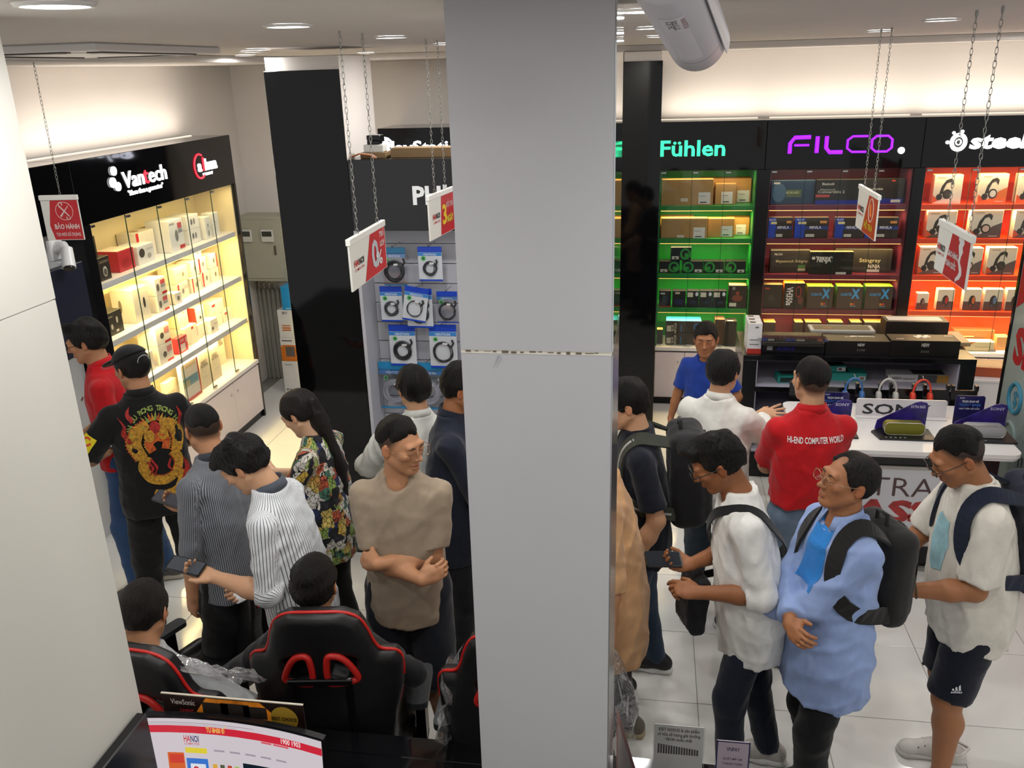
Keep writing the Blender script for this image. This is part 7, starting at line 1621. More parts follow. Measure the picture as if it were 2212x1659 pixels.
hold_phone(p, 1, 'black phone held level in both hands by the person in the loose white shirt', off=(.125, .0, -.032), size=(.076, .155, .009))
MB().tube([(.052*math.cos(a), .062*math.sin(a)+.012, .012-.045*max(0, math.sin(a))) for a in np.linspace(0, 2*PI, 26, endpoint=False)], .0016, M_CHROME, 5, frame(p.N, p.right, p.fwd, p.spine), closed=True).build('neck_chain', p.root)
t = empty('crossbody_bag', tuple(p.root.location), p.root.rotation_euler[2], 'black crossbody bag hanging at the front of the loose white shirt', 'bag')
F = Field(); cB = A3(.06, p.P[1]+.235, p.P[2]-.03); F.bx(cB, (.095, .035, .135), .025, rot_z(.3)@rot_x(.08), 0); F.bx(cB+A3(-.01, .035, -.03), (.075, .018, .08), .015, rot_z(.3), .01); F.warp(folds(5, .004)); V, Q = F.mesh(.007); np_mesh('pouch', V, Q, BKB, t, {'lc': V})
MB().tube([cB+A3(-.07, .045, .06), cB+A3(.0, .055, .065), cB+A3(.06, .03, .06)], .003, M_CHROME, 5).build('zip', t); MB().tube([cB+A3(-.02, .056, .06), cB+A3(-.018, .062, .03), cB+A3(-.02, .062, .0)], .005, M_CHROME, 6).build('zip_pull', t)
inn = p.shj[0]+p.spine*.045+p.right*.055
p.ribbon([cB+A3(.05, -.02, .12), p.P+A3(.12, .13, .18), p.N+A3(.03, .12, -.20), p.N+A3(-.07, .10, -.06), inn, p.N+A3(-.10, -.10, -.08), p.P+A3(.06, -.16, .22), p.P+A3(.18, .02, .06), cB+A3(.09, -.03, .06)], .040, .006, cloth('strap_1a1a1c', '#1a1a1c', .8), 'strap', t, off=.006, n=48)
# 14 boy
p = Person('child in royal blue tee looking aside in front of the green cabinet', 0, 0, PI-.32, 1.34, 'tan', lean=.02, neck=(.1, 0), head=(.05, .18, 0), seed=14, headk=1.10, fat=1.02)
place(p, 1525, 733)
p.arm(0, (-.16, .10, .72), (-1, -.6, 0), 'relax', X=(.3, .4, -.8), Z=(-1, .2, 0)); p.arm(1, (.22, .06, .66), (.5, -1, 0), 'relax', X=(0, .2, -1), Z=(1, .1, 0))
p.body(); p.hair(.020, .008, .010, .058, noise=.004, temple=.02)
p.shirt(cloth('royal_blue', '#20409c', .85), 'short', .80, cuff=.80, collar='tee', amp=.006, loose=.02, sl_r=1.12, neck_open=.03); p.trousers(cloth('dark_pants', '#1c1c22', .85)); p.shoes('#c8c8c8', '#efefef')
# 15 man in white shirt gesturing
p = Person('person in white dress shirt seen from behind, gesturing with an open hand', 0, 0, -.42, 1.62, 'light', lean=.05, neck=(.22, 0), head=(.12, -.15, 0), seed=15, fat=1.08, feet=((-.10, 0, 0), (.11, .03, 0)))
place(p, 1563, 803)
p.arm(0, (-.05, .34, 1.02), (-1, -.6, -.4), 'cup'); p.arm(1, (.13, .34, 1.20), (1, -.5, -.9), 'flat', X=(.75, .55, .15), Z=(.1, -.5, .8), spread=.45)
p.body(); p.hair(.020, .012, .014, .055, color='#1d1c1c', noise=.005, nape=-.07)
p.shirt(cloth('dad_white', '#e9e7df', .8), 'long', .76, cuff=.86, collar='shirt', amp=.008, loose=.03, sl_r=1.2, flare=.01); p.trousers(cloth('slate_jeans', '#38434f', .85)); p.shoes('#3a3a3a', '#dcdcdc')
# 16 staff member in red polo, back view
p = Person('person in red polo lettered on the back, black belt and pale jeans', 0, 0, .16, 1.70, 'light', lean=.02, neck=(.15, 0), head=(.08, .22, 0), seed=16, fat=1.02, feet=((-.11, .0, 0), (.11, -.02, 0)), footyaw=(.7, -.2))
place(p, 1752, 822)
p.arm(0, (.06, .25, 1.10), (-1, -.15, -.7), 'hold', X=(1, .1, 0), Z=(0, .9, .3)); p.arm(1, (-.06, .27, 1.13), (1, -.15, -.7), 'hold', X=(-1, .1, 0), Z=(0, .9, .3))
p.body(fade=.9); p.hair(.016, .004, .005, .062, noise=.003, temple=.04, nape=-.03, sidecut=.035, cutk=.028)
p.shirt(cloth('red_polo', '#c2141c', .8), 'short', .975, cuff=.84, collar='polo', amp=.006, loose=.012, sl_r=1.12)
mb = MB().text('HI-END COMPUTER WORLD', T(0, 0, 0), .042, flat('#f1e8e6', .7), bold=.025, width=.27)
p.decal(fine(mb, .012), frame(p.N+A3(0, -.3, -.125), (1, 0, 0), (0, 0, 1), (0, -1, 0)), 'lettering', off=.0035)
p.trousers(cloth('pale_jeans', '#6f8296', .85), belt=mat('belt_black', '#141416', .4)); p.shoes('#242322', '#b8b29c')
# 17 light blue shirt, backpack
p = Person('person in light blue shirt over a bright blue tee, arms folded, looking up', 0, 0, PI/2+.38, 1.66, 'tan', lean=-.03, neck=(.10, 0), head=(-.22, -.10, 0), seed=17, fat=1.02, feet=((-.10, .08, 0), (.10, -.08, 0)), footyaw=(.05, -.2))
place(p, 1830, 1040)
p.arm(0, (.10, .24, .98), (-.75, .15, -1), 'hold', X=(.9, .25, -.2), Z=(0, .9, .3)); p.arm(1, (-.10, .24, 1.04), (.85, .1, -.9), 'hold', X=(-.95, .15, 0), Z=(0, .9, .4))
p.body(fade=.35); p.hair(.012, .009, .012, .078, noise=.004, temple=.03, color='#1a1512', thin=(0, .075, .105, .06, .045, .035)); p.glasses('#b99a7c', .025, .019, .0013, .7)
LB = cloth('light_blue', '#96acdb', .8)
p.shirt(LB, 'long', .66, cuff=.84, collar='shirt', amp=.009, loose=.02, sl_r=1.12, flare=.03, neck_open=.04)
mb = MB().add([(-.052, .19, 0), (.052, .19, 0), (.062, .08, 0), (.078, -.08, 0), (-.066, -.08, 0), (-.055, .08, 0)], [(0, 1, 2, 3, 4, 5)], cloth('bright_tee', '#2f86d6', .85)); p.decal(fine(mb, .02), frame(p.N+A3(0, .3, -.19), (-1, 0, 0), (0, 0, 1), (0, 1, 0)), 'inner_tee', off=.002)
p.trousers(cloth('black_pants', '#141416', .85), wide=1.05, cuffr=1.15); p.shoes('#d5d2cc', '#c8c2b4', toe='#5c6068', lace='#2a2a2c')
backpack(p, 'black backpack on the person in the light blue shirt', cloth('bag_charcoal', '#232221', .75, bump=.25), w=.30, h=.42, d=.125, z=p.N[2]-.235, strap='#201f1e', sw=.065)
# 18 white tee, navy backpack, clogs
p = Person('person in cream tee, navy shorts and white clogs looking down at a white phone', 0, 0, PI/2+.10, 1.72, 'tan', lean=.10, neck=(.58, 0), head=(.52, 0, 0), seed=18, fat=1.06, feet=((-.09, .05, 0), (.10, -.06, 0)), footyaw=(.0, -.15))
place(p, 2068, 985)
p.arm(0, (-.13, .33, 1.05), (-.3, -.8, -.9), 'hold', X=(.15, .95, .25), Z=(.25, .25, -.9)); p.arm(1, (.10, .34, 1.02), (.8, -.5, -.6), 'hold')
p.body(legs=True, fade=.95); p.hair(.018, .003, .004, .066, noise=.003, temple=.055, nape=-.0, sidecut=.045, cutk=.03); p.glasses('#2a1f1c', .024, .019, .0019)
p.shirt(cloth('cream_tee', '#e3ded2', .9), 'short', .76, cuff=.86, collar='tee', amp=.008, loose=.020, sl_r=1.15, belly=.012)
mb = MB().add([(-.06, .08, 0), (-.01, .12, 0), (.05, .10, 0), (.075, .0, 0), (.05, -.12, 0), (-.02, -.15, 0), (-.065, -.10, 0)], [(0, 1, 2, 3, 4, 5, 6)], mat('aqua_print', '#9fcbd4', .8, var=.25, vscale=12)); p.decal(fine(mb, .02), frame(p.N+A3(0, .3, -.25), (-1, 0, 0), (0, 0, 1), (0, 1, 0)), 'chest_print', off=.002)
p.trousers(cloth('navy_sport', '#121626', .8), .46, wide=1.08, name='shorts'); p.shoes('#dcd9d2', '#cfccc4', 'croc')
hip, kn, an = p.legs[0]; c_ = hip+(kn-hip)*.70
MLg = frame(c_+A3(-.088*p.S*p.fat**.5-.004, .035, 0), (0, 1, 0), (0, 0, 1), (-1, 0, 0)); MLg[:3, 0] = (0, -1, 0)
lg = MB()
for k_, hh in enumerate((.012, .021, .030)): lg.add([(-.020+.013*k_, 0, 0), (-.011+.013*k_, 0, 0), (-.014+.013*k_-.003, hh, 0), (-.022+.013*k_-.001, hh*.72, 0)], [(0, 1, 2, 3)], flat('#e2e4ea'))
lg.text('adidas', T(-.002, -.012, 0), .016, flat('#e2e4ea'), bold=.02, width=.046)
lg.build('logo_print', p.trouso, kind='stuff').matrix_local = Matrix(MLg.tolist())
hold_phone(p, 0, 'white phone held by the person in the cream tee', col='#e8e8ea', screen='#2c3038', white=True, size=(.066, .137, .008))
backpack(p, 'navy backpack on the person in the cream tee', cloth('bag_navy', '#1c2233', .8, bump=.3), w=.31, h=.46, d=.16, strap='#1e2638', sw=.062)
a = p.arms[0]; F_ = look(a['w']-(a['w']-a['e'])*.06, a['w'])
MB().tube([(.029*math.cos(t_), .029*math.sin(t_), 0) for t_ in np.linspace(0, 2*PI, 24, endpoint=False)], .0045, M_CHROME, 6, F_, closed=True, flatten=2.0).build('watch', p.root)
F_ = look(a['w']-(a['w']-a['e'])*.15, a['w']); MB().tube([(.031*math.cos(t_), .031*math.sin(t_), 0) for t_ in np.linspace(0, 2*PI, 24, endpoint=False)], .004, mat('bracelet', '#5a4a30', .6), 6, F_, closed=True).build('bracelet', p.root)
# ------------------------------------------------------------------ foreground counter, monitor, chairs
ZD = .75
t = empty('front_counter', (-.3, 2.2, 0), 0, 'glossy black service counter wrapping round the grey column', 'counter')
Mct = mat('counter_black', '#0d0d10', .07, spec=.5)
for n_, x0, x1, y0, y1 in (('top_left', -1.495, cx0-.006, 1.55, 2.405), ('top_right', cx1+.008, .95, 1.55, 2.405), ('top_back', -1.495, .95, 2.4055, 2.51)):
    MB().box(x0+.3, x1+.3, y0-2.2, y1-2.2, ZD-.03, ZD, Mct, b=.003).build('counter_top', t)
MB().box(-1.49+.3, .94+.3, 2.46-2.2, 2.50-2.2, 0, ZD-.031, M_BLKP).build('front_panel', t)
MB().box(-1.495, -1.462, 1.45, 1.935, 0, .53, M_BLKP, b=.004).build('desk_divider', None, (0, 0, ZD+.0006), 'black divider panel standing on the counter against the foreground wall', 'panel')
# monitor with a shop page on its curved screen
mx0, mz = PY(300, 1547, 2.06), 1.155
t = empty('monitor', (-1.285, 2.06, ZD+.0006), -.05, 'curved black monitor showing a shop web page', 'monitor')
MW, MH, z0_ = .615, .335, .03
def sp(u, v, e=0.0): x = (u-.5)*MW; return (x, .030*(1-(2*u-1)**2)-e+(v-.5)*.03, z0_+v*MH)
def sgrid(u0, v0, u1, v1, e, n=12):
    V = [sp(u0+(u1-u0)*i/n, v, e) for i in range(n+1) for v in (v0, v1)]; return V, [(2*i, 2*i+2, 2*i+3, 2*i+1) for i in range(n)]
V, f = sgrid(-.012, -.03, 1.012, 1.022, 0, 24); V2 = [(x, y+.022, z) for x, y, z in V]; nv = len(V)
ff = f+[tuple(i+nv for i in q[::-1]) for q in f]+[(2*i+1, 2*i+3, 2*i+3+nv, 2*i+1+nv) for i in range(24)]+[(2*i+2, 2*i, 2*i+nv, 2*i+2+nv) for i in range(24)]+[(0, 1, 1+nv, nv), (nv-1, nv-2, 2*nv-2, 2*nv-1)]
MB().add(V+V2, ff, M_BLKP).build('bezel', t)
def em(c, s=1.0): return mat('scr_'+c.lstrip('#'), '#101010', .25, emit=s*.75, ecol=c)
mb = MB().add(*sgrid(0, 0, 1, 1, .0015), em('#dcd2d8')); scr = mb.build('screen', t)
gr = MB()
def sq(u0, v0, u1, v1, c, e=.0025, n=8): gr.add(*sgrid(u0, v0, u1, v1, e, n), em(c))
sq(0, .845, 1, .925, '#d8283c'); sq(.02, .955, .6, .962, '#a8a0a8'); sq(.02, .935, .5, .942, '#b8b0b8')
sq(.64, .82, .70, .84, '#e0606c'); sq(.71, .82, .80, .84, '#e0606c')
sq(.20, .62, .32, .68, '#ecd83c'); sq(.20, .25, .32, .56, '#3a7ad8'); sq(.22, .30, .305, .50, '#e8eef6', .003); sq(.10, .20, .19, .62, '#e0662c'); sq(.11, .50, .185, .60, '#d84030', .003)
sq(.52, .18, .80, .56, '#10202c'); sq(.55, .30, .64, .46, '#1fa6b4', .003); sq(.565, .32, .63, .44, '#0c1a24', .0035); sq(.83, .2, .90, .56, '#e08060'); sq(.835, .2, .9, .36, '#5a4038', .003)
for k in range(4):
    for r in range(2): sq(.345+.042*k, .44-.11*r, .37+.042*k, .51-.11*r, ('#e8b040', '#5a6048', '#c84c34', '#a8c860', '#2a4a8a', '#3a8ac8', '#8a9098', '#d84850')[k+4*r])
for k in range(5): sq(.36+.09*k, .655, .42+.09*k, .675, '#a8a0aa')
gr.build('page_blocks', scr, kind='stuff')
def stx(s_, u, v, size, c, w=None, al='LEFT'):
    o_ = np.array(sp(u, v, .004)); o2 = np.array(sp(u+.02, v, .004)); xd = nrm(o2-o_); up = nrm(np.array(sp(u, v+.02, .004))-o_); return MB().text(s_, frame(o_, xd, up, np.cross(xd, up)), size, em(c, 1.1), bold=.02, width=w, align=al)
for s_, u, v, z_, c, w_ in (('TỪ 8H00 ĐẾN 21H30 HÀNG NGÀY', .33, .868, .026, '#f6c860', .20), ('1900 1903', .76, .868, .026, '#f6dcdc', .07), ('HA', .20, .75, .034, '#c8283c', .022), ('NOI', .237, .75, .034, '#2a2a6a', .028), ('COMPUTER', .20, .715, .012, '#c86a78', .052), ('9', .235, .37, .05, '#c8283c', .02)):
    stx(s_, u, v, z_, c, w_).build('page_text', scr)
MB().box(-.04, .04, .03, .07, .002, .2, M_BLKP, b=.004).build('stand_neck', t); MB().box(-.13, .13, -.06, .072, 0, .012, M_BLKP, b=.004).build('stand_foot', t)
# promo board behind the monitor
A_, B_ = PY(348, 1497, 2.15), PY(653, 1510, 2.15)
t = empty('promo_board', ((A_.x+B_.x)/2, 2.15, ZD+.0006), 0, 'dark fiery promo board with ViewSonic lettering and a gold seal behind the monitor', 'sign'); bw = B_.x-A_.x; bt = A_.z-ZD
MB().box(-bw/2, bw/2, -.003, .003, bt-.15, bt, mat('promo_dark', '#23130f', .35, var=.3, vscale=12), b=.001).build('board', t)
MB().box(-bw/2, bw/2, -.0035, .0035, bt+.0002, bt+.003, flat('#c9bfae')).build('top_edge', t)
MB().box(-.05, .05, .0035, .02, 0, bt-.02, M_BLKP).build('prop', t)
fire = mat('promo_fire', '#c8741c', .4, var=.6, vscale=16, emit=.15)
mb = MB(); mb.add([(x*bw, -.0036, bt+z*.15) for x, z in ((-.18, -.95), (.22, -.95), (.30, -.35), (.2, -.02), (-.18, -.02), (-.26, -.4))], [(0, 1, 2, 3, 4, 5)], fire); mb.build('fire_print', t)
mb = MB()
for x, s_ in ((-.12, 1), (.02, 1.1), (.16, .9)):
    mb.add([(x*bw+a*.045*s_, -.0041, bt-.045+b*.026*s_) for a, b in ((-1, -1), (1, -1), (1, 1), (-1, 1))], [(0, 1, 2, 3)], flat('#2a2420')); mb.add([(x*bw+a*.006, -.0041, bt-.085+b*.018) for a, b in ((-1, -1), (1, -1), (1, 1), (-1, 1))], [(0, 1, 2, 3)], flat('#2a2420'))
mb.build('monitor_print', t, kind='stuff')
MB().text('ViewSonic', T(-.35*bw, -.0042, bt-.036)@FRONT, .030, flat('#cfc8c0'), bold=.01, width=.085).build('lettering', t)
MB().text('GAMING', T(-.33*bw, -.0042, bt-.070)@FRONT, .024, flat('#b8322c'), bold=.03, width=.05).build('lettering', t)
MB().lathe([(0, 0), (.047, 0)], flat('#a8862c'), T(.36*bw, -.0040, bt-.058)@FRONT, 22).build('gold_seal', t); MB().text('BEST CHOICE', T(.36*bw, -.0046, bt-.065)@FRONT, .018, flat('#3a2c10'), bold=.03, width=.085).build('lettering', t)
# ---- gaming chairs
LEA = mat('chair_leather', '#151517', .42, var=.05, bump=.12, bscale=240)
REDL = mat('chair_red', '#c4231d', .4, var=.05)
def poly_sd(P):
    P = np.array(P, float); Q = np.roll(P, -1, 0)
    def fn(x, z):
        d = np.full(x.shape, 9.0); ins = np.zeros(x.shape, bool)
        for a, b in zip(P, Q):
            e = b-a; wx, wz = x-a[0], z-a[1]; t_ = np.clip((wx*e[0]+wz*e[1])/(e@e), 0, 1); d = np.minimum(d, np.hypot(wx-e[0]*t_, wz-e[1]*t_))
            c1 = (a[1] <= z) & (b[1] > z); c2 = (b[1] <= z) & (a[1] > z); cr = e[0]*wz-e[1]*wx; ins ^= (c1 & (cr > 0)) | (c2 & (cr < 0))
        return np.where(ins, -d, d)
    return fn
HALF = [(0, 1.25), (.10, 1.245), (.155, 1.21), (.180, 1.15), (.195, 1.09), (.215, 1.05), (.27, 1.03), (.292, .99), (.285, .86), (.255, .74), (.235, .60), (.225, .45), (0, .45)]
OUT = HALF+[(-x, z) for x, z in HALF[-2:0:-1]]
def smooth_out(P, n=4):
    P = np.array(P, float)
    for _ in range(2): P = np.concatenate([np.stack([.75*P+.25*np.roll(P, -1, 0), .25*P+.75*np.roll(P, -1, 0)], 1).reshape(-1, 2)])
    return P
OUTS = smooth_out(OUT); _sd = poly_sd(OUT)
def ybk(x, z): return -.26-.10*(z-.45)*.55+.9*x*x*np.clip((z-.45)/.3, 0, 1)      # reclined, wings curl forward
_CH = None
def chair_meshes():
    global _CH
    if _CH: return _CH
    def fn(p):
        d2 = _sd(p[..., 0], p[..., 2])+.03; y = p[..., 1]-ybk(p[..., 0], p[..., 2]); q = np.stack([np.maximum(d2, 0), np.maximum(np.abs(y)-.018, 0)], -1); return np.sqrt((q*q).sum(-1))+np.minimum(np.maximum(d2, np.abs(y)-.018), 0)-.03
    F = Field(); F.pr.append((fn, A3(-.30, -.45, .44), A3(.30, -.1, 1.26), 0, 1, 0))
    for s in (-1, 1): F.bx((s*.085, -.33, 1.02), (.042, .2, .05), .02, rot_y(s*.35), .01, -1)
    B = F.mesh(.0105)
    G = Field(); G.bx((0, .02, .46), (.26, .26, .05), .045, None, 0)
    for s in (-1, 1): G.bx((s*.225, .03, .48), (.05, .24, .065), .045, rot_y(s*.25), .03)
    _CH = (B, G.mesh(.014)); return _CH
def gaming_chair(label, x, y, rz, accent=True, arms=(1, 1), text=None):
    t = empty('gaming_chair', (x, y, 0), rz, label, 'chair', None); B, G = chair_meshes()
    bk = np_mesh('backrest', B[0], B[1], LEA, t); se = np_mesh('seat', G[0], G[1], LEA, t)
    pts = [(a, ybk(a, b)-.012, b) for a, b in OUTS if b > .90]; i0 = int(np.argmin([q[2]+(q[0] > 0)*9 for q in pts])); 
    pts = sorted(pts, key=lambda q: math.atan2(q[0], q[2]-.6)); MB().tube([(a*1.002, b+.012*0-.0, c+.002) for a, b, c in pts], .0065, REDL, 6).build('piping', bk)
    for s in (-1, 1):
        lp = [(s*.025, .965), (s*.03, 1.065), (s*.045, 1.085), (s*.095, 1.068), (s*.140, .975), (s*.13, .958), (s*.04, .952)]
        P_ = smooth_out(lp); MB().tube([(a, ybk(a, b)-.050, b) for a, b in P_], .013, REDL, 8, closed=True, flatten=1.0).build('belt_slot_rim', bk)
        MB().box(s*.10-.012, s*.10+.012, ybk(.1, .8)-.066, ybk(.1, .8)-.05, .66, .97, M_BLKP, b=.003).build('lumbar_strap', bk)
    MB().box(-.12, .12, ybk(0, .975)-.072, ybk(0, .975)-.056, .962, .988, M_BLKP, b=.004).build('cross_strap', bk)
    if text: MB().text(text, frame((-.10, ybk(-.1, 1.0)-.054, 1.09), (1, 0, 0), (0, .1, 1), (0, -1, .1)), .06, flat('#8c8c92'), bold=.03, width=.10).build('lettering', bk)
    for s, on in ((-1, arms[0]), (1, arms[1])):
        if not on: continue
        a = MB().prism(rrect(.085, .26, .03), 0, .03, mat('arm_pad', '#3b3d40', .55), T(s*.31, .0, .655)).build('armrest', t)
        MB().box(s*.31-.02, s*.31+.02, -.05, .04, .43, .6545, M_BLKP, b=.006).build('arm_post', a); MB().box(min(s*.20, s*.33), max(s*.20, s*.33), -.05, .04, .405, .429, M_BLKP, b=.004).build('arm_bracket', a)
    for s in (-1, 1): MB().box(s*.20-.03, s*.20+.03, .06, .29, .468, .545, REDL, RY(s*.0), b=.02).build('side_bolster', se)
    b_ = MB().cyl((0, 0, .08), (0, 0, .40), .028, None, M_BLKP, 14).build('gas_lift', t)
    for k in range(5):
        a = 2*PI*k/5+.3; l = MB().tube([(0, 0, .10), (.16*math.cos(a), .16*math.sin(a), .095), (.30*math.cos(a), .30*math.sin(a), .075)], [.03, .024, .018], M_BLKP, 8).build('leg', t)
        MB().cyl((.30*math.cos(a)-.02*math.sin(a), .30*math.sin(a)+.02*math.cos(a), .030), (.30*math.cos(a)+.02*math.sin(a), .30*math.sin(a)-.02*math.cos(a), .030), .0295, None, mat('caster', '#1c1c1e', .5), 14).build('caster', l)
    return t
def seated(label, px, py, yaw, **k):
    q = Person(label, 0, 0, yaw, k.pop('h', 1.68), k.pop('skin', 'mid'), lean=k.pop('lean', -.08), neck=k.pop('neck', (.05, 0)), head=k.pop('head', (.1, 0, 0)), sit=.575, feet=((-.14, .52, 0), (.14, .50, 0)), kneepole=(0, .3, 1), **k); place(q, px, py); return q
# sitter in the middle chair
p = seated('person in black seated in the middle gaming chair, back of the head showing', 681, 1262, .06, seed=21, lean=-.04)
p.arm(0, (-.24, .22, .72), (-1, -.4, -.3), 'relax', X=(.2, .9, -.1)); p.arm(1, (.22, .26, .70), (1, -.4, -.3), 'relax', X=(-.2, .9, -.1))
p.body(); p.hair(.020, .010, .012, .055, noise=.005, nape=-.06); p.shirt(cloth('black_tee2', '#17171a', .9), 'long', .50, cuff=.5, collar='tee', loose=.03); p.trousers(cloth('black_slacks', '#121318', .85), wide=1.1); p.shoes('#1c1c1e', '#d8d8d8')
gaming_chair('black gaming chair with red piping in the middle, seen from behind', p.root.location[0]+.02, p.root.location[1]+.14, .14)
# sitter at the left
p = seated('person in grey tee and light shorts seated in the left gaming chair', 312, 1322, .05, seed=22, lean=.02, fat=1.05, head=(.45, .1, 0), neck=(.3, 0))
p.arm(0, (-.24, .24, .72), (-1, -.4, -.3), 'relax', X=(.2, .9, -.1)); p.arm(1, (.26, .20, .70), (1, -.4, -.3), 'relax', X=(-.2, .9, -.1))
p.body(legs=True, fade=.4); p.hair(.014, .008, .010, .060, color='#1d1713', noise=.004); p.shirt(cloth('heather_grey', '#a9abab', .9), 'short', .50, cuff=.9, collar='tee', loose=.03, sl_r=1.2); p.trousers(cloth('light_shorts', '#8f9294', .9), .46, wide=1.15, name='shorts'); p.shoes('#3a3a3a', '#c8c8c8')
c1 = gaming_chair('black gaming chair with red piping beside the foreground wall, half wrapped in clear plastic', p.root.location[0]+.08, p.root.location[1]+.16, -.10, text='RT')
# clear plastic wrap on that chair: crumpled film over its right shoulder
def film(name, parent, fn, nu, nv, label=None, cat=None, m_=None):
    V = np.array([fn(i/(nu-1), j/(nv-1)) for i in range(nu) for j in range(nv)]); Q = np.array([(i*nv+j, i*nv+j+1, (i+1)*nv+j+1, (i+1)*nv+j) for i in range(nu-1) for j in range(nv-1)])
    o = np_mesh(name, V, Q, m_, parent, smooth=False); 
    if label: tag(o, label, cat)
    return o
def mat_film():
    if 'plastic_film' in MATS: return MATS['plastic_film']
    g = glassy('plastic_film', (.95, .95, .96), .95, base=.16); nt = g.node_tree; N, L = nt.nodes, nt.links
    nz = N.new('ShaderNodeTexNoise'); nz.inputs['Scale'].default_value = 11; nz.inputs['Distortion'].default_value = 1.0; tc = N.new('ShaderNodeTexCoord'); L.new(tc.outputs['Object'], nz.inputs['Vector'])
    bp = N.new('ShaderNodeBump'); bp.inputs['Strength'].default_value = .6; bp.inputs['Distance'].default_value = .03; L.new(nz.outputs['Fac'], bp.inputs['Height'])
    for n_ in N:
        if n_.type in ('BSDF_GLOSSY', 'LAYER_WEIGHT'): L.new(bp.outputs['Normal'], n_.inputs['Normal'])
    df = N.new('ShaderNodeBsdfDiffuse'); df.inputs['Color'].default_value = (.8, .8, .8, 1); mx = N.new('ShaderNodeMixShader'); mx.inputs[0].default_value = .10
    old = [n_ for n_ in N if n_.type == 'MIX_SHADER'][0]; L.new(old.outputs[0], mx.inputs[1]); L.new(df.outputs[0], mx.inputs[2]); L.new(mx.outputs[0], N['Material Output'].inputs['Surface'])
    return g
rf = np.random.RandomState(3)
def wrap(u, v):
    x = -.16+.50*u; z = 1.262-.30*max(0, u-.28)**1.2*1.1-.16*v*(1-.3*u); y = ybk(min(abs(x), .29), 1.0)-.055+.16*math.sin(v*PI*.5)+.10*u*u
    return x+.012*math.sin(17*v+9*u), y+.014*math.sin(23*u+11*v)+.01*math.sin(41*u*v+2), z+.014*math.sin(19*u+13*v)+.008*math.sin(37*u-21*v)
film('plastic_wrap', c1, wrap, 26, 16, m_=mat_film())
# more chairs: red-backed one behind, and one wrapped behind the column
q_ = PZ(384, 1284, 1.0); t = gaming_chair('black chair with red back panel behind the left sitter', q_.x-.10, q_.y+.25, PI-.4); t.scale = (.8, .8, .8)
for k_ in range(3): MB().box(-.10, .10, .0, .012, 0, .055, REDL, b=.004).build('red_panel', t, (0, ybk(0, 1.12)+.05, .985+.07*k_))
q_ = PZ(968, 1520, .685); t = gaming_chair('gaming chair behind the grey column, wrapped in clear plastic', q_.x+.31, q_.y+.02, .05)
def wrap2(u, v):
    a = -.9+2.2*u; return (-.27+.02*math.sin(9*v+4*u)+.012*math.sin(25*v)+.05*u, -.34+.22*u+.02*math.sin(21*v), .62+.42*v+.015*math.sin(17*u+9*v))
film('plastic_wrap', t, wrap2, 14, 18, m_=mat_film())
# clear bag carried by the person in tan
a = TAN.arms[0]; Mw_ = world_of(TAN, np.eye(4)); hp = (Mw_@np.append(a['w']+a['X']*.09, 1))[:3]
def bag(u, v):
    th = 2*PI*u; r = (.02+.12*math.sin(min(1, v*1.15)*PI*.62)**1.0)*(1+.16*math.sin(5*th+3*v)+.10*math.sin(9*th-7*v)); return (r*math.cos(th)*.75+.02*v, r*math.sin(th)*.9, -.44*v+.02+.012*math.sin(7*th+5*v))
V_ = film('plastic_bag', None, bag, 33, 15, 'clear crumpled plastic bag hanging from the hand of the person in tan', 'bag', mat_film()); V_.location = tuple(hp)
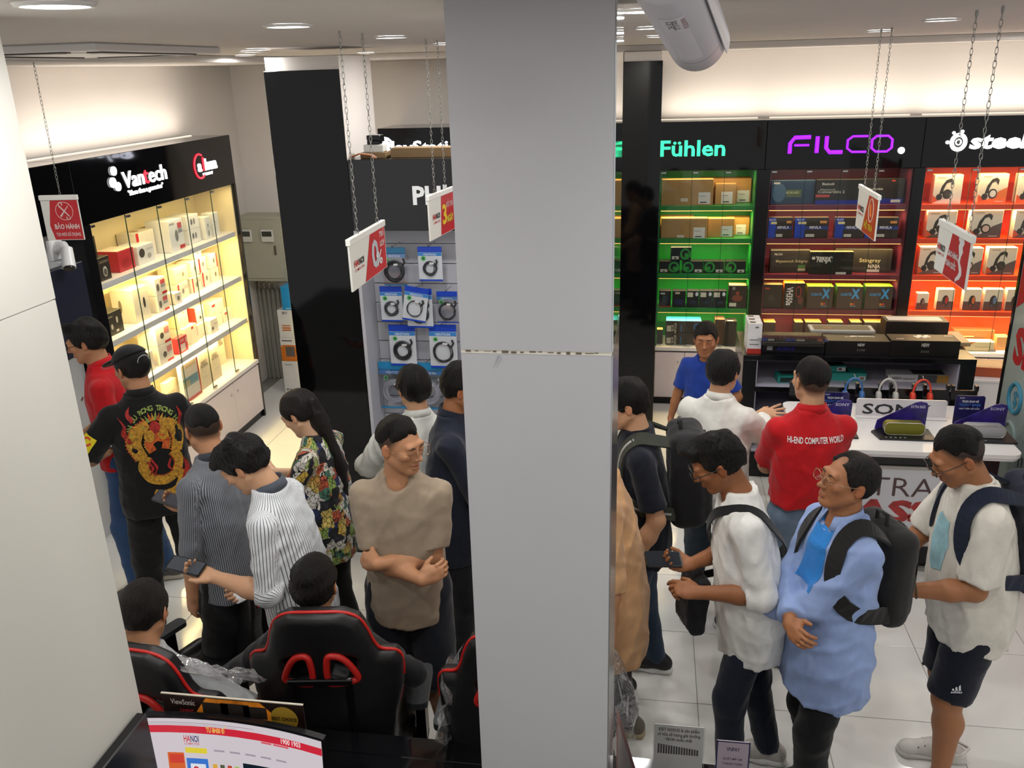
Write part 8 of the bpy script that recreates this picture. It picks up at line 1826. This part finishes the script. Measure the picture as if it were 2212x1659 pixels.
# ---- acrylic notices on the counter
def notice(label, x0, x1, yt, Yp, lines, border=None, back='#d9d4cf', rz=0.0, extra=None):
    A, B = PY(x0, yt, Yp), PY(x1, yt, Yp); w_ = B.x-A.x; h_ = A.z-ZD
    t = empty('notice_stand', ((A.x+B.x)/2, Yp, ZD+.0006), rz, label, 'notice')
    MB().box(-w_/2, w_/2, -.0015, .0015, 0, h_, flat(back), b=.0005).build('sheet', t)
    MB().box(-w_/2-.004, w_/2+.004, -.004, -.002, 0, h_+.005, glassy('acrylic', (.97, .98, .98), .9, base=.05)).build('acrylic_cover', t)
    MB().box(-w_/2, w_/2, -.05, .03, 0, .004, M_BLKP).build('foot', t)
    if border: 
        for q in ((-w_/2, w_/2, h_-.006, h_-.002), (-w_/2, -w_/2+.004, 0, h_), (w_/2-.004, w_/2, 0, h_)): MB().box(q[0], q[1], -.0019, -.0016, q[2], q[3], flat(border)).build('border', t)
    for s_, v, z_, c, wf in lines: MB().text(s_, T(0, -.0018, h_*v)@FRONT, z_, flat(c), bold=.02, width=w_*wf).build('lettering', t)
    if extra: extra(t, w_, h_)
def bars(t, w_, h_):
    mb = MB()
    for k in range(16): mb.box(-w_*.42+w_*.84*k/16, -w_*.42+w_*.84*(k+.7)/16, -.0019, -.0016, h_*.52, h_*(.68-.004*k), flat('#5c5854'))
    mb.build('award_icons', t, kind='stuff')
notice('white notice about antivirus awards in an acrylic holder on the counter', 1414, 1522, 1563, 2.40, (('ESET NOD32 là sản phẩm', .90, .017, '#4a4642', .82), ('sở hữu số lượng giải thưởng', .82, .017, '#4a4642', .86), ('VB100 nhiều nhất', .74, .017, '#4a4642', .55)), extra=bars)
notice('pale violet payment notice with a dark border on the counter', 1549, 1622, 1598, 2.40, (('VNPAY', .80, .022, '#4a4a6a', .4), ('QUÉT MÃ QR', .62, .012, '#6a5a6a', .6), ('THANH TOÁN', .52, .012, '#6a5a6a', .6)), '#3a3a6a', '#d6c3cf')
t = empty('leaflet', tuple(PY(1350, 1655, 2.40)[:2])+(ZD+.0006,), -.9, 'red and white leaflet leaning beside the column on the counter', 'leaflet'); lh = PY(1335, 1547, 2.40).z-ZD
MB().add([(-.05, 0, 0), (.06, 0, 0), (.06, 0, lh*.35), (-.05, 0, lh)], [(0, 1, 2, 3)], flat('#d8a8a6')).add([(-.04, -.001, .02), (.045, -.001, .02), (.045, -.001, lh*.3), (-.04, -.001, lh*.8)], [(0, 1, 2, 3)], flat('#e6dcd8')).build('sheet', t); MB().box(-.05, .06, -.02, .02, 0, .003, M_BLKP).build('foot', t)
